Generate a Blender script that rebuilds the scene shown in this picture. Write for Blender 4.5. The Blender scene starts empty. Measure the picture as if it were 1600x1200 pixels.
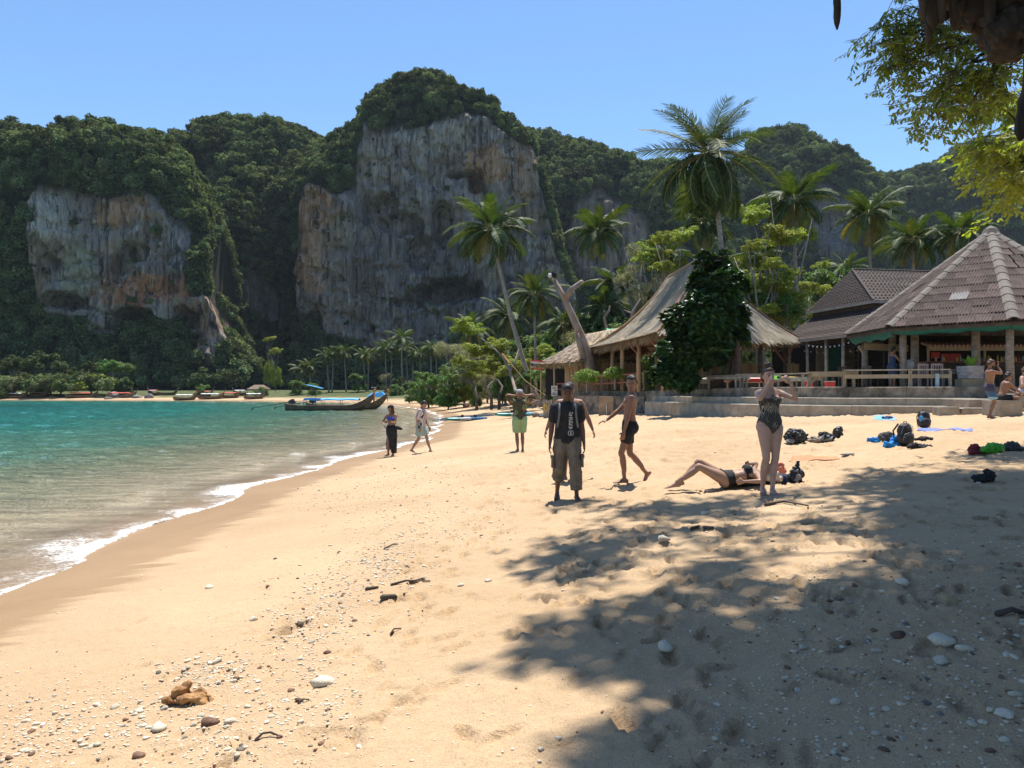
import bpy, bmesh, math, random
import numpy as np
from mathutils import Vector, Matrix, Euler
from mathutils.bvhtree import BVHTree

R = math.radians
PI = math.pi
SC = bpy.context.scene
COL = SC.collection
random.seed(7)
RNG = np.random.default_rng(11)

# ------------------------------------------------------------------ camera, sky, sun, exposure
cam_d = bpy.data.cameras.new('camera')
cam_d.lens = 27.0
cam_d.sensor_width = 36.0
cam_d.clip_start = 0.1
cam_d.clip_end = 6000
cam = bpy.data.objects.new('camera', cam_d)
cam.location = (0, 0, 2.3)
cam.rotation_euler = (R(90.48), 0, 0)
COL.objects.link(cam)
SC.camera = cam

SUN_DIR = Vector((0.075, 0.30, 0.95)).normalized()      # towards the sun
world = bpy.data.worlds.new('World')
SC.world = world
world.use_nodes = True
wn = world.node_tree
bg = wn.nodes['Background']
sky = wn.nodes.new('ShaderNodeTexSky')
sky.sky_type = 'NISHITA'
sky.sun_disc = False
sky.sun_elevation = math.asin(SUN_DIR.z)
sky.sun_rotation = math.atan2(SUN_DIR.x, SUN_DIR.y)
sky.altitude = 0
sky.air_density = 1.05
sky.dust_density = 0.25
sky.ozone_density = 1.8
skt = wn.nodes.new('ShaderNodeMix'); skt.data_type = 'RGBA'; skt.blend_type = 'MULTIPLY'; skt.inputs[0].default_value = 1
skt.inputs[7].default_value = (0.80, 0.98, 1.13, 1)
wn.links.new(sky.outputs[0], skt.inputs[6]); wn.links.new(skt.outputs[2], bg.inputs[0])
bg.inputs[1].default_value = 0.10
sun_d = bpy.data.lights.new('sun', 'SUN')
sun_d.energy = 5.0
sun_d.angle = R(0.55)
sun_d.color = (1.0, 0.95, 0.87)
sun = bpy.data.objects.new('sun', sun_d)
sun.rotation_euler = SUN_DIR.to_track_quat('Z', 'Y').to_euler()
sun.location = (0, 0, 60)
COL.objects.link(sun)
SC.view_settings.view_transform = 'Standard'
SC.view_settings.look = 'None'
SC.view_settings.exposure = 0.72
SC.view_settings.gamma = 1.0
SC.view_settings.use_curve_mapping = False
SC.cycles.max_bounces = 6
SC.cycles.diffuse_bounces = 3
SC.cycles.transparent_max_bounces = 8
SC.cycles.caustics_reflective = False
SC.cycles.caustics_refractive = False

HZ = 610.0           # horizon row of the photograph
def P(px, py, Y):
    return Vector(((px - 800) / 1200 * Y, Y, 2.3 + (HZ - py) / 1200 * Y))

# ------------------------------------------------------------------ numpy noise
_perm = np.random.default_rng(3).permutation(512)
_perm = np.concatenate([_perm, _perm, _perm])
_grad = np.random.default_rng(5).normal(size=(512, 3))
_grad /= np.linalg.norm(_grad, axis=1)[:, None]
def perlin(x, y, z=0.0):
    x, y, z = np.broadcast_arrays(np.asarray(x, float), np.asarray(y, float), np.asarray(z, float))
    xi = np.floor(x).astype(int); yi = np.floor(y).astype(int); zi = np.floor(z).astype(int)
    xf = x - xi; yf = y - yi; zf = z - zi
    u = xf*xf*xf*(xf*(xf*6-15)+10); v = yf*yf*yf*(yf*(yf*6-15)+10); w = zf*zf*zf*(zf*(zf*6-15)+10)
    def g(i, j, k):
        h = _perm[_perm[_perm[(xi+i) & 511] + ((yi+j) & 511)] + ((zi+k) & 511)]
        G = _grad[h]
        return G[..., 0]*(xf-i) + G[..., 1]*(yf-j) + G[..., 2]*(zf-k)
    def L(a, b, t): return a + t*(b-a)
    return 1.6 * L(L(L(g(0,0,0), g(1,0,0), u), L(g(0,1,0), g(1,1,0), u), v),
                   L(L(g(0,0,1), g(1,0,1), u), L(g(0,1,1), g(1,1,1), u), v), w)
def fbm(x, y, z=0.0, o=4, lac=2.03, gain=0.5):
    s = 0; a = 1.0
    x = np.asarray(x, float); y = np.asarray(y, float); z = np.asarray(z, float)
    for i in range(o):
        s = s + a*perlin(x + 17.3*i, y - 9.1*i, z + 4.7*i)
        x = x*lac; y = y*lac; z = z*lac; a *= gain
    return s
def ridged(x, y, z=0.0, o=3):
    s = 0; a = 1.0
    x = np.asarray(x, float); y = np.asarray(y, float); z = np.asarray(z, float)
    for i in range(o):
        s = s + a*(1 - 2*np.abs(perlin(x + 7.7*i, y + 3.1*i, z)))
        x = x*2.1; y = y*2.1; z = z*2.1; a *= 0.5
    return s
def sstep(a, b, x):
    t = np.clip((np.asarray(x, float)-a)/(b-a), 0, 1)
    return t*t*(3-2*t)

# ------------------------------------------------------------------ object helpers
def link(o, parent=None):
    COL.objects.link(o)
    if parent is not None:
        o.parent = parent
    return o
def tag(o, label=None, cat=None, group=None, kind=None):
    if label: o['label'] = label
    if cat: o['category'] = cat
    if group: o['group'] = group
    if kind: o['kind'] = kind
    return o
def thing(name, label, cat, loc=(0, 0, 0), rz=0, group=None):
    o = bpy.data.objects.new(name, None)
    o.empty_display_size = 0.2
    o.location = loc
    o.rotation_euler = (0, 0, rz)
    link(o)
    return tag(o, label, cat, group)
def copy_tree(o, parent=None):
    c = o.copy()
    COL.objects.link(c)
    c.parent = parent
    for ch in list(o.children):
        copy_tree(ch, c)
    return c
def mesh_from(name, V, F, mats, mi=None, smooth=False):
    me = bpy.data.meshes.new(name)
    me.from_pydata([tuple(v) for v in V] if not isinstance(V, np.ndarray) else V.tolist(), [], F if isinstance(F, list) else F.tolist())
    if not isinstance(mats, (list, tuple)): mats = [mats]
    for m in mats: me.materials.append(m)
    if mi is not None: me.polygons.foreach_set('material_index', mi)
    if smooth: me.polygons.foreach_set('use_smooth', [True]*len(me.polygons))
    me.update()
    return me
def quads_mesh(name, V, mats, mi=None):
    """V: (n,4,3) array of separate quads"""
    n = len(V)
    me = bpy.data.meshes.new(name)
    me.vertices.add(n*4); me.vertices.foreach_set('co', np.asarray(V, np.float32).reshape(-1))
    me.loops.add(n*4); me.loops.foreach_set('vertex_index', np.arange(n*4, dtype=np.int32))
    me.polygons.add(n); me.polygons.foreach_set('loop_start', np.arange(0, n*4, 4, dtype=np.int32))
    me.polygons.foreach_set('loop_total', np.full(n, 4, np.int32))
    if not isinstance(mats, (list, tuple)): mats = [mats]
    for m in mats: me.materials.append(m)
    if mi is not None: me.polygons.foreach_set('material_index', np.asarray(mi, np.int32))
    me.update(calc_edges=True)
    return me
def grid_mesh(name, V, mat, smooth=True, wrap=False):
    """V: (r,c,3) array"""
    r, c, _ = V.shape
    idx = np.arange(r*c).reshape(r, c)
    if wrap: idx = np.concatenate([idx, idx[:, :1]], axis=1)
    q = np.stack([idx[:-1, :-1], idx[:-1, 1:], idx[1:, 1:], idx[1:, :-1]], -1).reshape(-1, 4)
    n = len(q)
    me = bpy.data.meshes.new(name)
    me.vertices.add(r*c); me.vertices.foreach_set('co', V.astype(np.float32).reshape(-1))
    me.loops.add(n*4); me.loops.foreach_set('vertex_index', q.astype(np.int32).reshape(-1))
    me.polygons.add(n); me.polygons.foreach_set('loop_start', np.arange(0, n*4, 4, dtype=np.int32))
    me.polygons.foreach_set('loop_total', np.full(n, 4, np.int32))
    if smooth: me.polygons.foreach_set('use_smooth', np.ones(n, bool))
    for m in (mat if isinstance(mat, (list, tuple)) else [mat]): me.materials.append(m)
    me.update(calc_edges=True)
    return me
def obj(name, me, parent=None, loc=(0, 0, 0), rot=(0, 0, 0), sc=None):
    o = bpy.data.objects.new(name, me)
    o.location = loc
    o.rotation_euler = rot
    if sc is not None: o.scale = sc if hasattr(sc, '__len__') else (sc, sc, sc)
    return link(o, parent)

class MB:
    """collects shapes; .build links them as ONE mesh object"""
    def __init__(s): s.V = []; s.F = []; s.M = []
    def _add(s, vs, fs, mi=0):
        b = len(s.V); s.V += [tuple(v) for v in vs]
        s.F += [tuple(b+i for i in f) for f in fs]; s.M += [mi]*len(fs)
    def box(s, c, size, rot=None, mi=0, taper=1.0):
        x, y, z = size[0]/2, size[1]/2, size[2]/2
        vs = [Vector((sx*x*(taper if sz > 0 else 1), sy*y*(taper if sz > 0 else 1), sz*z)) for sz in (-1, 1) for sx, sy in ((-1, -1), (1, -1), (1, 1), (-1, 1))]
        if rot is not None:
            m = Euler(rot).to_matrix() if not isinstance(rot, Matrix) else rot
            vs = [m @ v for v in vs]
        c = Vector(c)
        s._add([v+c for v in vs], [(3, 2, 1, 0), (4, 5, 6, 7), (0, 1, 5, 4), (1, 2, 6, 5), (2, 3, 7, 6), (3, 0, 4, 7)], mi)
    def bar(s, a, b, w, h=None, mi=0, up=(0, 0, 1)):
        a = Vector(a); b = Vector(b); h = h or w
        d = (b-a); L = d.length
        if L < 1e-6: return
        d.normalize(); u = Vector(up)
        if abs(d.dot(u)) > 0.98: u = Vector((0, 1, 0))
        sx = d.cross(u).normalized(); sz = sx.cross(d).normalized()
        vs = [p + sx*(w/2*i) + sz*(h/2*j) for p in (a, b) for i, j in ((-1, -1), (1, -1), (1, 1), (-1, 1))]
        s._add(vs, [(0, 1, 2, 3), (7, 6, 5, 4), (4, 5, 1, 0), (5, 6, 2, 1), (6, 7, 3, 2), (7, 4, 0, 3)], mi)
    def tube(s, pts, rad, n=8, mi=0, cap=True, flat=1.0, axis=None):
        """pts list of Vectors, rad scalar/list"""
        pts = [Vector(p) for p in pts]
        if not hasattr(rad, '__len__'): rad = [rad]*len(pts)
        if cap:   # rounded ends
            d0 = (pts[0]-pts[1]).normalized(); d1 = (pts[-1]-pts[-2]).normalized()
            pts = [pts[0]+d0*rad[0]*0.7] + pts + [pts[-1]+d1*rad[-1]*0.7]
            rad = [rad[0]*0.5] + list(rad) + [rad[-1]*0.5]
        N = len(pts); vs = []
        t = (pts[1]-pts[0]).normalized()
        ref = Vector(axis) if axis is not None else (Vector((0, 0, 1)) if abs(t.z) < 0.9 else Vector((0, 1, 0)))
        prev = None
        for i, p in enumerate(pts):
            t = (pts[min(i+1, N-1)]-pts[max(i-1, 0)])
            if t.length < 1e-9: t = Vector((0, 0, 1))
            t.normalize()
            if prev is None or axis is not None:
                u = ref - t*ref.dot(t)
                if u.length < 1e-4: u = t.orthogonal()
            else:
                u = prev - t*prev.dot(t)
                if u.length < 1e-4: u = t.orthogonal()
            u.normalize(); prev = u
            w = t.cross(u)
            for k in range(n):
                a = 2*PI*k/n
                vs.append(p + u*(rad[i]*math.cos(a)) + w*(rad[i]*flat*math.sin(a)))
        fs = []
        for i in range(N-1):
            for k in range(n):
                fs.append((i*n+k, i*n+(k+1) % n, (i+1)*n+(k+1) % n, (i+1)*n+k))
        fs.append(tuple(range(n))[::-1]); fs.append(tuple((N-1)*n+k for k in range(n)))
        s._add(vs, fs, mi)
    def rings(s, rings, mi=0, close=True):
        n = len(rings[0]); vs = [v for r in rings for v in r]; fs = []
        for i in range(len(rings)-1):
            for k in range(n):
                fs.append((i*n+k, i*n+(k+1) % n, (i+1)*n+(k+1) % n, (i+1)*n+k))
        if close:
            fs.append(tuple(range(n))[::-1]); fs.append(tuple((len(rings)-1)*n+k for k in range(n)))
        s._add(vs, fs, mi)
    def ell(s, c, r, rot=None, n=12, m=8, mi=0):
        c = Vector(c); rr = []
        mt = None if rot is None else (rot if isinstance(rot, Matrix) else Euler(rot).to_matrix())
        for i in range(m+1):
            ph = -PI/2 + PI*min(max(i/m, 0.02), 0.98)
            ring = []
            for k in range(n):
                a = 2*PI*k/n
                v = Vector((r[0]*math.cos(ph)*math.cos(a), r[1]*math.cos(ph)*math.sin(a), r[2]*math.sin(ph)))
                if mt: v = mt @ v
                ring.append(c+v)
            rr.append(ring)
        s.rings(rr, mi)
    def quad(s, a, b, c, d, mi=0): s._add([a, b, c, d], [(0, 1, 2, 3)], mi)
    def poly(s, pts, mi=0): s._add(pts, [tuple(range(len(pts)))], mi)
    def mesh(s, name, mats, smooth=False):
        return mesh_from(name, s.V, s.F, mats, s.M, smooth)
    def build(s, name, mats, parent=None, loc=(0, 0, 0), rot=(0, 0, 0), smooth=False, sc=None):
        return obj(name, s.mesh(name, mats, smooth), parent, loc, rot, sc)

# ------------------------------------------------------------------ materials
def new_mat(name):
    m = bpy.data.materials.new(name); m.use_nodes = True
    return m, m.node_tree, m.node_tree.nodes['Principled BSDF']
def rgba(c): return (c[0], c[1], c[2], 1)
def ramp(nt, fac, stops):
    r = nt.nodes.new('ShaderNodeValToRGB')
    el = r.color_ramp.elements
    while len(el) > 1: el.remove(el[-1])
    el[0].position = stops[0][0]; el[0].color = rgba(stops[0][1])
    for p, c in stops[1:]:
        e = el.new(p); e.color = rgba(c)
    if fac is not None: nt.links.new(fac, r.inputs[0])
    return r.outputs[0]
def tnoise(nt, vec, scale, detail=4, rough=0.6, dist=0.0):
    n = nt.nodes.new('ShaderNodeTexNoise')
    n.inputs['Scale'].default_value = scale; n.inputs['Detail'].default_value = detail
    n.inputs['Roughness'].default_value = rough; n.inputs['Distortion'].default_value = dist
    if vec is not None: nt.links.new(vec, n.inputs['Vector'])
    return n.outputs[0]
def tcoord(nt, kind='Object', scale=None, loc=None, rot=None):
    t = nt.nodes.new('ShaderNodeTexCoord')
    if scale is None and loc is None and rot is None: return t.outputs[kind]
    mp = nt.nodes.new('ShaderNodeMapping')
    if scale: mp.inputs['Scale'].default_value = scale
    if loc: mp.inputs['Location'].default_value = loc
    if rot: mp.inputs['Rotation'].default_value = rot
    nt.links.new(t.outputs[kind], mp.inputs[0])
    return mp.outputs[0]
def nmath(nt, op, a, b=None, c=None, clamp=False):
    m = nt.nodes.new('ShaderNodeMath'); m.operation = op; m.use_clamp = clamp
    for i, v in enumerate((a, b, c)):
        if v is None: continue
        if isinstance(v, (int, float)): m.inputs[i].default_value = v
        else: nt.links.new(v, m.inputs[i])
    return m.outputs[0]
def nmix(nt, fac, a, b, mode='MIX'):
    m = nt.nodes.new('ShaderNodeMix'); m.data_type = 'RGBA'; m.blend_type = mode
    for sock, v in ((m.inputs[0], fac), (m.inputs[6], a), (m.inputs[7], b)):
        if isinstance(v, (int, float)): sock.default_value = v
        elif isinstance(v, (tuple, list)): sock.default_value = rgba(v)
        else: nt.links.new(v, sock)
    return m.outputs[2]
def nbump(nt, h, strength, dist, bsdf, prev=None):
    b = nt.nodes.new('ShaderNodeBump')
    b.inputs['Strength'].default_value = strength; b.inputs['Distance'].default_value = dist
    nt.links.new(h, b.inputs['Height'])
    if prev is not None: nt.links.new(prev, b.inputs['Normal'])
    if bsdf is not None: nt.links.new(b.outputs[0], bsdf.inputs['Normal'])
    return b.outputs[0]
def attr(nt, name, out='Fac'):
    a = nt.nodes.new('ShaderNodeAttribute'); a.attribute_name = name
    return a.outputs[out]
def mat(name, cols, scale=3.0, rough=0.8, bump=0.3, bdist=0.01, stretch=(1, 1, 1), detail=5, dirt=None, spec=0.4, metal=0.0, objrand=0.0, coat=0.0):
    """cols: list of colours spread along a noise; object coordinates"""
    m, nt, b = new_mat(name)
    v = tcoord(nt, 'Object', stretch)
    n = tnoise(nt, v, scale, detail, 0.65, 0.3)
    k = len(cols)
    if k == 1: cols = [tuple(c*0.82 for c in cols[0]), tuple(min(1, c*1.15) for c in cols[0])]; k = 2
    out = ramp(nt, n, [(0.3+0.4*i/(k-1), c) for i, c in enumerate(cols)])
    if dirt:
        n2 = tnoise(nt, tcoord(nt, 'Object'), dirt[0], 4, 0.7, 0.4)
        f = nmath(nt, 'MULTIPLY', ramp(nt, n2, [(0.48, (0, 0, 0)), (0.62, (1, 1, 1))]), dirt[2])
        out = nmix(nt, f, out, dirt[1])
    if objrand:
        oi = nt.nodes.new('ShaderNodeObjectInfo')
        f = nmath(nt, 'MULTIPLY_ADD', oi.outputs['Random'], objrand*2, 1-objrand)
        hs = nt.nodes.new('ShaderNodeHueSaturation')
        nt.links.new(f, hs.inputs['Value']); nt.links.new(out, hs.inputs['Color'])
        out = hs.outputs[0]
    nt.links.new(out, b.inputs['Base Color'])
    b.inputs['Roughness'].default_value = rough
    b.inputs['Specular IOR Level'].default_value = spec
    b.inputs['Metallic'].default_value = metal
    b.inputs['Coat Weight'].default_value = coat
    if bump: nbump(nt, n, bump, bdist, b)
    return m
def leaf_mat(name, cols, trans=0.35, rough=0.5, tcol=None, spec=0.4, objv=0.12):
    """leaves: colour varies per leaf (island) and per plant; light passes through"""
    m, nt, b = new_mat(name)
    g = nt.nodes.new('ShaderNodeNewGeometry')
    oi = nt.nodes.new('ShaderNodeObjectInfo')
    k = len(cols)
    c = ramp(nt, g.outputs['Random Per Island'], [(i/(k-1) if k > 1 else 0, cc) for i, cc in enumerate(cols)])
    hs = nt.nodes.new('ShaderNodeHueSaturation')
    nt.links.new(nmath(nt, 'MULTIPLY_ADD', oi.outputs['Random'], objv*2, 1-objv), hs.inputs['Value'])
    nt.links.new(nmath(nt, 'MULTIPLY_ADD', oi.outputs['Random'], 0.04, 0.48), hs.inputs['Hue'])
    nt.links.new(c, hs.inputs['Color'])
    nt.links.new(hs.outputs[0], b.inputs['Base Color'])
    b.inputs['Roughness'].default_value = rough
    b.inputs['Specular IOR Level'].default_value = spec
    tr = nt.nodes.new('ShaderNodeBsdfTranslucent')
    if tcol is None: tcol = (1.5, 1.5, 0.5)
    tc = nmix(nt, 1.0, hs.outputs[0], tcol, 'MULTIPLY')
    nt.links.new(tc, tr.inputs['Color'])
    mx = nt.nodes.new('ShaderNodeMixShader'); mx.inputs[0].default_value = trans
    nt.links.new(b.outputs[0], mx.inputs[1]); nt.links.new(tr.outputs[0], mx.inputs[2])
    out = nt.nodes['Material Output']
    nt.links.new(mx.outputs[0], out.inputs['Surface'])
    return m

# ------------------------------------------------------------------ the lie of the land
SHORE = np.array([(-6.5, -60), (-6.2, -20), (-5.8, 0), (-5.9, 9), (-6.05, 14.5), (-6.1, 18.4), (-5.6, 25), (-4.9, 30), (-4.0, 35), (-4.3, 43), (-4.9, 52), (-6.3, 69), (-10.5, 92),
                  (-15, 108), (-24, 138), (-46, 163), (-75, 175), (-122, 184), (-180, 188), (-420, 200)], float)
def shore_d(x, y):
    """signed distance to the waterline, > 0 on land"""
    x = np.asarray(x, float); y = np.asarray(y, float)
    best = np.full(x.shape, 1e9); sg = np.ones(x.shape)
    for (ax, ay), (bx, by) in zip(SHORE[:-1], SHORE[1:]):
        dx, dy = bx-ax, by-ay; L2 = dx*dx+dy*dy
        t = np.clip(((x-ax)*dx+(y-ay)*dy)/L2, 0, 1)
        ex = x-(ax+t*dx); ey = y-(ay+t*dy)
        d = np.hypot(ex, ey); cr = dx*ey-dy*ex
        m = d < best
        best = np.where(m, d, best); sg = np.where(m, np.where(cr < 0, 1.0, -1.0), sg)
    return best*sg
def base_h(x, y):
    d = shore_d(x, y)
    h = np.where(d < 0, np.maximum(0.10*d, -4.0), np.where(d < 10, 0.10*d, 1.0+0.050*(d-10)))
    h = np.minimum(h, 2.1+0.004*np.maximum(d-27, 0))
    return h + 0.05*fbm(np.asarray(x)/3.1, np.asarray(y)/4.5, 0.3, 2)*sstep(0.5, 4, d)
SAND = {}
def ground_many(x, y):
    x = np.asarray(x, float); y = np.asarray(y, float)
    h = base_h(x, y)
    if not SAND: return h
    xs, ys, H = SAND['x'], SAND['y'], SAND['h']
    i = np.clip(np.searchsorted(xs, x)-1, 0, len(xs)-2); j = np.clip(np.searchsorted(ys, y)-1, 0, len(ys)-2)
    u = (x-xs[i])/(xs[i+1]-xs[i]); v = (y-ys[j])/(ys[j+1]-ys[j])
    q = (H[j, i]*(1-u)+H[j, i+1]*u)*(1-v)+(H[j+1, i]*(1-u)+H[j+1, i+1]*u)*v
    ok = (x > xs[0]) & (x < xs[-1]) & (y > ys[0]) & (y < ys[-1])
    return np.where(ok, q, h)
def ground_z(x, y): return float(ground_many(np.array([x]), np.array([y]))[0])
def on_ground_many(px, py):
    """many sight lines at once: relax towards the smooth ground, then settle on the real sheet"""
    px = np.asarray(px, float); py = np.asarray(py, float); t = (px-800)/1200; s = (py-HZ)/1200
    y = 1.5/s
    for k in range(14): y = 0.45*y+0.55*(2.3-base_h(t*y, y))/s
    return np.stack([t*y, y, ground_many(t*y, y)], -1)
def _old_ground_z(x, y): return float(base_h(np.array([x]), np.array([y]))[0])
def on_ground(px, py, ymax=400):
    """where the photograph's line of sight through a pixel meets the ground"""
    ys = np.concatenate([np.arange(1.2, 20, 0.02), np.arange(20, 60, 0.06), np.arange(60, ymax, 0.5)])
    z = 2.3+(HZ-py)/1200*ys; x = (px-800)/1200*ys
    h = ground_many(x, ys)
    i = int(np.argmax(z < h)) if (z < h).any() else len(ys)-1
    return Vector((x[i], ys[i], h[i]))
# ================================================================== SAND
def sand_material():
    m, nt, b = new_mat('sand')
    v = tcoord(nt, 'Object')
    big = tnoise(nt, v, 0.35, 4, 0.6, 0.4)
    col = ramp(nt, big, [(0.3, (0.405, 0.276, 0.156)), (0.52, (0.46, 0.323, 0.192)), (0.72, (0.505, 0.362, 0.222))])
    fine = tnoise(nt, v, 95, 3, 0.8)
    col = nmix(nt, 0.55, col, ramp(nt, fine, [(0.3, (0.45, 0.42, 0.4)), (0.5, (1, 1, 1)), (0.7, (1.2, 1.2, 1.2))]), 'MULTIPLY')
    grit = nt.nodes.new('ShaderNodeTexVoronoi'); grit.inputs['Scale'].default_value = 38
    nt.links.new(v, grit.inputs['Vector'])
    gn = tnoise(nt, v, 1.3, 3, 0.7)
    gm = nmath(nt, 'MULTIPLY', ramp(nt, grit.outputs['Distance'], [(0.10, (1, 1, 1)), (0.17, (0, 0, 0))]), ramp(nt, gn, [(0.48, (0, 0, 0)), (0.62, (1, 1, 1))]))
    col = nmix(nt, nmath(nt, 'MULTIPLY', gm, 0.6), col, ramp(nt, grit.outputs['Color'], [(0.3, (0.16, 0.10, 0.06)), (0.6, (0.75, 0.66, 0.52))]))
    # damp and wet sand near the water
    d = attr(nt, 'shore')
    streak = tnoise(nt, tcoord(nt, 'Object', (0.35, 2.6, 1), rot=(0, 0, 0.5)), 1.4, 3, 0.6, 0.5)
    dd = nmath(nt, 'ADD', d, nmath(nt, 'MULTIPLY_ADD', streak, -1.6, 0.8))
    wet = ramp(nt, nmath(nt, 'MULTIPLY', dd, 0.25, clamp=True), [(0.0, (1, 1, 1)), (0.34, (0.92, 0.92, 0.92)), (0.42, (0.22, 0.22, 0.22)), (0.75, (0.0, 0.0, 0.0))])
    col = nmix(nt, wet, col, nmix(nt, 1.0, col, (0.66, 0.59, 0.50), 'MULTIPLY'))
    # grass and leaf litter at the back of the beach and inland
    gr = attr(nt, 'grass')
    gcol = ramp(nt, tnoise(nt, v, 0.6, 5, 0.7), [(0.35, (0.03, 0.045, 0.015)), (0.5, (0.065, 0.085, 0.025)), (0.68, (0.13, 0.115, 0.055))])
    col = nmix(nt, gr, col, gcol)
    nt.links.new(col, b.inputs['Base Color'])
    rg = nmath(nt, 'MULTIPLY_ADD', wet, -0.52, 0.95)
    nt.links.new(rg, b.inputs['Roughness'])
    b.inputs['Specular IOR Level'].default_value = 0.3
    n1 = nbump(nt, fine, 0.5, 0.006, None)
    dry = nmath(nt, 'SUBTRACT', 1.0, wet)
    lum = tnoise(nt, v, 11, 5, 0.75, 0.3)
    n2 = nbump(nt, nmath(nt, 'MULTIPLY', lum, dry), 0.8, 0.035, None, n1)
    gh = nbump(nt, nmath(nt, 'MULTIPLY', gm, dry), 0.7, 0.006, b, n2)
    return m
M_SAND = sand_material()

def build_sand():
    def axis(lo, hi, step, knots):
        """knots: list of (coord, step)"""
        out = [lo]; kx = [k[0] for k in knots]; ks = [k[1] for k in knots]
        while out[-1] < hi: out.append(out[-1]+float(np.interp(out[-1], kx, ks)))
        return np.array(out)
    ys = axis(-14, 118, 0, [(-14, 1.5), (1.5, 0.30), (2.2, 0.020), (5, 0.026), (9, 0.042), (14, 0.07), (24, 0.16), (40, 0.4), (70, 1.0), (118, 2.2)])
    xs = axis(-34, 40, 0, [(-34, 2.5), (-10, 0.6), (-6.3, 0.09), (-3, 0.034), (2.5, 0.028), (6.5, 0.038), (10, 0.07), (18, 0.2), (40, 2)])
    X, Y = np.meshgrid(xs, ys)
    D = shore_d(X, Y)
    H = base_h(X, Y)
    dry = sstep(1.2, 5.0, D)
    near = 1.0
    H = H + dry*(0.016*fbm(X/0.55, Y/0.55, 2, 4) + 0.013*ridged(X/0.22, Y/0.28, 1, 2)*sstep(3.5, 6, D)*(0.4+0.6*sstep(-.1, .3, fbm(X/2.2, Y/2.2, 4, 2))))
    far = sstep(9, 16, Y)
    H = H + dry*far*sstep(4, 7, D)*0.065*(ridged(X/0.7, Y/0.8, 5, 3)-1)
    H = H + sstep(0.2, 1.2, D)*0.006*fbm(X/0.4, Y/0.25, 6, 3)
    # footprints and scuffs
    rr = np.random.default_rng(21)
    def dent(cx, cy, a, L, W, depth, rim):
        r = L*2.2
        i0, i1 = np.searchsorted(ys, [cy-r, cy+r]); j0, j1 = np.searchsorted(xs, [cx-r, cx+r])
        if i1-i0 < 2 or j1-j0 < 2: return
        x = X[i0:i1, j0:j1]-cx; y = Y[i0:i1, j0:j1]-cy
        u = (x*math.cos(a)+y*math.sin(a))/L; v = (-x*math.sin(a)+y*math.cos(a))/W
        v = v*(1+0.35*u)
        q = np.sqrt(u*u+v*v) + 0.16*perlin(X[i0:i1, j0:j1]*9, Y[i0:i1, j0:j1]*9, cx)
        q = q+0.10*perlin(X[i0:i1, j0:j1]*28, Y[i0:i1, j0:j1]*28, cx)
        H[i0:i1, j0:j1] += -depth*(1-sstep(0.72, 1.02, q))*(1+.35*u) + rim*np.exp(-((q-1.16)/0.16)**2)*(1+.6*perlin(X[i0:i1, j0:j1]*14, Y[i0:i1, j0:j1]*14, cy))
    n = 0
    while n < 2300:
        y = 2.3+ (rr.random()**1.6)*30; x = rr.uniform(-4.5, 15)
        if abs(x-0) > 0.75*y+1: continue
        d = float(shore_d(np.array(x), np.array(y)))
        dens = float(sstep(2.0, 6.5, d))
        if rr.random() > dens*(1.0 if y > 5 else 0.55): continue
        s = rr.uniform(0.7, 1.25)
        big = rr.random()
        dent(x, y, rr.normal(1.45, 0.5), 0.135*s, 0.050*s, (0.018 if big < .7 else 0.034)*s*(1+.02*y), 0.012*s)
        if big > .90: dent(x+rr.normal(0, .1), y+rr.normal(0, .1), rr.uniform(0, 3), 0.16*s, 0.09*s, 0.024*s, 0.016*s)
        n += 1
    # two walking lines
    for (x0, y0, x1, y1) in ((0.9, 3, 1.9, 12), (4.5, 3.0, 2.2, 9), (2.8, 2.6, 3.4, 10), (-1.0, 5, 0.5, 20)):
        k = int(math.hypot(x1-x0, y1-y0)/0.33); a = math.atan2(y1-y0, x1-x0)
        for i in range(k):
            t = i/k; sd = 0.11*(1 if i % 2 else -1)
            dent(x0+(x1-x0)*t-math.sin(a)*sd+rr.normal(0, .03), y0+(y1-y0)*t+math.cos(a)*sd, a+rr.normal(0, .15), 0.145, 0.06, 0.034, 0.016)
    SAND.update(x=xs, y=ys, h=H)
    V = np.stack([X, Y, H], -1)
    me = grid_mesh('sand', V, M_SAND)
    a = me.attributes.new('shore', 'FLOAT', 'POINT'); a.data.foreach_set('value', D.reshape(-1).astype(np.float32))
    g = sstep(66, 74, Y)*sstep(9, 13, D + 2*fbm(X/5, Y/5, 0, 2)) + sstep(13.5, 16, X)*0*Y
    a = me.attributes.new('grass', 'FLOAT', 'POINT'); a.data.foreach_set('value', g.reshape(-1).astype(np.float32))
    o = obj('beach_sand', me); tag(o, 'sandy beach, dry and footprinted, damp towards the water', kind='structure')
    # far ground: one coarse sheet out to the horizon, lying just under the fine one
    ys2 = np.concatenate([np.arange(-60, 118, 4.0), np.arange(118, 300, 3.0), np.linspace(300, 3000, 30)])
    xs2 = np.concatenate([np.linspace(-2500, -300, 10), np.arange(-296, 300, 4.0), np.linspace(304, 2500, 10)])
    X2, Y2 = np.meshgrid(xs2, ys2)
    D2 = shore_d(X2, Y2); H2 = base_h(X2, Y2)
    H2 = np.minimum(H2, 3.5)
    inside = (X2 > -33) & (X2 < 39) & (Y2 > -13) & (Y2 < 117)
    H2 = np.where(inside, H2-0.6, H2)
    me = grid_mesh('ground', np.stack([X2, Y2, H2], -1), M_SAND)
    a = me.attributes.new('shore', 'FLOAT', 'POINT'); a.data.foreach_set('value', D2.reshape(-1).astype(np.float32))
    g = sstep(5.5, 8.5, D2 + 1.5*fbm(X2/9, Y2/9, 0, 2))*sstep(60, 80, Y2)
    g = np.maximum(g, sstep(22, 26, D2))
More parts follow.
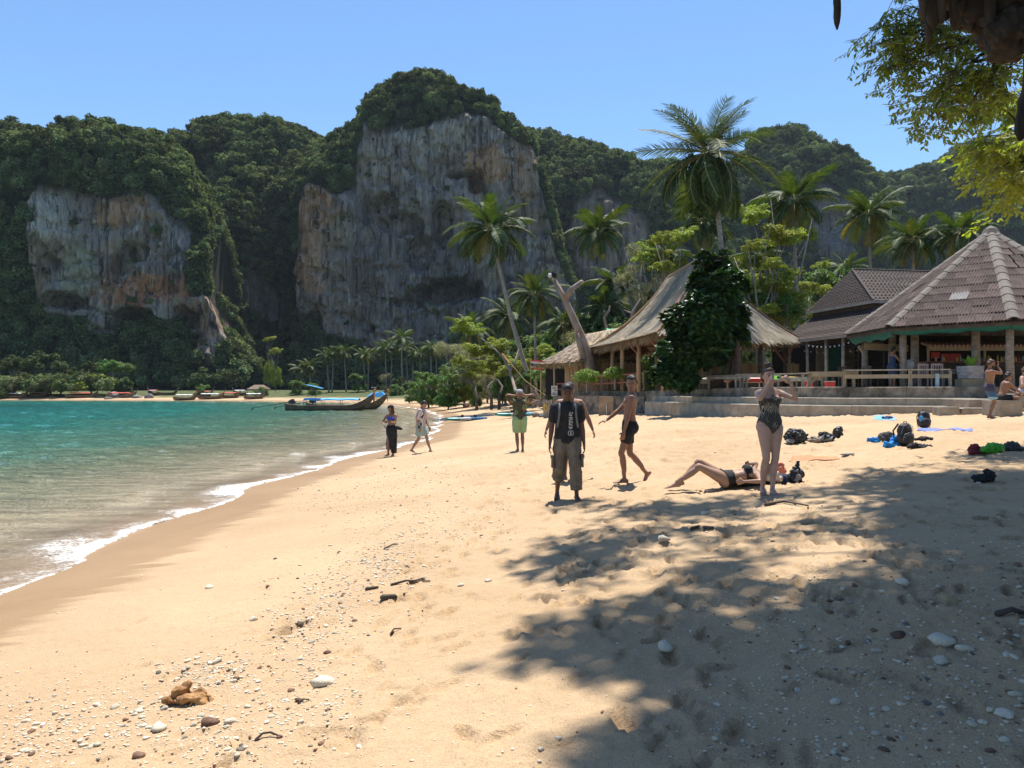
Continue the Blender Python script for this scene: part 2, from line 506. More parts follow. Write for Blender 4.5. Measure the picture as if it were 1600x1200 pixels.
    a = me.attributes.new('grass', 'FLOAT', 'POINT'); a.data.foreach_set('value', g.reshape(-1).astype(np.float32))
    tag(obj('ground', me), 'land behind the bay with a strip of far sand and grass', kind='structure')
build_sand()

# ================================================================== SEA
def sea_material():
    m, nt, b = new_mat('sea_water')
    d = attr(nt, 'depth')          # metres from the waterline
    v = tcoord(nt, 'Object')
    wob = tnoise(nt, tcoord(nt, 'Object', (0.05, 0.12, 1)), 1.0, 3, 0.6, 0.5)
    dd = nmath(nt, 'MULTIPLY', nmath(nt, 'MULTIPLY_ADD', wob, 0.9, 0.55), d)
    t = nmath(nt, 'DIVIDE', dd, 60.0, clamp=True)
    col = ramp(nt, t, [(0.0, (0.46, 0.37, 0.26)), (0.05, (0.43, 0.37, 0.24)), (0.12, (0.30, 0.33, 0.20)), (0.22, (0.14, 0.30, 0.195)), (0.45, (0.042, 0.26, 0.20)), (0.8, (0.026, 0.21, 0.185)), (1.0, (0.022, 0.15, 0.125))])
    turb = tnoise(nt, tcoord(nt, 'Object', (0.25, 1.0, 1)), 0.9, 5, 0.7, 0.8)
    col = nmix(nt, 0.7, col, ramp(nt, turb, [(0.3, (0.74, 0.74, 0.74)), (0.7, (1.25, 1.22, 1.2))]), 'MULTIPLY')
    # foam: lacy at the edge, thicker on the small breakers
    fo = attr(nt, 'foam')
    vo = nt.nodes.new('ShaderNodeTexVoronoi'); vo.inputs['Scale'].default_value = 9; vo.feature = 'DISTANCE_TO_EDGE'
    nv = tnoise(nt, v, 3.0, 5, 0.7, 0.6)
    mixv = nt.nodes.new('ShaderNodeVectorMath'); mixv.operation = 'ADD'
    cmb = nt.nodes.new('ShaderNodeCombineXYZ'); nt.links.new(nv, cmb.inputs[0]); nt.links.new(nv, cmb.inputs[1])
    nt.links.new(v, mixv.inputs[0]); nt.links.new(cmb.outputs[0], mixv.inputs[1]); nt.links.new(mixv.outputs[0], vo.inputs['Vector'])
    lace = ramp(nt, vo.outputs['Distance'], [(0.03, (1, 1, 1)), (0.22, (0.15, 0.15, 0.15)), (0.5, (0, 0, 0))])
    fn = tnoise(nt, v, 7.0, 5, 0.8, 0.3)
    lv = nmath(nt, 'ADD', nmath(nt, 'MULTIPLY', lace, 0.40), nmath(nt, 'MULTIPLY', fn, 0.66))
    th = nmath(nt, 'SUBTRACT', 1.10, fo)
    fm = nmath(nt, 'MULTIPLY', nmath(nt, 'SUBTRACT', lv, th), 2.2, clamp=True)
    col = nmix(nt, fm, col, (0.86, 0.84, 0.80))
    nt.links.new(col, b.inputs['Base Color'])
    nt.links.new(nmath(nt, 'MULTIPLY_ADD', fm, 0.6, 0.04), b.inputs['Roughness'])
    b.inputs['IOR'].default_value = 1.33
    b.inputs['Specular IOR Level'].default_value = 0.8
    w1 = tnoise(nt, tcoord(nt, 'Object', (0.6, 1.9, 1), rot=(0, 0, 0.12)), 1.15, 5, 0.66, 0.8)
    w2 = tnoise(nt, tcoord(nt, 'Object', (1.2, 2.6, 1)), 4.0, 3, 0.6, 0.3)
    calm = nmath(nt, 'MULTIPLY', d, 0.14, clamp=True)
    hh = nmath(nt, 'MULTIPLY', nmath(nt, 'ADD', w1, nmath(nt, 'MULTIPLY', w2, 0.3)), nmath(nt, 'MULTIPLY_ADD', calm, 0.8, 0.2))
    n1 = nbump(nt, hh, 1.0, 1.1, None)
    nbump(nt, fm, 0.5, 0.03, b, n1)
    # the last film of water over the sand is thin
    tp = nt.nodes.new('ShaderNodeBsdfTransparent')
    mx = nt.nodes.new('ShaderNodeMixShader')
    a0 = nmath(nt, 'MULTIPLY_ADD', d, 0.42, 0.18, clamp=True)
    al = nmath(nt, 'MAXIMUM', a0, fm)
    nt.links.new(al, mx.inputs[0]); nt.links.new(tp.outputs[0], mx.inputs[1]); nt.links.new(b.outputs[0], mx.inputs[2])
    nt.links.new(mx.outputs[0], nt.nodes['Material Output'].inputs['Surface'])
    return m
M_SEA = sea_material()

def build_sea():
    # grid in (distance from shoreline, length along shoreline-ish y): rectilinear, fine near the camera's shore
    xs = [-3.0]
    while xs[-1] > -900: xs.append(xs[-1]-float(np.interp(-xs[-1], [3, 7, 12, 30, 100, 900], [0.05, 0.06, 0.10, 0.24, 1.3, 60])))
    xs = np.array(xs[::-1])
    ys = [-30.0]
    while ys[-1] < 215: ys.append(ys[-1]+float(np.interp(ys[-1], [-30, 4, 8, 25, 50, 100, 215], [3, 0.12, 0.08, 0.12, 0.28, 0.8, 3])))
    ys = np.array(ys)
    X, Y = np.meshgrid(xs, ys)
    D = -shore_d(X, Y)
    # swash line wanders in scallops
    sw = 0.22*np.sin(Y*0.9+0.6*np.sin(Y*0.37)) + 0.14*fbm(Y/1.3, Y*0+3.3, 0, 3) + 0.10*fbm(X/0.6, Y/0.6, 1, 2)
    sw = sw*sstep(-9, 0, -np.abs(D))
    Dw = D + 0.05 + sw
    Z = 0.022*fbm(X/3.0, Y/1.4, 2, 3)*sstep(0.5, 6, D) + 0.05*fbm(X/9, Y/4, 5, 2)*sstep(8, 30, D)
    Z = Z + (0.085*fbm((X+.3*Y)/1.6, Y/0.8, 7, 3)*sstep(1.5, 9, D) + 0.20*fbm(X/3.4, (Y-.2*X)/1.9, 3, 3)*sstep(8, 35, D))
    # film edge follows the sand
    film = np.exp(-np.clip(Dw, 0, None)/0.5)*0.022
    # little breakers
    def ridge(c, w, h, ph):
        line = c + 0.30*fbm(Y/3+ph, Y*0+ph, 0, 2)
        q = (Dw-line)/w
        along = np.clip(0.35+1.1*fbm(Y/2.6+ph*3, Y*0, 1, 2), 0, 1.3)
        return h*along*np.where(q < 0, np.exp(-(q*2.2)**2), np.exp(-(q)**2)), along, q
    r1, a1, q1 = ridge(0.75, 0.28, 0.05, 1.0)
    r2, a2, q2 = ridge(2.4, 0.42, 0.07, 5.0)
    r2 = r2*sstep(13, 20, Y)
    Z = Z + r1 + r2 + film
    Z = np.where(Dw < 0, base_h(X, Y)-0.05+0.3*Dw, Z+0.005)
    Z = np.where((Dw < 0), np.minimum(Z, base_h(X, Y)-0.02), np.maximum(Z, base_h(X, Y)+0.008*sstep(0, 0.05, Dw)))
    foam = (0.62+0.45*fbm(Y/.35, X/.35, 9, 3)+.35*fbm(Y/2.2, Y*0, 4, 2))*np.exp(-(np.clip(Dw-0.01, 0, None)/0.10)**1.3) + 0.92*np.exp(-(np.clip(Dw, 0, None)/(1.1+0.7*sstep(14,6,Y)))**2)*(0.80+0.6*fbm(X/1.5, Y/1.5, 4, 2))
    foam = np.maximum(foam, 0.64*np.clip(a1, 0, 1)*np.exp(-(np.clip(q1, -9, 9)/1.3)**2)*(0.55+0.5*sstep(3, 8, Y)))
    foam = np.maximum(foam, 1.0*np.clip(a2-0.25, 0, 1)*np.exp(-((q2+0.3)/0.8)**2)*sstep(14, 20, Y))
    foam = foam*(Dw > -0.02)
    me = grid_mesh('sea', np.stack([X, Y, Z], -1), M_SEA)
    for n, A in (('depth', np.clip(Dw, 0, None)), ('foam', foam)):
        a = me.attributes.new(n, 'FLOAT', 'POINT'); a.data.foreach_set('value', A.reshape(-1).astype(np.float32))
    # drop faces lying well on land
    tag(obj('sea_water', me), 'turquoise sea with small ripples and a foamy edge', kind='structure')
build_sea()
# ================================================================== LIMESTONE MOUNTAINS
def rock_material():
    m, nt, b = new_mat('limestone')
    v = tcoord(nt, 'Object')
    n0 = tnoise(nt, tcoord(nt, 'Object', (0.045, 0.045, 0.03)), 1.0, 5, 0.6, 0.5)
    n1 = tnoise(nt, tcoord(nt, 'Object', (0.62, 0.62, 0.030)), 1.0, 7, 0.72, 0.7)
    n2 = tnoise(nt, tcoord(nt, 'Object', (0.24, 0.24, 0.016)), 1.7, 6, 0.72, 0.6)
    n3 = tnoise(nt, tcoord(nt, 'Object', (1, 1, 0.35)), 0.55, 6, 0.75, 0.3)
    warm = ramp(nt, n0, [(0.36, (0.30, 0.285, 0.285)), (0.48, (0.36, 0.31, 0.27)), (0.56, (0.42, 0.27, 0.165)), (0.63, (0.30, 0.29, 0.28)), (0.75, (0.24, 0.24, 0.255))])
    tint = attr(nt, 'tint', 'Color')
    warm = nmix(nt, 0.8, warm, tint)
    wh = ramp(nt, n1, [(0.50, (0, 0, 0)), (0.62, (1, 1, 1))])
    reg = ramp(nt, tnoise(nt, tcoord(nt, 'Object', (0.07, 0.07, 0.05)), 1.0, 4, 0.6, 0.8), [(0.42, (.15, .15, .15)), (0.6, (1, 1, 1))])
    wh = nmath(nt, 'MULTIPLY', wh, reg)
    col = nmix(nt, nmath(nt, 'MULTIPLY', wh, 0.75), warm, (0.72, 0.68, 0.61))
    dk = ramp(nt, n2, [(0.50, (0, 0, 0)), (0.62, (1, 1, 1))])
    col = nmix(nt, nmath(nt, 'MULTIPLY', dk, 0.9), col, (0.04, 0.04, 0.048))
    dk2 = ramp(nt, n3, [(0.52, (0, 0, 0)), (0.68, (1, 1, 1))])
    col = nmix(nt, nmath(nt, 'MULTIPLY', dk2, 0.65), col, (0.08, 0.078, 0.08))
    col = nmix(nt, 1.0, col, (1.22, 1.16, 1.12), 'MULTIPLY')
    # soil and moss where trees stand
    rk = attr(nt, 'rock')
    col = nmix(nt, rk, (0.035, 0.045, 0.025), col)
    nt.links.new(col, b.inputs['Base Color'])
    b.inputs['Roughness'].default_value = 0.95
    b.inputs['Specular IOR Level'].default_value = 0.15
    x = nbump(nt, n1, 1.0, 2.4, None)
    nbump(nt, n3, 1.0, 1.5, b, x)
    return m
M_ROCK = rock_material()

def in_poly(px, py, poly):
    inside = np.zeros(px.shape, bool)
    n = len(poly)
    for i in range(n):
        x1, y1 = poly[i]; x2, y2 = poly[(i+1) % n]
        c = ((y1 > py) != (y2 > py)) & (px < (x2-x1)*(py-y1)/((y2-y1) or 1e-9)+x1)
        inside ^= c
    return inside
def box_blur(a, k, ax):
    if k < 1: return a
    a = np.apply_along_axis(lambda v: np.convolve(np.pad(v, k, 'edge'), np.ones(2*k+1)/(2*k+1), 'valid'), ax, a)
    return a

FOREST = []   # (x,y,z,scale,shade class)

def mountain(name, label, Y0, top, cliffs, step=0.7, R0=38, relief=6, tree_r=3.0, tree_gap=3.2, base_py=625, talus=26, seed=0, tints=None, caves=(), bulge=()):
    """top: silhouette in the photograph's pixels; cliffs: bare-rock outlines; all placed at real distance Y0"""
    k = Y0/1200.0
    tx = np.array([p[0] for p in top], float); ty = np.array([p[1] for p in top], float)
    px = np.arange(tx[0], tx[-1], step/k)
    nx = len(px)
    tp = np.interp(px, tx, ty)+3.6*1200/Y0
    # cliff top per column
    ctop = np.full(nx, np.nan)
    probe = np.arange(90, 640, 3.0)
    for poly in cliffs:
        for i, x in enumerate(px):
            ins = in_poly(np.full(probe.shape, x), probe, poly)
            if ins.any():
                t = probe[ins][0]
                ctop[i] = t if np.isnan(ctop[i]) else min(ctop[i], t)
    dflt = tp + 0.42*(600-tp)
    has = ~np.isnan(ctop)
    C = np.where(has, ctop-4, dflt)
    kk = max(1, int(14/(step/k)))
    C = np.convolve(np.pad(C, kk, 'edge'), np.ones(2*kk+1)/(2*kk+1), 'valid')
    R_ = np.where(has, R0*0.8, R0*1.5)
    R_ = np.convolve(np.pad(R_, kk*2, 'edge'), np.ones(4*kk+1)/(4*kk+1), 'valid')
    # rows
    nface = int((600-C.min())*k/step*0.72); ndome = int(60*0.8/step*0.62); nback = 16
    s = np.linspace(0, 1, nface)
    rows_x = []; 
    zb = -3.0
    zC = 2.3+(HZ-C)*k
    pyN = []; Xs = []; Ys = []; Zs = []
    Zf = zb + (zC-zb)*s[:, None]
    PYf = HZ-(Zf-2.3)/k
    # forward talus at the foot
    tal = np.clip((base_py+5-PYf)/ (base_py-505), 0, 1)
    Yf = Y0 - talus*(1-tal)**1.5 + 0*Zf
    # dome: from (Y0,zC) up to (Y0+R, T)
    zT = 2.3+(HZ-tp)/1200*(Y0+R_)
    a = np.linspace(0, 1, ndome)[1:, None]
    ang = a*PI/2
    hh = np.maximum(zT-zC, 3)
    Zd = zC + hh*np.sin(ang)**0.9
    Yd = Y0 + R_*(1-np.cos(ang))
    b_ = np.linspace(0, 1, nback)[1:, None]
    Zb = zT + (-5-zT)*b_**1.5
    Yb = Y0+R_ + R_*2.0*b_**0.6
    Z = np.concatenate([Zf, Zd, Zb]); Y = np.concatenate([Yf, Yd, Yb])
    PX = np.broadcast_to(px, Z.shape)
    PYn = HZ-(Z-2.3)/(Y/1200)
    X = (PX-800)*k*np.ones(Z.shape)
    # dome and back follow the sight line so that the outline holds
    X = (PX-800)/1200*np.maximum(np.minimum(Y, Y0+R_), Y0)
    # mask
    jx = PX + 7*fbm(X/7+seed, Z/7, Y0, 3); jy = PYn + 7*fbm(X/6+9, Z/8+seed, Y0, 3)
    rock = np.zeros(Z.shape)
    front = np.zeros(Z.shape, bool); front[:nface+ndome-1] = True
    if name == 'left_massif': jx = jx-9
    for poly in cliffs: rock = np.maximum(rock, in_poly(jx, jy, poly)*1.0)
    rock *= front
    rs = box_blur(box_blur(rock, 2, 1), 2, 0)
    # shapes
    bigr = fbm(X/34+seed, Z/45+seed, 0.5, 3)
    dY = relief*bigr
    dY += 4.2*fbm(X/12+seed, Z/10, 3, 3)*(1-rs)
    rk = rs*( -3.4*ridged(X/17+seed, Z/38, 1, 2)*0.5 + 2.6*fbm(X/8, Z/15+seed, 7, 4) - 1.7*ridged(X/3.6+seed, Z/18, 4, 3) - 0.8*ridged(X/1.5, Z/9, 8, 2)*sstep(-.3, .3, fbm(X/9, Z/7, 12, 2)))
    dY += rk
    led = fbm(X/14, Z/5+seed, 2, 3)
    dY += rs*1.6*sstep(0.1, 0.35, led)
    for (cx, cy, rx, ry, dep) in caves:
        q = ((PX-cx)/rx)**2+((PYn-cy)/ry)**2 + 0.35*fbm(X/4, Z/4, 0, 2)
        dY += 1.4*dep*(1-sstep(0.3, 1.0, q))*front
    for (cx, cy, rx, ry, dep) in bulge:
        q = ((PX-cx)/rx)**2+((PYn-cy)/ry)**2
        dY -= dep*np.exp(-q*1.5)*front
    Y = Y + dY
    Z = Z + (1-rs)*1.0*fbm(X/6, Y/6, seed, 2)*(Z > 0)
    me = grid_mesh(name, np.stack([X, Y, Z], -1), M_ROCK)
    a_ = me.attributes.new('rock', 'FLOAT', 'POINT'); a_.data.foreach_set('value', rs.reshape(-1).astype(np.float32))
    T = np.empty(Z.shape+(4,)); T[..., :] = (0.40, 0.36, 0.33, 1)
    for (cx, cy, rx, ry, c, amt) in (tints or []):
        q = ((PX-cx)/rx)**2+((PYn-cy)/ry)**2 + 0.6*fbm(X/7+cx, Z/9, 0, 4)
        w = amt*(1-sstep(0.45, 1.1, q))[..., None]
        T[..., :3] = T[..., :3]*(1-w)+np.array(c)*w
    a_ = me.attributes.new('tint', 'FLOAT_COLOR', 'POINT'); a_.data.foreach_set('color', T.reshape(-1).astype(np.float32))
    o = obj(name, me); tag(o, label, kind='structure')
    # trees on everything that is not rock
    rr = np.random.default_rng(100+seed)
    Pg = np.stack([X, Y, Z], -1)
    g0 = np.gradient(Pg, axis=0); g1 = np.gradient(Pg, axis=1)
    cell = np.linalg.norm(np.cross(g0, g1), axis=-1)
    prob = np.clip(cell/(tree_gap*tree_gap)*1.15, 0, 1)
    notrock = (rs < 0.35)
    ledge = (rs > 0.6) & (fbm(X/9, Z/6+seed, 11, 3) > 0.50)
    sel = ((rr.random(Z.shape) < prob) & notrock & (Z > 3)) | ((rr.random(Z.shape) < prob*0.35) & ledge)
    sel[nface+ndome+9:] = False
    ii = np.argwhere(sel)
    for i, j in ii:
        sc = tree_r*rr.uniform(0.42, 1.05)*1.3*(0.55 if rs[i, j] > 0.35 else 1)
        if rr.random() < 0.05: sc *= 1.4
        FOREST.append((X[i, j], Y[i, j]-0.3*sc, Z[i, j]+0.25*sc, sc))
    return o

WARM = (0.70, 0.38, 0.19); ORNG = (0.66, 0.25, 0.09); PALE = (0.66, 0.64, 0.58); SAGE = (0.46, 0.47, 0.38); GREY = (0.33, 0.33, 0.35); DARK = (0.14, 0.14, 0.155)
# farthest first
mountain('far_forested_ridge', 'farthest forested ridge at the right edge behind the palms', 620,
         [(1330, 320), (1365, 284), (1390, 277), (1420, 272), (1455, 264), (1480, 250), (1505, 232), (1540, 225), (1600, 215), (1700, 210), (1760, 260)], [], step=1.6, R0=60, relief=10, tree_r=4.6, tree_gap=6.2, talus=60, seed=6)
mountain('round_topped_peak', 'round topped forested limestone peak right of the tall palm', 520,
         [(1100, 330), (1140, 262), (1165, 238), (1182, 212), (1200, 206), (1240, 202), (1262, 208), (1278, 224), (1300, 236), (1325, 245), (1345, 266), (1365, 282), (1400, 330)],
         [[(1268, 300), (1300, 296), (1335, 318), (1330, 400), (1275, 420)], [(1050, 335), (1085, 320), (1110, 330), (1115, 400), (1055, 400)]], step=1.3, R0=46, relief=9, tree_r=3.9, tree_gap=5.0, talus=60, seed=5,
         tints=[(1300, 350, 60, 80, (0.17, 0.18, 0.20), 1.0)])
mountain('middle_forested_ridge', 'forested ridge with low cliffs right of the great cliff', 430,
         [(780, 260), (832, 214), (870, 218), (900, 223), (940, 233), (975, 247), (1000, 258), (1030, 260), (1050, 268), (1075, 290), (1110, 340), (1150, 420)],
         [[(888, 335), (905, 318), (940, 300), (985, 322), (1012, 350), (1020, 400), (1000, 440), (900, 440)]], step=1.0, R0=60, relief=9, tree_r=3.6, tree_gap=4.1, talus=60, seed=4,
         tints=[(950, 360, 80, 60, (0.33, 0.27, 0.23), 1.0)])
mountain('second_hump', 'forested hump between the left massif and the great cliff', 345,
         [(225, 330), (262, 250), (285, 224), (303, 203), (330, 188), (365, 188), (400, 192), (430, 197), (460, 210), (492, 222), (520, 235), (560, 250)],
         [[(360, 440), (395, 425), (420, 445), (445, 480), (440, 520), (405, 500), (370, 470)], [(300, 470), (350, 450), (372, 500), (385, 545), (345, 560), (300, 520)]], step=0.85, R0=60, relief=11, tree_r=3.1, tree_gap=3.1, talus=60, seed=2,
         tints=[(400, 470, 60, 50, (0.20, 0.17, 0.16), 1.0), (340, 505, 60, 50, (0.30, 0.20, 0.15), 1.0)], caves=[(300, 300, 22, 120, 18)], bulge=[(380, 350, 45, 60, 26)])
mountain('great_cliff', 'tall sheer limestone cliff with a forested dome in the middle', 320,
         [(462, 290), (475, 262), (500, 244), (520, 207), (545, 197), (563, 180), (582, 150), (605, 128), (640, 113), (660, 110), (690, 118), (715, 137), (745, 150), (768, 160), (786, 190), (808, 208), (830, 218), (840, 250), (862, 330), (880, 400), (900, 470)],
         [[(470, 300), (482, 288), (505, 296), (528, 306), (552, 300), (560, 235), (566, 200), (590, 203), (640, 205), (690, 192), (720, 180), (752, 178), (784, 205), (805, 224), (834, 238), (842, 300), (856, 330), (866, 400), (900, 470), (890, 500), (850, 490), (760, 500), (700, 540), (620, 550), (560, 540), (505, 522), (498, 485), (462, 498), (462, 420), (468, 360)]],
         step=0.52, R0=30, relief=5, tree_r=2.6, tree_gap=2.6, talus=20, seed=1, base_py=628,
         tints=[(495, 375, 45, 110, WARM, .8), (520, 400, 30, 60, (0.50, 0.44, 0.34), .7), (760, 262, 38, 36, WARM, .85), (680, 215, 60, 30, PALE, .6), (640, 420, 120, 90, DARK, .65), (600, 520, 90, 40, (0.28, 0.24, 0.21), .6), (720, 480, 110, 60, DARK, .8), (585, 250, 25, 60, (0.44, 0.40, 0.36), .8), (820, 270, 22, 60, WARM, .5), (640, 330, 60, 60, (0.34, 0.32, 0.31), .5), (560, 450, 50, 60, (0.30, 0.25, 0.22), .6)],
         caves=[(745, 285, 16, 22, 12), (718, 272, 26, 7, 7), (600, 320, 26, 20, 8), (625, 350, 40, 22, 8), (690, 350, 22, 40, 8), (700, 455, 60, 24, 12), (640, 475, 30, 10, 5), (575, 330, 14, 30, 5), (585, 515, 6, 7, 6), (655, 395, 28, 34, 6), (800, 395, 26, 70, 7)],
         bulge=[(600, 400, 24, 120, 5), (535, 360, 34, 150, 6), (740, 380, 30, 90, 5)])
mountain('left_massif', 'broad forested limestone massif with an ochre cliff on the left', 262,
         [(-330, 330), (-250, 215), (-150, 190), (-80, 200), (0, 205), (22, 205), (40, 208), (62, 214), (85, 222), (103, 224), (128, 208), (155, 200), (180, 197), (205, 204), (232, 204), (250, 214), (268, 228), (284, 236), (298, 262), (312, 300), (322, 350), (318, 420), (330, 470), (350, 500), (372, 530), (400, 560)],
         [[(66, 305), (100, 300), (150, 304), (200, 300), (238, 314), (258, 342), (290, 372), (286, 400), (290, 440), (286, 462), (310, 462), (332, 470), (350, 500), (352, 540), (338, 570), (318, 568), (300, 530), (262, 505), (222, 494), (200, 498), (180, 506), (160, 530), (138, 530), (110, 505), (85, 500), (60, 490), (48, 482), (52, 420), (60, 360)]],
         step=0.5, R0=34, relief=5.5, tree_r=2.7, tree_gap=2.5, talus=20, seed=3, base_py=627,
         tints=[(85, 345, 28, 45, PALE, .8), (125, 425, 34, 42, SAGE, 1.0), (190, 330, 50, 30, WARM, .9), (240, 390, 50, 60, (0.33, 0.27, 0.23), .8), (230, 455, 90, 30, ORNG, .85), (320, 510, 40, 60, (0.42, 0.25, 0.16), .9), (60, 440, 22, 70, (0.36, 0.26, 0.19), .8), (275, 375, 20, 60, GREY, .8), (170, 430, 20, 60, (0.42, 0.29, 0.2), .8)],
         caves=[(95, 470, 30, 16, 9), (210, 500, 46, 24, 12), (180, 420, 10, 26, 5), (215, 395, 30, 18, 5), (84, 410, 8, 14, 4), (295, 500, 22, 20, 8)],
         bulge=[(85, 350, 26, 70, 4), (215, 485, 12, 30, 7), (30, 330, 60, 120, 12), (120, 250, 120, 50, 8)])

# ------------------------------------------------------------------ crown shapes for the forest
M_FOR1 = leaf_mat('forest_leaves', [(0.030, 0.050, 0.022), (0.058, 0.086, 0.036), (0.105, 0.138, 0.056), (0.19, 0.22, 0.095)], 0.16, 0.85, spec=0.1, objv=0.5)
M_FOR2 = leaf_mat('forest_leaves_pale', [(0.07, 0.10, 0.04), (0.12, 0.155, 0.06), (0.18, 0.215, 0.085), (0.26, 0.28, 0.15)], 0.18, 0.85, spec=0.1, objv=0.4)
M_TRUNK = mat('bark_grey', [(0.13, 0.115, 0.10), (0.24, 0.215, 0.19), (0.34, 0.31, 0.27)], 6, 0.9, 0.6, 0.02, (1, 1, 0.4))

def leaf_cloud(rr, blobs, n, size, squash=0.8, shell=0.55, droop=0.0, aspect=0.6):
    """n leaf-spray quads spread over lumpy blobs; blobs: (x,y,z,r)"""
    B = np.array(blobs, float)
    w = B[:, 3]**2; w /= w.sum()
    k = rr.choice(len(B), n, p=w)
    d = rr.normal(size=(n, 3)); d /= np.linalg.norm(d, axis=1)[:, None]
    d[:, 2] = np.where(d[:, 2] < -0.8, -d[:, 2], d[:, 2])
    rad = B[k, 3]*(shell+(1-shell)*rr.random(n)**0.5)*(1+0.12*rr.normal(size=n))
    c = B[k, :3] + d*rad[:, None]*np.array([1, 1, squash])
    # leaf plane: normal roughly outward/up, with jitter
    nrm = d*0.6 + np.array([0, 0, 0.55]) + rr.normal(size=(n, 3))*0.55
    nrm /= np.linalg.norm(nrm, axis=1)[:, None]
    t = rr.normal(size=(n, 3)); t -= nrm*(t*nrm).sum(1)[:, None]; t /= np.linalg.norm(t, axis=1)[:, None]
    t[:, 2] -= droop; 
    b = np.cross(nrm, t)
    s = size*rr.uniform(0.6, 1.35, n)
    a = (t*s[:, None]); bb = b*(s*aspect)[:, None]
    return np.stack([c-a*0.9, c-bb*0.8+a*0.05, c+a, c+bb*0.8+a*0.1], 1)

def crown_variant(i, mat_, nleaf=750, lsz=0.125):
    rr = np.random.default_rng(500+i)
    blobs = [(0, 0, 0.1, 0.62)]
    for j in range(rr.integers(5, 9)):
        a = rr.uniform(0, 2*PI); r = rr.uniform(0.3, 0.62)
        blobs.append((r*math.cos(a), r*math.sin(a), rr.uniform(0.0, 0.62), rr.uniform(0.24, 0.40)))
    Q = leaf_cloud(rr, blobs, nleaf, lsz, 0.9, 0.8)
    return quads_mesh('crown', Q, mat_)

def gn_scatter(name, pts, meshes, label, kind='stuff'):
    """points carrying a scale; geometry nodes place one of the crown shapes on each"""
    P_ = np.array([p[:3] for p in pts], np.float32); S = np.array([p[3] for p in pts], np.float32)
    me = bpy.data.meshes.new(name)
    me.vertices.add(len(P_)); me.vertices.foreach_set('co', P_.reshape(-1))
    a = me.attributes.new('scl', 'FLOAT', 'POINT'); a.data.foreach_set('value', S)
    rr = np.random.default_rng(len(P_))
    rot = np.stack([rr.normal(0, .12, len(P_)), rr.normal(0, .12, len(P_)), rr.uniform(0, 2*PI, len(P_))], 1).astype(np.float32)
    a = me.attributes.new('rot', 'FLOAT_VECTOR', 'POINT'); a.data.foreach_set('vector', rot.reshape(-1))
    a = me.attributes.new('pick', 'INT', 'POINT'); a.data.foreach_set('value', rr.integers(0, len(meshes), len(P_)).astype(np.int32))
    o = obj(name, me)
    ng = bpy.data.node_groups.new(name, 'GeometryNodeTree')
    ng.interface.new_socket('Geometry', in_out='INPUT', socket_type='NodeSocketGeometry')
    ng.interface.new_socket('Geometry', in_out='OUTPUT', socket_type='NodeSocketGeometry')
    N = ng.nodes; L = ng.links
    gi = N.new('NodeGroupInput'); go = N.new('NodeGroupOutput')
    g2i = N.new('GeometryNodeGeometryToInstance')
    protos = []
    for m in meshes:
        po = bpy.data.objects.new('crown_shape', m)      # not linked to the scene: only a shape to instance
        oi = N.new('GeometryNodeObjectInfo'); oi.inputs[0].default_value = po
        oi.inputs['As Instance'].default_value = True
        protos.append(oi)
    for oi in reversed(protos): L.new(oi.outputs['Geometry'], g2i.inputs[0])
    iop = N.new('GeometryNodeInstanceOnPoints')
    iop.inputs['Pick Instance'].default_value = True
    def na(nm, t):
        n = N.new('GeometryNodeInputNamedAttribute'); n.data_type = t; n.inputs[0].default_value = nm
        return n.outputs['Attribute']
    L.new(gi.outputs[0], iop.inputs['Points']); L.new(g2i.outputs[0], iop.inputs['Instance'])
    L.new(na('pick', 'INT'), iop.inputs['Instance Index'])
    L.new(na('rot', 'FLOAT_VECTOR'), iop.inputs['Rotation'])
    L.new(na('scl', 'FLOAT'), iop.inputs['Scale'])
    L.new(iop.outputs[0], go.inputs[0])
    md = o.modifiers.new('scatter', 'NODES'); md.node_group = ng
    tag(o, label, kind=kind)
    return o
CROWNS = [crown_variant(i, M_FOR1 if i % 3 else M_FOR2) for i in range(9)]
gn_scatter('forest', FOREST, CROWNS, 'dense jungle covering the tops and feet of the limestone mountains')
print('forest trees', len(FOREST))
# ================================================================== TERRACE AND BUILDINGS
M_CONC = mat('weathered_concrete', [(0.10, 0.085, 0.065), (0.24, 0.20, 0.155), (0.36, 0.31, 0.24)], 1.6, 0.92, 0.5, 0.02, detail=8, dirt=(2.3, (0.055, 0.05, 0.045), 0.75))
M_CONC2 = mat('pale_concrete', [(0.26, 0.22, 0.165), (0.35, 0.30, 0.235), (0.43, 0.38, 0.31)], 2.2, 0.92, 0.4, 0.015, detail=7, dirt=(3.1, (0.20, 0.17, 0.13), 0.5))
M_WOODG = mat('grey_driftwood', [(0.20, 0.17, 0.135), (0.33, 0.29, 0.235), (0.45, 0.40, 0.33)], 5, 0.85, 0.5, 0.008, (1, 1, 1), objrand=0.15)
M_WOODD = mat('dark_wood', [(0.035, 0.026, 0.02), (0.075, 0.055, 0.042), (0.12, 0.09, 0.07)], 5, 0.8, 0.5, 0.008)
M_WOODR = mat('red_brown_wood', [(0.16, 0.055, 0.035), (0.26, 0.10, 0.065), (0.33, 0.15, 0.10)], 5, 0.75, 0.3, 0.005, objrand=0.1)
M_BAMBOO = mat('split_bamboo', [(0.25, 0.15, 0.075), (0.42, 0.28, 0.15), (0.55, 0.40, 0.23)], 4, 0.7, 0.3, 0.006, (1, 1, 0.25), objrand=0.3)
M_PALEW = mat('pale_timber', [(0.27, 0.21, 0.135), (0.38, 0.31, 0.21)], 4, 0.8, 0.3, 0.006, objrand=0.15)
M_DARKIN = mat('painted_interior_shade', [(0.016, 0.014, 0.013), (0.035, 0.031, 0.028)], 2, 0.95, 0.0)  # near-black colour stands in for the shade under the roofs
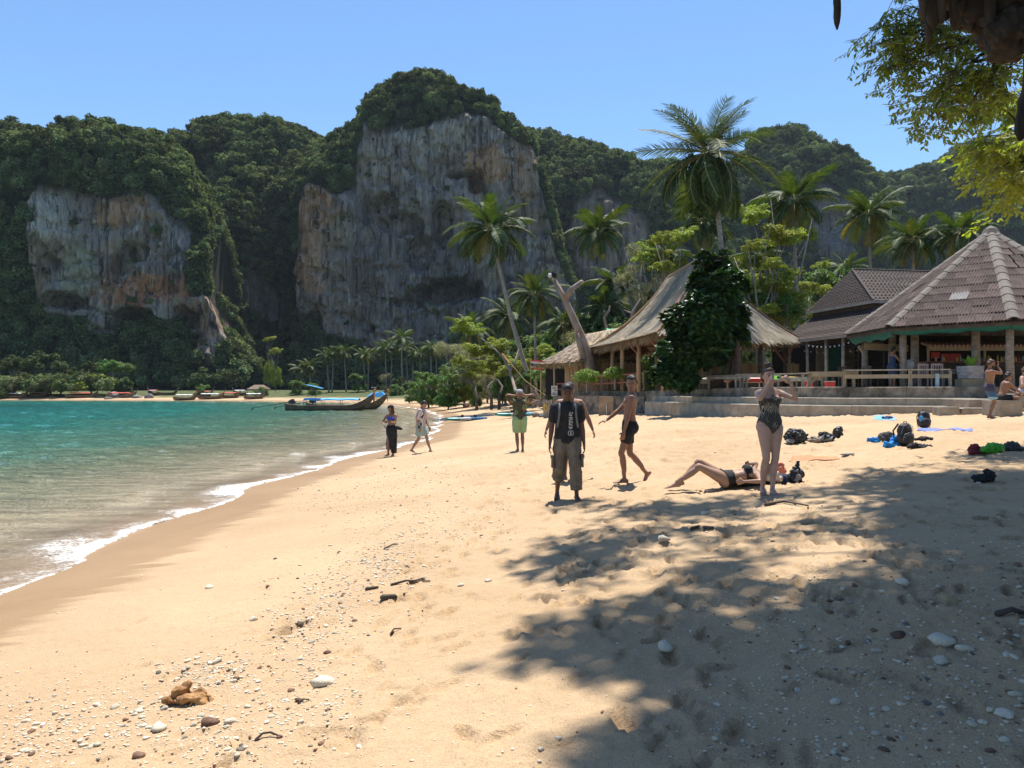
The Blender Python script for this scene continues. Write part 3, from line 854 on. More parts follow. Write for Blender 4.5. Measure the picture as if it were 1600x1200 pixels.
M_THATCH = leaf_mat('palm_thatch', [(0.20, 0.155, 0.115), (0.31, 0.255, 0.20), (0.40, 0.345, 0.285), (0.30, 0.22, 0.15)], 0.08, 0.9, (1.1, 1.0, 0.8))
M_THATCH2 = leaf_mat('thatch_fringe', [(0.24, 0.15, 0.08), (0.38, 0.26, 0.15), (0.50, 0.37, 0.23), (0.18, 0.11, 0.06)], 0.25, 0.9, (1.2, 1.0, 0.7))
M_SHING = mat('brown_shingle', [(0.045, 0.032, 0.028), (0.075, 0.056, 0.049), (0.115, 0.088, 0.077)], 9, 0.85, 0.5, 0.01, (1, 1, 1), detail=6, objrand=0.0)
M_SHEET = mat('weathered_fibre_sheet', [(0.065, 0.042, 0.034), (0.12, 0.085, 0.072), (0.20, 0.155, 0.135)], 2.6, 0.85, 0.3, 0.01, (1, 1, 1), detail=7, dirt=(4.0, (0.07, 0.05, 0.045), 0.6), objrand=0.32)
M_SHEETP = mat('pale_patch_sheet', [(0.28, 0.26, 0.24), (0.36, 0.33, 0.31)], 4, 0.8, 0.2)
M_CAP = mat('ridge_cap', [(0.10, 0.085, 0.07), (0.18, 0.155, 0.13), (0.27, 0.24, 0.20)], 3, 0.9, 0.4, 0.01, detail=7, dirt=(3.0, (0.12, 0.10, 0.085), 0.5), objrand=0.15)
M_TARP = mat('green_shade_net', [(0.008, 0.07, 0.06), (0.012, 0.14, 0.115)], 8, 0.7, 0.3)
M_WHITE = mat('white_paint', [(0.50, 0.50, 0.48), (0.62, 0.62, 0.60)], 5, 0.6, 0.1)
M_RED = mat('red_plastic', [(0.50, 0.03, 0.03), (0.62, 0.05, 0.04)], 4, 0.4, 0.05)
M_YELLOW = mat('yellow_plastic', [(0.70, 0.48, 0.03), (0.78, 0.56, 0.05)], 4, 0.4, 0.05)
M_PINKW = mat('pinkish_wood', [(0.40, 0.27, 0.25), (0.50, 0.37, 0.34)], 4, 0.7, 0.1)
M_BLUEP = mat('pale_blue_paint', [(0.25, 0.40, 0.48), (0.38, 0.52, 0.58)], 7, 0.7, 0.2)
M_BLACK = mat('black_cloth', [(0.008, 0.008, 0.010), (0.022, 0.022, 0.026)], 14, 0.85, 0.6, 0.01)
M_BARKP = mat('palm_bark', [(0.15, 0.125, 0.10), (0.27, 0.23, 0.19), (0.38, 0.34, 0.29)], 3.5, 0.9, 0.6, 0.02, (1, 1, 3))
M_BARKD = mat('old_dead_bark', [(0.13, 0.10, 0.085), (0.24, 0.20, 0.17), (0.34, 0.29, 0.245)], 2.4, 0.9, 0.7, 0.04, (1, 1, 0.5), detail=7, dirt=(1.5, (0.33, 0.17, 0.08), 0.5))

# ---- terrace: three tiers of concrete running round the front of the restaurants
TER = [(7.2, 43.0), (8.3, 38.5), (9.8, 34.0), (11.2, 31.4), (12.8, 29.9), (14.6, 29.1), (16.6, 28.6), (18.8, 28.3), (21.5, 28.1), (25.5, 28.4), (31, 29.5)]
def path_len(p):
    L = [0]
    for a, b in zip(p[:-1], p[1:]): L.append(L[-1]+math.hypot(b[0]-a[0], b[1]-a[1]))
    return L
def path_at(p, L, s):
    s = min(max(s, 0), L[-1])
    for i in range(len(p)-1):
        if s <= L[i+1]+1e-9:
            t = (s-L[i])/(L[i+1]-L[i]); a, b = p[i], p[i+1]
            d = Vector((b[0]-a[0], b[1]-a[1], 0)).normalized()
            return Vector((a[0]+(b[0]-a[0])*t, a[1]+(b[1]-a[1])*t, 0)), d
LT = path_len(TER)
def tier(name, label, off, ztop, zbot, s0, s1, thick, seg=1.9, m=M_CONC, lip=None, cat='wall'):
    t = thing(name, label, cat, (0, 0, 0), 0, 'concrete tiers of the terrace')
    r = random.Random(int(off*100)+5)
    s = s0; 
    while s < s1-0.05:
        L = min(seg*r.uniform(0.8, 1.25), s1-s)
        if s1-(s+L) < 0.6: L = s1-s
        mb = MB()
        k = 3
        tops = []
        for i in range(k+1):
            q, d = path_at(TER, LT, s+0.006+(L-0.012)*i/k)
            nrm = Vector((d.y, -d.x, 0))      # towards the sand
            z = ztop(q) if callable(ztop) else ztop
            f = q+nrm*off; bk = q+nrm*(off-thick)
            j = r.uniform(-0.006, 0.006)
            tops.append((f, bk, z+j, nrm))
        po = r.uniform(-0.008, 0.010)
        vs = []
        for f, bk, z, nrm in tops:
            f = f+nrm*po; e = 0.025
            vs += [(f.x, f.y, zbot), (f.x, f.y, z-e), (f.x-nrm.x*e, f.y-nrm.y*e, z), (bk.x, bk.y, z), (bk.x, bk.y, zbot)]
        fs = []
        for i in range(k):
            for a in range(5):
                b2 = (a+1) % 5
                fs.append((i*5+a, i*5+b2, (i+1)*5+b2, (i+1)*5+a)[::-1])
        fs.append((0, 1, 2, 3, 4)[::-1]); fs.append(tuple(k*5+a for a in range(5)))
        mb._add(vs, fs)
        mb.build('wall_block', m, t)
        s += L
    return t
ztop_main = lambda q: 2.28 + 0.16*float(sstep(43, 31, q.y))
tier('terrace_wall', 'top tier of the terrace, stained grey concrete wall below the bench rails', 0.0, ztop_main, 1.2, 0, LT[-1], 0.42, 2.1, M_CONC)
tier('terrace_step', 'middle concrete step running below the stained top wall', 0.62, 2.02, 1.1, 3.0, 25.5, 0.60, 2.3, M_CONC2)
tier('terrace_step', 'lowest concrete step at the sand, ending behind the black backpacks', 1.15, 1.74, 1.0, 3.2, 19.6, 0.52, 2.6, M_CONC2)
# terrace floor
mb = MB()
fl = []
for i in range(0, 41):
    q, d = path_at(TER, LT, LT[-1]*i/40); fl.append((q.x-0.40*d.y, q.y+0.40*d.x, ztop_main(q)-0.03))
fl += [(40, 60, 2.41), (8.0, 62, 2.25), (4.0, 54, 2.2)]
mb.poly(fl[::-1] if False else fl)
tag(mb.build('terrace_floor', M_CONC2), 'concrete terrace floor under the restaurants', kind='structure')
# low slab at the right where the men sit, and its broken end
def slab(name, label, pts, z0, z1, m, cat='ledge', group=None):
    mb = MB(); n = len(pts)
    rg = [[(x, y, z0) for x, y in pts], [(x, y, z1-0.02) for x, y in pts]]
    cx = sum(p[0] for p in pts)/n; cy = sum(p[1] for p in pts)/n
    rg.append([(cx+(x-cx)*0.985, cy+(y-cy)*0.985, z1) for x, y in pts])
    mb.rings(rg); o = mb.build(name, m); tag(o, label, cat, group); return o
slab('concrete_ledge', 'low concrete ledge half buried in sand behind the standing bather', [(14.6, 24.9), (17.5, 24.3), (22, 24.2), (22, 24.9), (17.5, 25.0), (14.7, 25.5)], 1.2, 1.73, M_CONC2)
slab('concrete_block', 'short broken block of concrete at the left end of the low ledge', [(13.9, 25.0), (14.5, 24.9), (14.62, 25.4), (14.0, 25.6)], 1.3, 1.76, M_CONC2, 'block')
slab('seat_wall', 'side wall of pale concrete beside the seated bathers', [(15.6, 26.2), (16.9, 26.1), (17.0, 27.9), (15.7, 28.0)], 1.3, 2.00, M_CONC2, 'wall')

# left lower walls near the hut stairs
def straight_wall(name, label, a, b, h0, z0, z1, th, m, seg=1.6):
    t = thing(name, label, 'wall', (0, 0, 0)); a = Vector(a); b = Vector(b); d = (b-a); L = d.length; d.normalize()
    n = max(1, int(L/seg)); r = random.Random(int(L*10))
    for i in range(n):
        p = a+d*(L*(i+0.5)/n); mb = MB()
        mb.box((p.x, p.y, (z0+z1)/2+r.uniform(-.012, .012)), (L/n-0.012, th+r.uniform(-.01, .01), z1-z0), (0, 0, math.atan2(d.y, d.x)))
        mb.build('wall_block', m, t)
    return t
straight_wall('low_wall', 'low cracked concrete wall below the red rail', (2.6, 46.5), (7.4, 42.4), 0, 0.9, 1.98, 0.35, M_CONC)
straight_wall('planter_kerb', 'upper grey kerb at the foot of the red rail', (3.9, 47.0), (7.6, 43.6), 0, 1.6, 2.26, 0.4, M_CONC)
# a few dark boulders between wall and steps
def rock_mesh(seed, size, sub=2, rough=0.28, flat=1.0):
    bm = bmesh.new(); bmesh.ops.create_icosphere(bm, subdivisions=sub, radius=1.0)
    co = np.array([v.co[:] for v in bm.verts])
    rr = np.random.default_rng(seed); o = rr.uniform(0, 50, 3)
    r = 1+rough*fbm(co[:, 0]*1.1+o[0], co[:, 1]*1.1+o[1], co[:, 2]*1.1+o[2], 3)
    # a few planar cuts give it facets
    co = co*r[:, None]
    for k in range(6):
        n = rr.normal(size=3); n /= np.linalg.norm(n); dd = co@n; lim = rr.uniform(0.6, 0.9)
        co = co - np.outer(np.maximum(dd-lim, 0), n)*0.9
    for v, c in zip(bm.verts, co): v.co = (c[0]*size[0], c[1]*size[1], c[2]*size[2]*flat)
    me = bpy.data.meshes.new('rock'); bm.to_mesh(me); bm.free()
    if sub > 2: me.polygons.foreach_set('use_smooth', [True]*len(me.polygons))
    return me
M_BOULD = mat('dark_boulder', [(0.07, 0.065, 0.06), (0.16, 0.145, 0.13), (0.28, 0.26, 0.23)], 3, 0.9, 0.6, 0.02)
for i, (x, y, s, lb) in enumerate([(7.0, 41.6, 0.42, 'dark boulder wedged between the low wall and the steps'), (7.6, 41.0, 0.30, 'smaller boulder at the left foot of the concrete steps'), (2.0, 46.6, 0.38, 'pale boulder left of the low cracked wall'), (1.5, 47.6, 0.3, 'small boulder beside the fallen branches')]):
    me = rock_mesh(40+i, (s, s*0.8, s*0.6), 3); me.materials.append(M_BOULD)
    tag(obj('boulder', me, None, (x, y, ground_z(x, y)+0.1)), lb, 'boulder')

# ---- thatch
def bez_surface(f, nu, nv):
    return [[f(i/nu, j/nv) for i in range(nu+1)] for j in range(nv+1)]
def thatch_face(f, rows, dens, rr, blade=(0.55, 0.045), lift=0.05):
    """f(u,v): v=0 eave, v=1 ridge. Overlapping straw blades laid down the slope"""
    Q = []
    for j in range(rows):
        v = (j+0.6)/rows
        p0 = f(0, v); p1 = f(1, v); W = (p1-p0).length
        n = max(2, int(W*dens))
        for i in range(n):
            u = (i+rr.random())/n
            vv = min(1, max(0.0, v+rr.normal(0, 0.25/rows)))
            a = f(u, vv); b = f(u, max(vv-0.5/rows*1.2-0.02, -0.03))
            d = (b-a); 
            if d.length < 1e-4: continue
            d.normalize()
            e = (f(min(u+0.01, 1), vv)-f(max(u-0.01, 0), vv)).normalized()
            nrm = e.cross(d).normalized()
            if nrm.z < 0: nrm = -nrm
            L = blade[0]*rr.uniform(0.6, 1.3); w = blade[1]*rr.uniform(0.6, 1.6)
            dd = (d + e*rr.normal(0, 0.10)).normalized()
            s = a+nrm*(0.01+rr.random()*0.02); t = a+dd*L+nrm*(lift*rr.uniform(0.2, 1.4))
            Q.append([s-e*w*0.6, s+e*w*0.6, t+e*w*0.4, t-e*w*0.4])
    return Q
def fringe(f, n, rr, L=0.45, w=0.035, rows=3):
    Q = []
    for k in range(n):
        u = rr.random(); a = f(u, 0.01*rr.random()*rows)
        b = f(u, 0.12); out = (a-b); out.normalize()
        e = (f(min(u+0.01, 1), 0)-f(max(u-0.01, 0), 0)).normalized()
        ll = L*rr.uniform(0.4, 1.25)
        d = (out*rr.uniform(0.1, 0.7)+Vector((0, 0, -1))*rr.uniform(0.6, 1.2)+e*rr.normal(0, 0.22)).normalized()
        ww = w*rr.uniform(0.5, 1.5)
        a = a - out*rr.uniform(0, 0.12)
        Q.append([a-e*ww, a+e*ww, a+d*ll+e*ww*0.3, a+d*ll-e*ww*0.3])
    return Q
def qarr(Q): return np.array([[tuple(v) for v in q] for q in Q], np.float32)
def under_sheet(f, nu=14, nv=8, th=0.09):
    mb = MB()
    for dz, flip in ((0.0, False), (-th, True)):
        g = bez_surface(lambda u, v: f(u, v)+Vector((0, 0, dz)), nu, nv)
        b = len(mb.V)
        mb.V += [tuple(p) for row in g for p in row]
        for j in range(nv):
            for i in range(nu):
                q = (b+j*(nu+1)+i, b+j*(nu+1)+i+1, b+(j+1)*(nu+1)+i+1, b+(j+1)*(nu+1)+i)
                mb.F.append(q[::-1] if flip else q); mb.M.append(0)
    return mb

def lerp(a, b, t): return a+(b-a)*t
def ruled(e0, e1, r0, r1, sag=0.9, ulift=0.25):
    """roof face between an eave e0-e1 and ridge r0-r1, hollow like old thatch"""
    def f(u, v):
        e = lerp(e0, e1, u) - Vector((0, 0, ulift*4*u*(1-u)*0.3)); r = lerp(r0, r1, u)
        p = lerp(e, r, v)
        p.z -= sag*4*v*(1-v)*0.5
        return p
    return f
rr_t = np.random.default_rng(77)
# ---- big thatched pavilion
pav = thing('thatched_pavilion', 'large open thatched pavilion with a hollow swooping roof behind the dark leafy tree', 'pavilion', (10, 45, 2.3))
o_ = Vector((10, 45, 2.3))
eF = Vector((7.35, 38.4, 5.25)); eL = Vector((4.75, 50.0, 5.05)); eR = Vector((16.6, 44.2, 5.25)); eB = Vector((14.0, 55.5, 5.2))
rN = Vector((10.9, 44.6, 9.95)); rF = Vector((10.3, 50.3, 9.75))
faces = [ruled(eL, eF, rF, rN, 1.75), ruled(eF, eR, rN, rN+Vector((0.02, 0, 0)), 0.75), ruled(eR, eB, rN, rF, 1.2), ruled(eB, eL, rF, rF+Vector((-0.02, 0, 0)), 1.2)]
allq = []; frq = []
for i, f in enumerate(faces):
    g = lambda u, v, f=f: f(u, v)-o_
    if i < 2: allq += thatch_face(g, 26, 15, rr_t, (0.62, 0.05), 0.05); frq += fringe(g, 1500, rr_t, 0.5, 0.03)
    else: allq += thatch_face(g, 12, 5, rr_t, (0.9, 0.12), 0.05); frq += fringe(g, 400, rr_t, 0.45, 0.04)
    under_sheet(g, 14, 10).build('roof_underlay', M_THATCH2, pav, smooth=True)
tag(obj('roof_thatch', quads_mesh('roof_thatch', qarr(allq), M_THATCH), pav), kind='stuff')
tag(obj('eave_fringe', quads_mesh('eave_fringe', qarr(frq), M_THATCH2), pav), kind='stuff')
mb = MB()   # rolled ridge and hips
def curve_pts(f, u, n=9): return [f(u, i/(n-1))-o_+Vector((0, 0, 0.04)) for i in range(n)]
mb.tube([rN-o_, rF-o_], 0.12, 6); mb.tube(curve_pts(faces[1], 0.0), 0.07, 6); mb.tube(curve_pts(faces[1], 1.0), 0.07, 6); mb.tube(curve_pts(faces[0], 0.0), 0.07, 6)
mb.build('roof_ridge', M_THATCH2, pav, smooth=True)
zf = 2.3-2.3
def post(parent, x, y, z0, z1, r, m, name='post', oo=None):
    mb = MB(); oo = oo or Vector((0, 0, 0))
    k = random.uniform(-0.04, 0.04)
    mb.tube([Vector((x, y, z0))-oo, Vector((x+k, y, (z0+z1)/2))-oo, Vector((x, y, z1))-oo], [r*1.08, r, r*0.95], 9, cap=False)
    return mb.build(name, m, parent, smooth=True)
for (x, y) in ((7.75, 39.2), (7.0, 42.3), (6.4, 44.6), (6.1, 46.4), (5.6, 49.0), (10.5, 40.9), (12.6, 42.4), (14.0, 43.3), (15.8, 44.4), (13.5, 53.5), (8.6, 52), (13.2, 46.0)):
    post(pav, x, y, 2.2, 5.35, 0.12, M_WOODD if (x > 8) else M_BAMBOO, oo=o_)
mb = MB()   # braces and ring beams
def B(a, b, w=0.1, m=0): mb.bar(Vector(a)-o_, Vector(b)-o_, w, w, m)
B((7.75, 39.2, 5.15), (5.6, 49, 4.95)); B((7.75, 39.2, 5.15), (15.8, 44.4, 5.15)); B((15.8, 44.4, 5.15), (13.5, 53.5, 5.1))
B((7.75, 39.2, 4.0), (7.0, 38.9, 4.9), .08); B((7.75, 39.2, 4.1), (8.9, 40.0, 5.1), .08); B((7.0, 42.3, 4.2), (6.3, 42.3, 5.0), .08); B((15.8, 44.4, 3.9), (16.3, 44.3, 5.0), .08); B((15.8, 44.4, 3.9), (14.6, 43.7, 5.1), .08)
B((12.6, 42.4, 4.1), (11.6, 41.7, 5.0), .08); B((7.0, 42.3, 4.9), (13.5, 46, 4.9), .08); B((6.4, 44.6, 4.95), (13, 50, 4.95), .08)
for i in range(12):
    t = i/11; a = lerp(Vector((7.3, 38.9, 5.2)), Vector((16.2, 44.2, 5.2)), t); b2 = lerp(Vector((7.4, 39, 5.3)), rN, 1)
    B(a, lerp(a, b2, 0.8)-Vector((0, 0, 0.4)), .05)
mb.build('roof_frame', M_WOODR, pav)
# bamboo screens: each pole its own piece, shared meshes
BAMB = []
for k in range(5):
    mb = MB(); r = random.Random(k); h = 1.0
    pts = [Vector((r.uniform(-.006, .006), 0, h*i/5)) for i in range(6)]
    mb.tube(pts, [0.036*(1.12 if i % 2 else 1) for i in range(6)], 6, cap=False)
    BAMB.append(mb.mesh('bamboo_pole', M_BAMBOO))
def screen(parent, a, b, z0, h, oo=Vector((0, 0, 0)), ragged=0.06, gap=0.078, top=None):
    a = Vector(a); b = Vector(b); L = (b-a).length; n = int(L/gap); r = random.Random(n+int(z0*10))
    for i in range(n):
        t = (i+0.5)/n; p = lerp(a, b, t)
        hh = (top(t) if top else h) + r.uniform(-ragged, ragged)
        if hh < 0.15: continue
        o = obj('bamboo_pole', BAMB[r.randrange(5)], parent, (p.x-oo.x, p.y-oo.y, z0-oo.z), (0, 0, r.uniform(0, 6)), (1, 1, hh))
screen(pav, (12.9, 44.8, 0), (15.6, 46.3, 0), 3.05, 0.85, o_)
screen(pav, (15.9, 44.9, 0), (16.9, 45.2, 0), 3.05, 0.85, o_)
screen(pav, (8.0, 43.0, 0), (12.4, 45.4, 0), 2.3, 2.3, o_, 0.02, 0.11)
screen(pav, (5.0, 50.6, 0), (8.2, 52.5, 0), 2.3, 1.9, o_, 0.1, 0.10)
mb = MB()
mb.bar(Vector((12.7, 44.6, 3.0))-o_, Vector((17.0, 45.3, 3.0))-o_, 0.06, 0.12); mb.bar(Vector((12.7, 44.6, 2.6))-o_, Vector((17.0, 45.3, 2.6))-o_, 0.05, 0.5)
mb.build('screen_rail', M_BAMBOO, pav)

# ---- small thatched lean-to hut left of the dead tree
hut = thing('bamboo_hut', 'small bamboo hut under ragged thatch behind the pollarded dead tree', 'hut', (4.5, 52, 2.0))
o2 = Vector((4.5, 52, 2.0))
hE0 = Vector((1.45, 50.0, 4.05)); hE1 = Vector((4.3, 47.8, 4.15)); hE2 = Vector((9.0, 50.5, 4.95)); hR0 = Vector((5.2, 54.5, 6.3)); hR1 = Vector((8.6, 53.5, 6.9))
hf = [ruled(hE0, hE1, hR0, hR0+Vector((0.6, 0, 0.1)), 0.5), ruled(hE1, hE2, hR0+Vector((0.6, 0, 0.1)), hR1, 0.3)]
aq = []; fq = []
for f in hf:
    g = lambda u, v, f=f: f(u, v)-o2
    aq += thatch_face(g, 16, 11, rr_t, (0.6, 0.06), 0.10); fq += fringe(g, 450, rr_t, 0.35, 0.03)
    under_sheet(g, 10, 6).build('roof_underlay', M_THATCH2, hut, smooth=True)
tag(obj('roof_thatch', quads_mesh('roof_thatch', qarr(aq), M_THATCH), hut), kind='stuff')
tag(obj('eave_fringe', quads_mesh('eave_fringe', qarr(fq), M_THATCH2), hut), kind='stuff')
screen(hut, (4.35, 48.4, 0), (8.6, 50.9, 0), 2.1, 2.0, o2, 0.03, 0.09)
screen(hut, (3.4, 49.4, 0), (4.35, 48.4, 0), 2.0, 2.0, o2, 0.03, 0.09)
for (x, y) in ((1.9, 50.1), (2.7, 49.5), (4.2, 48.3), (8.6, 50.9)): post(hut, x, y, 1.7, 4.1, 0.06, M_BAMBOO, oo=o2)
mb = MB()   # back wall, inside shade put into its dark colour
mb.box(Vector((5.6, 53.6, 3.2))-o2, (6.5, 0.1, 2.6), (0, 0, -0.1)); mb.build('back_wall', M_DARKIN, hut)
# stair side board: sloping bamboo panel
st = thing('bamboo_ramp_wall', 'sloping panel of split bamboo beside the hut stair', 'panel', (4.6, 47.2, 1.9))
screen(st, (4.0, 47.2, 0), (5.9, 47.0, 0), 1.95, 1.0, Vector((4.6, 47.2, 1.9)), 0.01, 0.085, top=lambda t: 0.35+1.35*t)

# ---- red-brown rails
def rail_fence(name, label, a, b, z, h, posts, rails, m, pw=0.06, rw=0.05, group=None):
    a = Vector(a); b = Vector(b); c = (a+b)/2
    t = thing(name, label, 'railing', (c.x, c.y, z), 0, group)
    oo = Vector((c.x, c.y, z))
    for i in range(posts):
        p = lerp(a, b, i/(posts-1)); mb = MB(); mb.box((p.x-oo.x, p.y-oo.y, p.z+h/2-oo.z), (pw, pw, h)); mb.build('post', m, t)
    d = (b-a).normalized(); n = Vector((d.y, -d.x, 0))
    for rz in rails:
        mb = MB(); mb.bar(a+n*(pw/2+0.015)+Vector((0, 0, h*rz))-oo, b+n*(pw/2+0.015)+Vector((0, 0, h*rz))-oo, 0.03, rw*1.6); mb.build('rail', m, t)
    return t
rail_fence('red_railing', 'red brown wooden railing in front of the clipped bushes', (4.15, 45.9, 2.25), (6.85, 42.6, 2.38), 2.25, 0.88, 9, (0.45, 0.95), M_WOODR)
rail_fence('red_railing', 'short red brown railing beside the white notice board', (2.75, 46.9, 2.0), (3.65, 46.2, 2.0), 2.0, 0.75, 4, (0.5, 0.95), M_WOODR)

# ---- shingled two-tier restaurant
sh = thing('shingled_restaurant', 'dark brown restaurant building with a two tiered shingle roof', 'building', (22, 43, 2.4))
o3 = Vector((22, 43, 2.4))
A = Vector((17.55, 38.3, 5.2)); Bq = Vector((15.95, 46.0, 5.2)); Cq = Vector((27.5, 39.8, 5.2)); Dq = Vector((26, 48, 5.2))
cx_ = (A+Bq+Cq+Dq)/4
def inset(p, t, z): q = lerp(p, cx_, t); q.z = z; return q
lowin = [inset(p, 0.30, 6.62) for p in (Bq, A, Cq, Dq)]; lowout = [Bq, A, Cq, Dq]
upout = [inset(p, 0.245, 6.95) for p in (Bq, A, Cq, Dq)]
ridge0 = lerp(lerp(A, Bq, 0.5), cx_, 0.42); ridge0.z = 9.0; ridge1 = lerp(lerp(Cq, Dq, 0.5), cx_, 0.42); ridge1.z = 9.0
def shingle_face(e0, e1, r0, r1, rows, name='shingle_courses'):
    mb = MB(); th = 0.022
    n = (e1-e0).cross(r0-e0).normalized()
    if n.z < 0: n = -n
    rq = random.Random(rows)
    for j in range(rows):
        v0 = j/rows; v1 = (j+1)/rows
        a0 = lerp(e0, r0, v0); a1 = lerp(e1, r1, v0); b0 = lerp(e0, r0, v1); b1 = lerp(e1, r1, v1)
        W = (a1-a0).length; k = max(1, int(W/0.22))
        off = 0.5 if j % 2 else 0
        for i in range(k):
            u0 = min(1, max(0, (i+off*0.5)/k)); u1 = min(1, (i+1+off*0.5)/k-0.012)
            h = n*(th*rq.uniform(0.8, 1.2)); l = n*0.002
            p = [lerp(a0, a1, u0)+h, lerp(a0, a1, u1)+h, lerp(b0, b1, u1)+l, lerp(b0, b1, u0)+l]
            q = [lerp(a0, a1, u0)-l, lerp(a0, a1, u1)-l]
            mb._add([x-o3 for x in p+q], [(0, 1, 2, 3), (4, 5, 1, 0)])
    tag(mb.build(name, M_SHING, sh), kind='stuff')
for i, j in ((0, 1), (1, 2)):
    shingle_face(lowout[i], lowout[j], lowin[i], lowin[j], 16)
shingle_face(upout[0], upout[1], ridge0, ridge0+Vector((0.01, 0, 0)), 22)
shingle_face(upout[1], upout[2], ridge0, ridge1, 22)
mb = MB()
for i in range(4):
    j = (i+1) % 4
    for (u, w) in (((lowout[i], lowout[j]), (lowin[j], lowin[i])),):
        dz = Vector((0, 0, -0.05)); mb.poly([p-o3+dz for p in (u[0], u[1], w[0], w[1])])
dz = Vector((0, 0, -0.05))
mb.poly([p-o3+dz for p in (upout[0], upout[1], ridge0)]); mb.poly([p-o3+dz for p in (upout[1], upout[2], ridge1, ridge0)]); mb.poly([p-o3+dz for p in (upout[2], upout[3], ridge1)]); mb.poly([p-o3+dz for p in (upout[3], upout[0], ridge0, ridge1)])
for i in range(4):      # clerestory wall between the tiers
    j = (i+1) % 4; a, b2 = lowin[i], lowin[j]
    mb.poly([Vector((a.x, a.y, 6.4))-o3, Vector((b2.x, b2.y, 6.4))-o3, Vector((b2.x, b2.y, 6.98))-o3, Vector((a.x, a.y, 6.98))-o3])
mb.build('roof_boards', M_WOODD, sh)
mb = MB()
for a, b2 in ((Bq, A), (A, Cq), (upout[0], upout[1]), (upout[1], upout[2])): mb.bar(a-o3-Vector((0, 0, 0.08)), b2-o3-Vector((0, 0, 0.08)), 0.04, 0.15)
mb.build('fascia', M_WOODG, sh)
mb = MB(); mb.tube([A-o3+Vector((0, 0, .03)), lowin[1]-o3+Vector((0, 0, .03))], 0.05, 6); mb.tube([upout[1]-o3+Vector((0, 0, .03)), ridge0-o3+Vector((0, 0, .03))], 0.05, 6); mb.tube([ridge0-o3+Vector((0, 0, .03)), ridge1-o3+Vector((0, 0, .03))], 0.05, 6)
mb.build('hip_cap', M_SHING, sh)
for (x, y) in ((16.4, 45.4), (16.75, 43.6), (17.1, 41.8), (17.35, 40.2), (17.7, 38.6), (20, 39.1), (22.5, 39.4)): post(sh, x, y, 2.3, 5.2, 0.09, M_WOODG, oo=o3)
mb = MB()   # back walls, shade put into their colour, and a service counter inside
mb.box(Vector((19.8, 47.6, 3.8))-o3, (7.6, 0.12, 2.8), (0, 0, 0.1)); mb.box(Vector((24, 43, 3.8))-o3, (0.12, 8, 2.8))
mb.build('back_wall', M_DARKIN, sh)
mb = MB()
for i in range(9):
    z = 2.7+0.28*i; mb.bar(Vector((18.2, 45.6, z))-o3, Vector((20.6, 45.9, z))-o3, 0.04, 0.05)
for x in (18.2, 19.0, 19.8, 20.6): mb.bar(Vector((x, 45.66, 2.4))-o3, Vector((x, 45.66, 5.0))-o3, 0.06)
mb.build('window_lattice', M_WOODG, sh)
mb = MB(); mb.box(Vector((19.4, 46.1, 3.9))-o3, (2.3, 0.05, 1.9)); mb.build('pale_panel', M_CONC2, sh)
mb = MB(); mb.box(Vector((17.9, 42.3, 3.6))-o3, (0.9, 0.06, 2.3)); mb.build('green_curtain', mat('dark_green_cloth', [(0.01, 0.045, 0.035), (0.02, 0.075, 0.055)], 5, 0.9, 0.2), sh)
# hanging bulbs on strings
def bulb_string(a, b, n, sag, label):
    a = Vector(a); b = Vector(b)
    t = thing('string_lights', label, 'string lights', a, 0, 'unlit string lights under the eaves')
    pts = [lerp(a, b, i/n)-a-Vector((0, 0, sag*4*(i/n)*(1-i/n))) for i in range(n+1)]
    mb = MB(); mb.tube(pts, 0.008, 4); mb.build('cable', M_BLACK, t)
    for i in range(1, n):
        obj('bulb', BULB, t, pts[i]-Vector((0, 0, 0.05)))
mb = MB(); mb.ell((0, 0, 0), (0.038, 0.038, 0.05), None, 8, 5); BULB = mb.mesh('bulb', M_WHITE, True)
bulb_string((13.4, 42.9, 4.95), (16.2, 45.0, 4.75), 12, 0.2, 'string of white bulbs under the right eave of the thatched pavilion')
bulb_string((16.4, 43.0, 4.9), (17.5, 38.8, 4.95), 12, 0.25, 'string of white bulbs at the left eave of the shingled restaurant')
bulb_string((16.6, 44.5, 4.7), (19.5, 40.0, 4.8), 13, 0.3, 'string of white bulbs deeper under the shingled roof')

# ---- octagonal bar with fibre-sheet roof
oc = Vector((20.6, 33.0, 2.4))
bar_ = thing('octagonal_bar', 'open sided octagonal beach bar under a steep corrugated fibre sheet roof', 'building', oc)
RO = 5.75; ZE = 4.85-2.4; ZP = 9.15-2.4
vang = [R(200+45*k) for k in range(8)]
V8 = [Vector((RO*math.cos(a), RO*math.sin(a), ZE)) for a in vang]
peak = Vector((0, 0, ZP))
NR = 13
SHM = {}
def corr_piece(w, l, key):
    """a fibre sheet w wide, l long, with round corrugations; local x across, y down the slope"""
    if key in SHM: return SHM[key]
    mb = MB(); nw = max(4, int(round(w/0.055))); th = 0.012
    vs = []; fs = []
    for jy in (0, 1):
        for i in range(nw+1):
            x = -w/2+w*i/nw; z = 0.026*math.cos(PI*i)
            vs.append((x, (jy-0.5)*l, z+(0.018 if jy == 0 else -0.0)))
    for i in range(nw): fs.append((i, i+1, nw+1+i+1, nw+1+i))
    b = len(vs)
    for i in range(nw+1): x, y, z = vs[i]; vs.append((x, y, z-th*1.6))
    for i in range(nw): fs.append((b+i, b+i+1, i+1, i))
    mb._add(vs, fs); SHM[key] = mb.mesh('roof_sheet', M_SHEET)
    return SHM[key]
rs_ = random.Random(4)
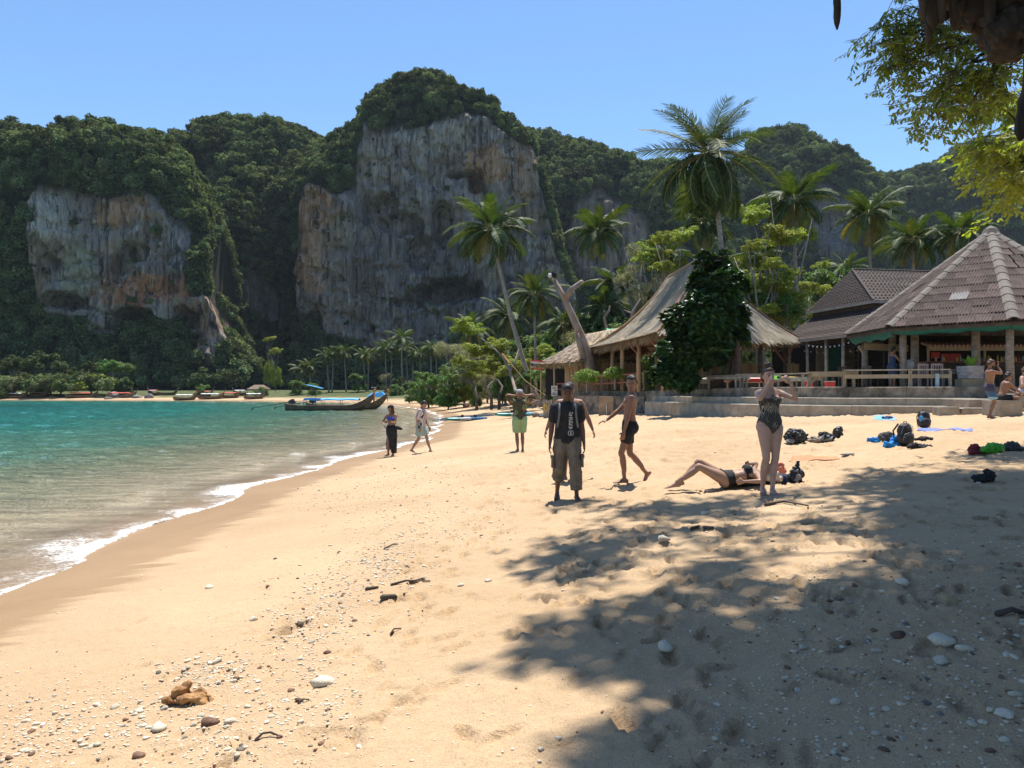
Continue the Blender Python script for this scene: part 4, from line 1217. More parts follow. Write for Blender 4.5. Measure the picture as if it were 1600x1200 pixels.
for k in range(8):
    a, b2 = V8[k], V8[(k+1) % 8]
    mid = (a+b2)/2; down = (mid-peak); SL = down.length; down.normalize(); ex = (b2-a).normalized(); nrm = ex.cross(down).normalized()
    if nrm.z < 0: nrm = -nrm
    W0 = (b2-a).length
    # plain underside
    mb = MB(); mb.poly([a-Vector((0, 0, .06)), b2-Vector((0, 0, .06)), peak-Vector((0, 0, .06))]); mb.build('roof_lining', M_WOODD, bar_)
    seen = k in (7, 0, 1, 2)
    for j in range(NR):
        d0 = SL*(j+0.35)/NR; d1 = SL*(j+1)/NR
        wrow = W0*((j+0.35)/NR); wlow = W0*(j+1)/NR
        L = SL/NR*1.06
        cy = (SL*(j+0.5)/NR)
        wm = W0*(j+0.5)/NR
        unit = 0.66
        n = max(1, int(math.ceil(wm/unit))) if seen else 1
        # sheets laid on a common grid; the end ones are cut along the hip
        for i in range(n):
            x0 = -wm/2+wm*i/n; x1 = -wm/2+wm*(i+1)/n
            w = x1-x0
            if seen:
                if 0 < i < n-1 or n == 1:
                    me = corr_piece(w, L, (round(w, 2), 'm'))
                else:
                    me = corr_piece(w, L, (round(w, 2), 'm'))
            else: me = corr_piece(w, L, (round(w, 2), 'f'))
            c = peak+down*cy+ex*((x0+x1)/2)+nrm*(0.03+rs_.uniform(0, 0.022))
            mt = Matrix((( ex.x, -down.x*-1, nrm.x), (ex.y, down.y, nrm.y), (ex.z, down.z, nrm.z)))
            # y local = up slope direction (-down) so that the thick lip sits at the low edge
            mt = Matrix((ex, -down, nrm)).transposed()
            if mt.determinant() < 0: mt = Matrix((-ex, -down, nrm)).transposed()
            e = mt.to_euler(); o = obj('roof_sheet', me, bar_, c, e)
            o.rotation_euler.z += rs_.uniform(-0.014, 0.014)
            if k == 0 and j == 9 and i == n//2+0:
                o2_ = o; nm = me.copy(); nm.materials.clear(); nm.materials.append(M_SHEETP); o.data = nm; o['label'] = 'pale replacement roof sheet'
# hip caps: short overlapping trough tiles
mb = MB()
vs = []; w = 0.20
for y in (-0.5, 0.5):
    for x, z in ((-w, -0.075), (-w*0.5, 0.0), (0, 0.03), (w*0.5, 0.0), (w, -0.075)): vs.append((x*(1.06 if y < 0 else 1), y, z+(0.02 if y < 0 else 0)))
mb._add(vs, [(i, i+1, 6+i, 5+i) for i in range(4)])
mb._add([(x, y, z-0.025) for x, y, z in vs[:5]]+vs[:5], [(i, i+1, 6+i, 5+i) for i in range(4)])
CAPM = mb.mesh('hip_cap', M_CAP)
for k in range(8):
    a = V8[k]; d = (a-peak); L = d.length; d.normalize(); n = 13
    for i in range(n):
        c = peak+d*(L*(i+0.5)/n)+Vector((0, 0, 0.095))
        up = Vector((0, 0, 1)); up = (up-d*up.dot(d)).normalized(); ex = (-d).cross(up)
        o = obj('hip_cap', CAPM, bar_, c, Matrix((ex, -d, up)).transposed().to_euler(), (1.0, L/n*1.06, 1.0))
mb = MB(); mb.tube([peak+Vector((0, 0, -0.25)), peak+Vector((0, 0, 0.1)), peak+Vector((0, 0, 0.22))], [0.42, 0.26, 0.06], 8); mb.build('peak_cap', M_CAP, bar_)
mb = MB()
for k in range(8):
    a, b2 = V8[k]*0.985, V8[(k+1) % 8]*0.985
    a = Vector((a.x, a.y, ZE-0.10)); b2 = Vector((b2.x, b2.y, ZE-0.10)); mb.bar(a, b2, 0.05, 0.16)
    mb.bar(Vector((V8[k].x*.97, V8[k].y*.97, ZE-.1)), peak-Vector((0, 0, 0.3)), 0.09, 0.14)
    for t in (0.33, 0.66):
        p = lerp(V8[k], V8[(k+1) % 8], t)*0.97; p.z = ZE-0.08; mb.bar(p, peak-Vector((0, 0, .3)), 0.05, 0.09)
mb.build('roof_frame', M_WOODD, bar_)
mb = MB()      # sagging shade net rolled under the eave
rn = random.Random(8)
for k in (7, 0, 1):
    a, b2 = V8[k]*0.975, V8[(k+1) % 8]*0.975; n = 14; rows = []
    for i in range(n+1):
        t = i/n; p = lerp(a, b2, t); sag = 0.10+0.07*abs(math.sin(t*PI*3+k))+rn.uniform(-.02, .03)
        if k == 7: sag *= 1.6
        rows.append([Vector((p.x, p.y, ZE-0.16)), Vector((p.x*0.985, p.y*0.985, ZE-0.18-sag*0.6)), Vector((p.x*0.965, p.y*0.965, ZE-0.18-sag))])
    for r0, r1 in zip(rows[:-1], rows[1:]):
        for q in range(2): mb.quad(r0[q], r1[q], r1[q+1], r0[q+1])
mb.build('shade_net', M_TARP, bar_, smooth=True)
for k in range(8):
    p = V8[k]*0.86; post(bar_, p.x+oc.x, p.y+oc.y, 2.4, 4.85, 0.14, M_BARKP, oo=oc)
for (x, y) in ((16.9, 32.2), (18.3, 30.3), (17.1, 34.5)): post(bar_, x, y, 2.4, 4.9, 0.16, M_BARKP, oo=oc)
# counter with its own little red tiled canopy inside
cn = thing('bar_counter', 'bar counter with a narrow red tiled canopy under the octagonal roof', 'counter', (20.3, 33.5, 2.4))
oo = Vector((20.3, 33.5, 2.4))
mb = MB(); mb.box((0, 0, 0.55), (4.6, 0.6, 1.1)); mb.build('counter_body', M_WOODD, cn)
mb = MB(); mb.box((0, -0.1, 1.13), (4.8, 0.85, 0.06)); mb.build('counter_top', M_WOODR, cn)
mb = MB()
for i in range(26):
    x = -2.3+4.6*(i+0.5)/26; mb.tube([(x, 0.35, 1.98), (x, -0.35, 1.82)], 0.07, 6, cap=False)
mb.build('canopy_tiles', mat('pinkish_clay_tile', [(0.36, 0.20, 0.16), (0.50, 0.32, 0.27)], 6, 0.8, 0.2), cn)
mb = MB(); mb.box((0, -0.3, 1.70), (4.6, 0.05, 0.16)); 
for x in (-2.25, 0.2, 2.25): mb.box((x, -0.2, 1.45), (0.08, 0.08, 0.75))
mb.build('canopy_frame', M_PALEW, cn)
mb = MB(); rb = random.Random(2)
cols_ = [M_RED, M_WHITE, M_YELLOW, M_BLUEP]
for i in range(26):
    x = rb.uniform(-2.1, 2.1); h = rb.uniform(0.16, 0.3)
    mb.tube([(x, 0.15, 1.16), (x, 0.15, 1.16+h*0.6), (x, 0.15, 1.16+h*0.75), (x, 0.15, 1.16+h)], [0.04, 0.04, 0.016, 0.014], 7, rb.randrange(4))
tag(mb.build('bottles', cols_, cn), kind='stuff')
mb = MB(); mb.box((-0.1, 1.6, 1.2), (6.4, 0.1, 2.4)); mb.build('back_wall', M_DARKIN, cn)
mb = MB(); mb.box((-0.3, 1.5, 1.35), (0.9, 0.04, 0.45)); mb.box((-1.0, 1.5, 1.5), (0.4, 0.04, 0.3)); mb.build('red_sign', M_RED, cn)
sb_ = thing('wooden_lintel', 'pale wooden lintel board hung under the left side of the bar roof', 'board', (17.3, 35.0, 4.25))
mb = MB(); mb.box((0, 0, 0), (2.6, 0.06, 0.30), (0, 0.04, 0.1)); mb.box((-1.35, 0, -0.12), (0.5, 0.08, 0.12), (0, 0.9, 0.1)); mb.build('board', M_PALEW, sb_)
fan = thing('white_pedestal_fan', 'white pedestal fan beside the woman behind the rail', 'fan', (16.35, 31.6, 2.4))
mb = MB(); mb.tube([(0, 0, 0), (0, 0, 0.75)], 0.02, 6); mb.ell((0, 0, 0.02), (0.18, 0.18, 0.03)); mb.build('stand', M_WHITE, fan)
mb = MB(); mb.ell((0, 0, 0.95), (0.22, 0.09, 0.22), None, 14, 8); mb.build('fan_head', M_WHITE, fan, smooth=True)

# ---- long bench rails and tables along the terrace edge
def bench_rail(label, pts, z, h, m, posts=None, group='timber bench rails along the terrace edge', mid=0.62, deep=0.45, post_m=None):
    c = (Vector(pts[0])+Vector(pts[-1]))/2
    t = thing('bench_rail', label, 'bench rail', (c.x, c.y, z), 0, group); oo = Vector((c.x, c.y, z))
    for a, b2 in zip(pts[:-1], pts[1:]):
        a = Vector(a); b2 = Vector(b2); d = (b2-a).normalized(); n = Vector((d.y, -d.x, 0)); up = Vector((0, 0, 1))
        mb = MB(); mb.bar(a+up*h-oo+Vector((0, 0, z)), b2+up*h-oo+Vector((0, 0, z)), 0.30, 0.045); mb.build('top_plank', M_WOODG, t)
        mb = MB(); mb.bar(a+n*0.12+up*(h*mid)-oo+Vector((0, 0, z)), b2+n*0.12+up*(h*mid)-oo+Vector((0, 0, z)), 0.045, 0.15); mb.build('rail', m, t)
        L = (b2-a).length; k = max(2, int(L/1.25)+1)
        for i in range(k):
            p = lerp(a, b2, i/(k-1)); w = 0.09
            mb = MB(); mb.box((p.x-oo.x+n.x*0.06, p.y-oo.y+n.y*0.06, h/2-0.02), (w, w, h-0.045), (0, 0, random.uniform(-.1, .1)))
            mb.build('post', (post_m[i % len(post_m)] if post_m else m), t)
    return t
bench_rail('long timber bench rail in front of the octagonal bar, one post painted blue', [(13.05, 30.15, 0), (15.2, 29.35, 0), (16.55, 29.05, 0)], 2.43, 0.66, M_PALEW, post_m=[M_PALEW, M_WOODG, M_PALEW])
mb = MB(); mb.box((0, 0, 0), (0.13, 0.05, 0.5)); tag(mb.build('blue_post', M_BLUEP, None, (16.05, 28.98, 2.68)), 'pale blue painted post leaning on the bench rail', 'post')
bench_rail('grey timber bench rail left of the diagonal brace', [(11.1, 33.0, 0), (12.0, 31.6, 0), (12.55, 31.0, 0)], 2.42, 0.58, M_WOODG)
tb = thing('trestle_table', 'trestle table with a diagonal brace between the two bench rails', 'table', (12.7, 30.9, 2.43))
mb = MB(); mb.box((0.2, 0.0, 0.60), (1.9, 0.6, 0.05), (0, 0, -0.4)); mb.build('table_top', M_PALEW, tb)
for i, (a, b2) in enumerate((((-0.7, 0.25, 0), (-0.6, 0.2, 0.58)), ((-0.75, 0.2, 0), (-0.25, 0.1, 0.55)), ((0.9, -0.35, 0), (0.9, -0.3, 0.58)))):
    mb = MB(); mb.bar(a, b2, 0.09); mb.build('leg', M_PALEW, tb)
mb = MB(); mb.bar((-0.65, 0.0, 0.5), (1.0, -0.5, 0.5), 0.05, 0.16); mb.build('apron', M_PALEW, tb)

# driftwood picnic benches in front of the thatch pavilion
def plank_table(label, x, y, rz, L=1.7, h=0.72, m=M_WOODG, z=2.4, legs=((-1, -1), (1, -1), (1, 1), (-1, 1))):
    t = thing('plank_table', label, 'table', (x, y, z), rz, 'plank tables on the terrace')
    for k in range(4):
        mb = MB(); mb.box((random.uniform(-.03, .03), -0.27+0.18*k, h), (L, 0.165, 0.04), (0, random.uniform(-.01, .01), 0)); mb.build('plank', m, t)
    for sx, sy in legs: mb = MB(); mb.box((sx*L*0.4, sy*0.27, h/2-0.02), (0.08, 0.08, h-0.04)); mb.build('leg', m, t)
    mb = MB(); mb.box((0, -0.32, h-0.10), (L*0.9, 0.035, 0.12)); mb.build('apron', m, t)
    return t
plank_table('low grey plank table at the left end of the terrace steps', 8.95, 37.0, -0.9, 2.2, 0.42, z=2.36)
plank_table('second grey plank table left of the woman with the camera', 9.9, 35.6, -0.85, 1.8, 0.6, z=2.38)
plank_table('plank table directly behind the woman with the camera', 11.0, 34.2, -0.8, 1.9, 0.62, z=2.4)
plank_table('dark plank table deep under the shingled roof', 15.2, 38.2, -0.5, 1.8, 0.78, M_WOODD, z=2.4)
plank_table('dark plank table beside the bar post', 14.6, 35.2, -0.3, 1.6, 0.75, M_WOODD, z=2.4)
plank_table('plank table at the left foot of the bar counter', 18.2, 31.6, 0.0, 1.5, 0.74, z=2.4)
mb = MB(); mb.box((0, 0, 0.33), (0.9, 0.5, 0.66), (0, 0, 0)); mb.box((0.1, -0.28, 0.33), (0.06, 0.06, 0.66)); tag(mb.build('stone_bench_block', M_CONC, None, (8.1, 38.4, 2.3)), 'grey block bench at the far left of the terrace steps', 'bench')
# pink-backed chairs, bucket planter, tables at the right
def chair(label, x, y, rz, m, group='chairs on the terrace', z=2.42):
    t = thing('wooden_chair', label, 'chair', (x, y, z), rz, group)
    mb = MB(); mb.box((0, 0, 0.45), (0.46, 0.44, 0.04)); mb.build('seat', m, t)
    for sx in (-1, 1):
        for sy in (-1, 1):
            mb = MB(); h = 0.45 if sy < 0 else 0.95; mb.box((sx*0.2, sy*0.2, h/2-(0.01 if sy < 0 else 0)), (0.045, 0.045, h-0.02)); mb.build('leg', m, t)
    mb = MB(); mb.box((0, 0.2, 0.90), (0.355, 0.03, 0.09)); 
    for q in range(4): mb.box((-0.13+0.087*q, 0.2, 0.68), (0.03, 0.02, 0.36))
    mb.build('backrest', m, t)
    return t
chair('pinkish slatted chair at the left of the pair facing the bar', 16.25, 30.6, 3.3, M_PINKW)
chair('pinkish slatted chair at the right of the pair facing the bar', 16.8, 30.5, 3.0, M_PINKW)
chair('brown slatted chair at the right end of the red railing', 7.1, 42.5, 2.9, M_PALEW, z=2.35)
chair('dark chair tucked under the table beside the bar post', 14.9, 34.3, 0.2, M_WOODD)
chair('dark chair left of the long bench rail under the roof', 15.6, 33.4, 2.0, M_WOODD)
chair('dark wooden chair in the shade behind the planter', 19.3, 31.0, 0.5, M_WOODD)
pl = thing('stone_planter', 'rough grey square planter with big green leaves at the rail end', 'planter', (17.55, 29.4, 2.75))
mb = MB(); mb.box((0, 0, 0.24), (0.62, 0.55, 0.48), (0, 0, 0.2), taper=1.12); mb.build('pot', mat('stacked_grey_stone', [(0.12, 0.11, 0.11), (0.42, 0.39, 0.38), (0.52, 0.49, 0.48)], 7, 0.9, 0.9, 0.04, (0.6, 0.6, 3)), pl)
mb = MB(); mb.box((0, 0, -0.17), (0.9, 0.5, 0.30)); mb.build('stand', M_PALEW, pl)
M_BIGLEAF = leaf_mat('big_green_leaf', [(0.12, 0.26, 0.04), (0.20, 0.36, 0.06), (0.30, 0.46, 0.09)], 0.4, 0.35)
def broad_leaf(L, W, bend=0.25):
    mb = MB(); n = 5; rows = []
    for i in range(n+1):
        t = i/n; w = W*math.sin(PI*min(0.97, 0.06+t*0.93))**0.7; x = L*t; z = L*(0.35*t-bend*t*t)
        rows.append([(x, -w/2, z+0.12*w), (x, 0, z), (x, w/2, z+0.12*w)])
    vs = [p for r in rows for p in r]; fs = []
    for i in range(n):
        for k in range(2): fs.append((i*3+k, i*3+k+1, (i+1)*3+k+1, (i+1)*3+k))
    mb._add(vs, fs); return mb
BL = broad_leaf(0.38, 0.20).mesh('leaf', M_BIGLEAF, True)
for i in range(9):
    a = i*0.75; obj('leaf', BL, pl, (0.12*math.cos(a), 0.1*math.sin(a), 0.5), (0, -0.7-0.3*(i % 3), a), 0.8+0.12*(i % 4))
cl = MB(); rc = random.Random(5)
for i in range(9): cl.ell((0.05*i-0.2, rc.uniform(-.05, .05), 0.3-0.02*i), (0.12, 0.09, 0.22), (rc.uniform(-.5, .5), rc.uniform(-.5, .5), 0), 8, 5)
tag(cl.build('draped_cloth', mat('grey_cloth', [(0.25, 0.26, 0.27), (0.40, 0.41, 0.42)], 5, 0.9, 0.4), None, (18.15, 29.6, 2.62), smooth=True), 'grey cloth draped over the table end right of the planter', 'cloth')
# kayaks stacked on racks behind the camera woman
def kayak_mesh(L=3.2, W=0.7, H=0.32):
    mb = MB(); n = 16; rg = []
    for i in range(n+1):
        t = i/n*2-1; w = W/2*max(0.03, (1-abs(t)**2.3)); k = 0.10*abs(t)**3; hh = H*max(0.12, 1-0.55*abs(t)**2.5)
        ring = []
        for j in range(12):
            a = 2*PI*j/12; c, s = math.cos(a), math.sin(a)
            z = hh*0.5*s if s < 0 else hh*0.38*s
            ring.append((t*L/2, w*c*(1 if abs(c) < .9 else 1.03), z+k+hh*0.5))
        rg.append(ring)
    mb.rings(rg); return mb
def kayak(label, loc, rz, m, rx=0, group=None, seatm=None, two=None, sc=1.0):
    t = thing('kayak', label, 'kayak', loc, rz, group)
    t.rotation_euler[0] = rx
    t.scale = (sc, sc, sc)
    mb = kayak_mesh()
    if two:
        mb.M = [0]*len(mb.M)
        for i, f in enumerate(mb.F):
            cx = sum(mb.V[k][0] for k in f)/len(f)
            mb.M[i] = 0 if cx < -0.55 else (1 if cx < 0.15 else 2)
        mb.build('hull', two, t, smooth=True)
    else: mb.build('hull', m, t, smooth=True)
    if seatm:
        for x in (-0.55, 0.45):
            s = MB(); s.box((x+0.22, 0, 0.33), (0.07, 0.34, 0.18), (0, 0.25, 0)); s.box((x, 0, 0.27), (0.4, 0.38, 0.03)); s.build('seat', seatm, t)
    return t
kayak('upturned red kayak on the rack behind the terrace tables', (11.3, 36.6, 2.95), -0.35, M_RED, 3.1, 'kayaks stored on the terrace')
kayak('upturned yellow kayak on the rack behind the camera woman', (12.7, 36.2, 2.95), -0.3, M_YELLOW, 3.1, 'kayaks stored on the terrace', sc=0.8)
kayak('pale cream kayak upside down on the left plank tables', (10.1, 36.4, 2.95), -0.6, mat('cream_hull', [(0.5, 0.47, 0.38), (0.6, 0.56, 0.46)], 4, 0.5, 0.05), 3.1, 'kayaks stored on the terrace', sc=0.75)
kr = thing('kayak_rack', 'wooden rack carrying kayaks behind the terrace tables', 'rack', (11.9, 36.6, 2.4))
for x in (-1.4, 0, 1.4):
    mb = MB(); mb.bar((x, -0.3-0.33*x, 0.52), (x, 0.4-0.33*x, 0.52), 0.06); mb.build('rail', M_WOODG, kr)
    for y in (-0.25, 0.35): mb = MB(); mb.box((x, y-0.33*x, 0.25), (0.06, 0.06, 0.5)); mb.build('leg', M_WOODG, kr)
for (x, y, m, lb) in ((12.55, 32.6, M_RED, 'red plastic crate under the bench rail'), (13.9, 33.6, M_RED, 'red and white cool box under the grey rail')):
    mb = MB(); mb.box((0, 0, 0.13), (0.34, 0.3, 0.26), taper=1.08); mb.box((0, 0, 0.275), (0.37, 0.33, 0.03), mi=1); tag(mb.build('crate', [m, M_WHITE], None, (x, y, 2.42)), lb, 'box')

# white notice on the rail, plywood board in the sand, flag, tied post
nb = thing('notice_board', 'white notice board fixed on the rail behind the men', 'sign', (2.55, 46.3, 1.95))
mb = MB(); mb.box((0, 0, 0.32), (0.36, 0.02, 0.62)); mb.build('panel', M_WHITE, nb)
mb = MB()
for i, (w, y) in enumerate(((0.20, 0.54), (0.26, 0.47), (0.10, 0.36), (0.22, 0.20), (0.26, 0.14), (0.16, 0.09))): mb.box((0.0 if i != 2 else 0.06, -0.013, y), (w, 0.004, 0.03 if i != 2 else 0.07))
mb.build('printed_lines', M_BLACK, nb)
pb = on_ground(945, 640)
pw = thing('plywood_board', 'weathered plywood board propped in the sand in front of the low wall', 'board', (5.15, 42.0, ground_z(5.15, 42)))
mb = MB(); mb.box((0, 0.03, 0.5), (0.78, 0.025, 1.05), (0.12, 0.0, 0.0)); mb.build('board', mat('weathered_ply', [(0.30, 0.22, 0.15), (0.42, 0.33, 0.23)], 3, 0.85, 0.3, dirt=(2, (0.14, 0.10, 0.07), 0.5)), pw)
mb = MB(); mb.bar((0.0, -0.12, 0), (0.0, -0.06, 0.62), 0.045); mb.build('prop_stick', M_WHITE, pw)
fg = thing('thai_flag', 'small red white and blue striped flag hung before the bushes', 'flag', (1.25, 50, 0))
fz = 2.3+(610-577)/1200*50
mb = MB()
bands = ((0, 1/6, 0), (1/6, 2/6, 1), (2/6, 4/6, 2), (4/6, 5/6, 1), (5/6, 1, 0))
for (a0, a1, mi) in bands:
    for i in range(10):
        f0 = lambda t: 0.04*math.sin(t*7)
        x0, x1 = i/10, (i+1)/10; z = lambda x, v: fz+0.62*(1-v)-0.06*x+0.02*math.sin(x*5)
        mb.quad((x0*0.85, f0(x0), z(x0, a1)), (x1*0.85, f0(x1), z(x1, a1)), (x1*0.85, f0(x1), z(x1, a0)), (x0*0.85, f0(x0), z(x0, a0)), mi)
mb.build('cloth', [M_RED, M_WHITE, mat('flag_blue', [(0.02, 0.03, 0.16), (0.03, 0.05, 0.22)], 4, 0.8, 0)], fg, smooth=True)
mb = MB(); mb.tube([(-0.02, 0.02, 1.5), (-0.02, 0.02, fz+0.7)], 0.018, 6); mb.build('pole', M_BAMBOO, fg)
tp = thing('tied_post', 'stout weathered post with yellow rope left of the notice board', 'post', (2.1, 45.5, ground_z(2.1, 45.5)))
for i in range(4):
    mb = MB(); mb.box((0.13*(i-1.5), 0.02*(i % 2), 0.52), (0.115, 0.12, 1.1+0.08*(i % 2)), (0, 0.02*(i-1.5), 0.1*i)); mb.build('stake', M_WOODG, tp)
mb = MB(); mb.tube([(-0.18, -0.1, 0.85), (-0.05, -0.12, 0.72), (-0.02, -0.12, 0.55), (-0.12, -0.11, 0.45), (-0.2, -0.1, 0.6), (-0.18, -0.1, 0.85)], 0.025, 6); mb.build('rope', M_YELLOW, tp)
rp = thing('hanging_rope', 'rope running from the tied post up to the leaning palm', 'rope', (2.0, 45.5, 2.0))
mb = MB(); mb.tube([(0, 0, 0), (-1.2, 1, 0.9), (-2.6, 2.5, 2.6)], 0.012, 5); mb.build('cord', M_BAMBOO, rp)
mb = MB(); mb.tube([(-2.6, 2.5, 2.6), (-2.2, 2.2, 2.05)], 0.045, 5); mb.build('sleeve', mat('orange_rope', [(0.6, 0.2, 0.05), (0.7, 0.3, 0.07)], 5, 0.8, 0), rp)
gt = MB(); 
for i in range(5):
    x0, x1 = i*0.35, (i+1)*0.35
    gt.quad((x0, 0, 0.0), (x1, 0.05, 0.02), (x1, 0.9, 0.65), (x0, 0.85, 0.7)); gt.quad((x0, 0, 0.0), (x1, 0.05, 0.02), (x1, 0, -0.25), (x0, 0, -0.22))
tag(gt.build('green_tarpaulin', mat('bright_green_tarp', [(0.02, 0.42, 0.20), (0.04, 0.55, 0.30)], 3, 0.6, 0.2), None, (7.0, 56, 6.2)), 'bright green tarpaulin roof behind the thatched huts', 'tarpaulin')
# ================================================================== PALMS
M_PALM = leaf_mat('palm_leaflets', [(0.022, 0.042, 0.013), (0.036, 0.064, 0.019), (0.058, 0.092, 0.027), (0.10, 0.13, 0.042)], 0.25, 0.6, (1.5, 1.45, 0.35), 0.25)
M_PALMY = leaf_mat('yellowing_palm_leaflets', [(0.11, 0.13, 0.03), (0.19, 0.19, 0.04), (0.28, 0.23, 0.06), (0.16, 0.13, 0.06)], 0.35, 0.5, (1.4, 1.25, 0.3))
M_RACH = mat('frond_stalk', [(0.20, 0.20, 0.07), (0.32, 0.29, 0.12)], 4, 0.6, 0.1)
M_NUT = mat('green_coconut', [(0.12, 0.10, 0.03), (0.20, 0.16, 0.05)], 4, 0.5, 0.1)

def frond_mesh(bend, seed, mleaf, nl=38, hang=0.6, lw=0.024, tatter=0.0):
    rr = np.random.default_rng(seed)
    n = 14; pts = []; p = Vector((0, 0, 0)); a = 0.0
    for i in range(n+1):
        pts.append(p.copy()); t = i/n
        a = -bend*(t**1.25)
        p = p + Vector((math.cos(a), 0.02*math.sin(seed+t*3), math.sin(a)))/n
    mb = MB(); mb.tube(pts, [0.016*(1-0.85*i/n)+0.002 for i in range(n+1)], 5, mi=0, cap=False)
    for k in range(nl):
        t = 0.13+0.87*(k+0.5)/nl
        f = t*n; i = min(int(f), n-1); q = pts[i].lerp(pts[i+1], f-i)
        tan = (pts[i+1]-pts[i]).normalized(); side = Vector((0, 1, 0)); up = side.cross(tan)*-1
        up = tan.cross(side)
        if up.z < 0: up = -up
        for s in (-1, 1):
            if rr.random() < tatter: continue
            L = 0.30*(math.sin(PI*min(1, 0.12+t*0.80)))**0.6*rr.uniform(0.82, 1.1)
            fwd = 0.35+0.75*t
            d1 = (side*s*1.0+tan*fwd+up*0.16+Vector((0, 0, rr.normal(0, .06)))).normalized()
            d2 = (side*s*(0.75)+tan*fwd*1.0-Vector((0, 0, 1))*(hang+rr.normal(0, .12))).normalized()
            m = q+d1*L*0.45; e = m+d2*L*0.6
            w = lw*rr.uniform(0.8, 1.2)
            wt = tan*w
            mb._add([q-wt*0.5, q+wt*0.5, m+wt*0.55, m-wt*0.55, e+wt*0.08, e-wt*0.08], [(0, 1, 2, 3), (3, 2, 4, 5)], 1)
    return mb.mesh('frond', [M_RACH, mleaf])
FR = [frond_mesh(b, i+1, M_PALM, hang=h, tatter=tt) for i, (b, h, tt) in enumerate([(0.7, 0.7, 0), (1.0, 0.95, 0.03), (1.25, 1.2, 0.05), (1.5, 1.3, 0.08), (0.85, 0.8, 0.06), (1.15, 1.3, 0.1)])]
FRY = [frond_mesh(b, i+31, M_PALMY, hang=0.9, tatter=0.12) for i, b in enumerate([1.1, 1.5])]
FRT = [frond_mesh(b, i+61, M_PALM, nl=44, hang=0.25, lw=0.014, tatter=0.12) for i, b in enumerate([0.5, 0.8, 1.1])]
def palm(label, base, crown, Rr, r0=0.16, nf=24, seed=0, group=None, bow=0.0, wind=(0, 0), yellow=0.12, thin=False, low=-0.75, nuts=True):
    base = Vector(base); crown = Vector(crown); rr = random.Random(seed)
    t = thing('palm_tree', label, 'palm tree', base, 0, group)
    h = crown-base; n = 12; pts = []
    side = Vector((h.y, -h.x, 0)); side = side.normalized() if side.length > 0.1 else Vector((1, 0, 0))
    hor = Vector((h.x, h.y, 0))
    for i in range(n+1):
        u = i/n
        p = Vector((hor.x*u**(1+bow), hor.y*u**(1+bow), h.z*u))
        pts.append(p+Vector((rr.uniform(-.02, .02), 0, 0)))
    mb = MB(); rad = [r0*(1.45 if i == 0 else 1.12-0.45*(i/n)) for i in range(n+1)]
    mb.tube(pts, rad, 9, cap=False); mb.build('trunk', M_BARKP, t, smooth=True)
    for i in range(nf):
        u = i/(nf-1)
        az = i*2.399+rr.uniform(-.25, .25)
        el = 1.35-(1.35-low)*u**0.85+rr.uniform(-.12, .12)
        L = Rr*(0.80+0.25*math.sin(PI*min(1, u+0.2)))*rr.uniform(0.9, 1.1)
        if u < 0.15: L *= 0.8
        elif thin and u > .45: L *= 1.25
        old = u > 1-yellow
        if thin: me = FRT[rr.randrange(3)] if u < 0.62 else (FRY[rr.randrange(2)] if rr.random() < .12 else FR[2+rr.randrange(2)])
        else: me = FRY[rr.randrange(2)] if old else (FR[rr.choice((0, 4))] if u < 0.3 else FR[rr.choice((1, 2, 3, 5))])
        m = Matrix.Rotation(az, 4, 'Z') @ Matrix.Rotation(-el, 4, 'Y') @ Matrix.Rotation(rr.uniform(-.5, .5), 4, 'X')
        o = obj('frond', me, t)
        e = m.to_euler(); o.rotation_euler = e
        o.location = h+Vector((0.12*math.cos(az), 0.12*math.sin(az), -0.1*u))
        o.scale = (L, L*rr.uniform(0.85, 1.1), L)
    if nuts:
        for i in range(7):
            a = i*0.9; mb = MB()
            o = obj('coconut', NUT, t, h+Vector((0.24*math.cos(a), 0.24*math.sin(a), -0.28-0.06*(i % 3))))
    return t
mb = MB(); mb.ell((0, 0, 0), (0.13, 0.13, 0.16), None, 8, 6); NUT = mb.mesh('coconut', M_NUT, True)
def palm_px(label, cx, cy, bx, Y, rpx, **kw):
    if Y < 120: kw['nf'] = kw.get('nf', 24)+4
    """crown centre (cx,cy), foot column bx in photograph pixels; Y metres away"""
    c = P(cx, cy, Y); gx = (bx-800)/1200*Y
    gz = 2.2 if Y < 60 else ground_z(gx, Y)
    return palm(label, (gx, Y, gz), c, rpx/1200*Y*1.12, **kw)
palm_px('tallest palm with a ragged wind torn top towering over the pavilion', 1108, 236, 1140, 49, 92, r0=0.19, nf=40, seed=11, bow=0.9, thin=True, yellow=.2, low=-1.15)
palm_px('palm leaning left over the beach in front of the great cliff', 767, 358, 848, 66, 68, r0=0.20, nf=27, seed=5, bow=-0.28, yellow=.1)
palm_px('palm with a bent trunk between the leaning palm and the pavilion roof', 935, 362, 998, 80, 52, r0=0.16, nf=24, seed=8, bow=0.4)
palm_px('dark palm just right of the tallest palm', 1240, 312, 1250, 58, 60, r0=0.16, nf=26, seed=9, low=-.85)
palm_px('palm with brown tinged fronds left above the shingled roof', 1357, 335, 1368, 66, 58, r0=0.16, nf=26, seed=12, yellow=.25)
palm_px('bushy palm above the ridge of the shingled roof', 1428, 375, 1424, 60, 52, r0=0.15, nf=24, seed=13)
palm_px('palm half hidden behind the peak of the octagonal roof', 1502, 362, 1506, 58, 52, r0=0.15, nf=24, seed=14)
palm_px('small pale palm low in the gap left of the shingled roof', 1322, 420, 1328, 84, 36, r0=0.13, nf=20, seed=15)
palm_px('dense palm behind the leaning trunk', 835, 460, 838, 72, 46, r0=0.14, nf=26, seed=16, low=-.9, nuts=False)
palm_px('small palm behind the pollarded trunk on its left', 880, 505, 884, 78, 40, r0=0.12, nf=20, seed=17)
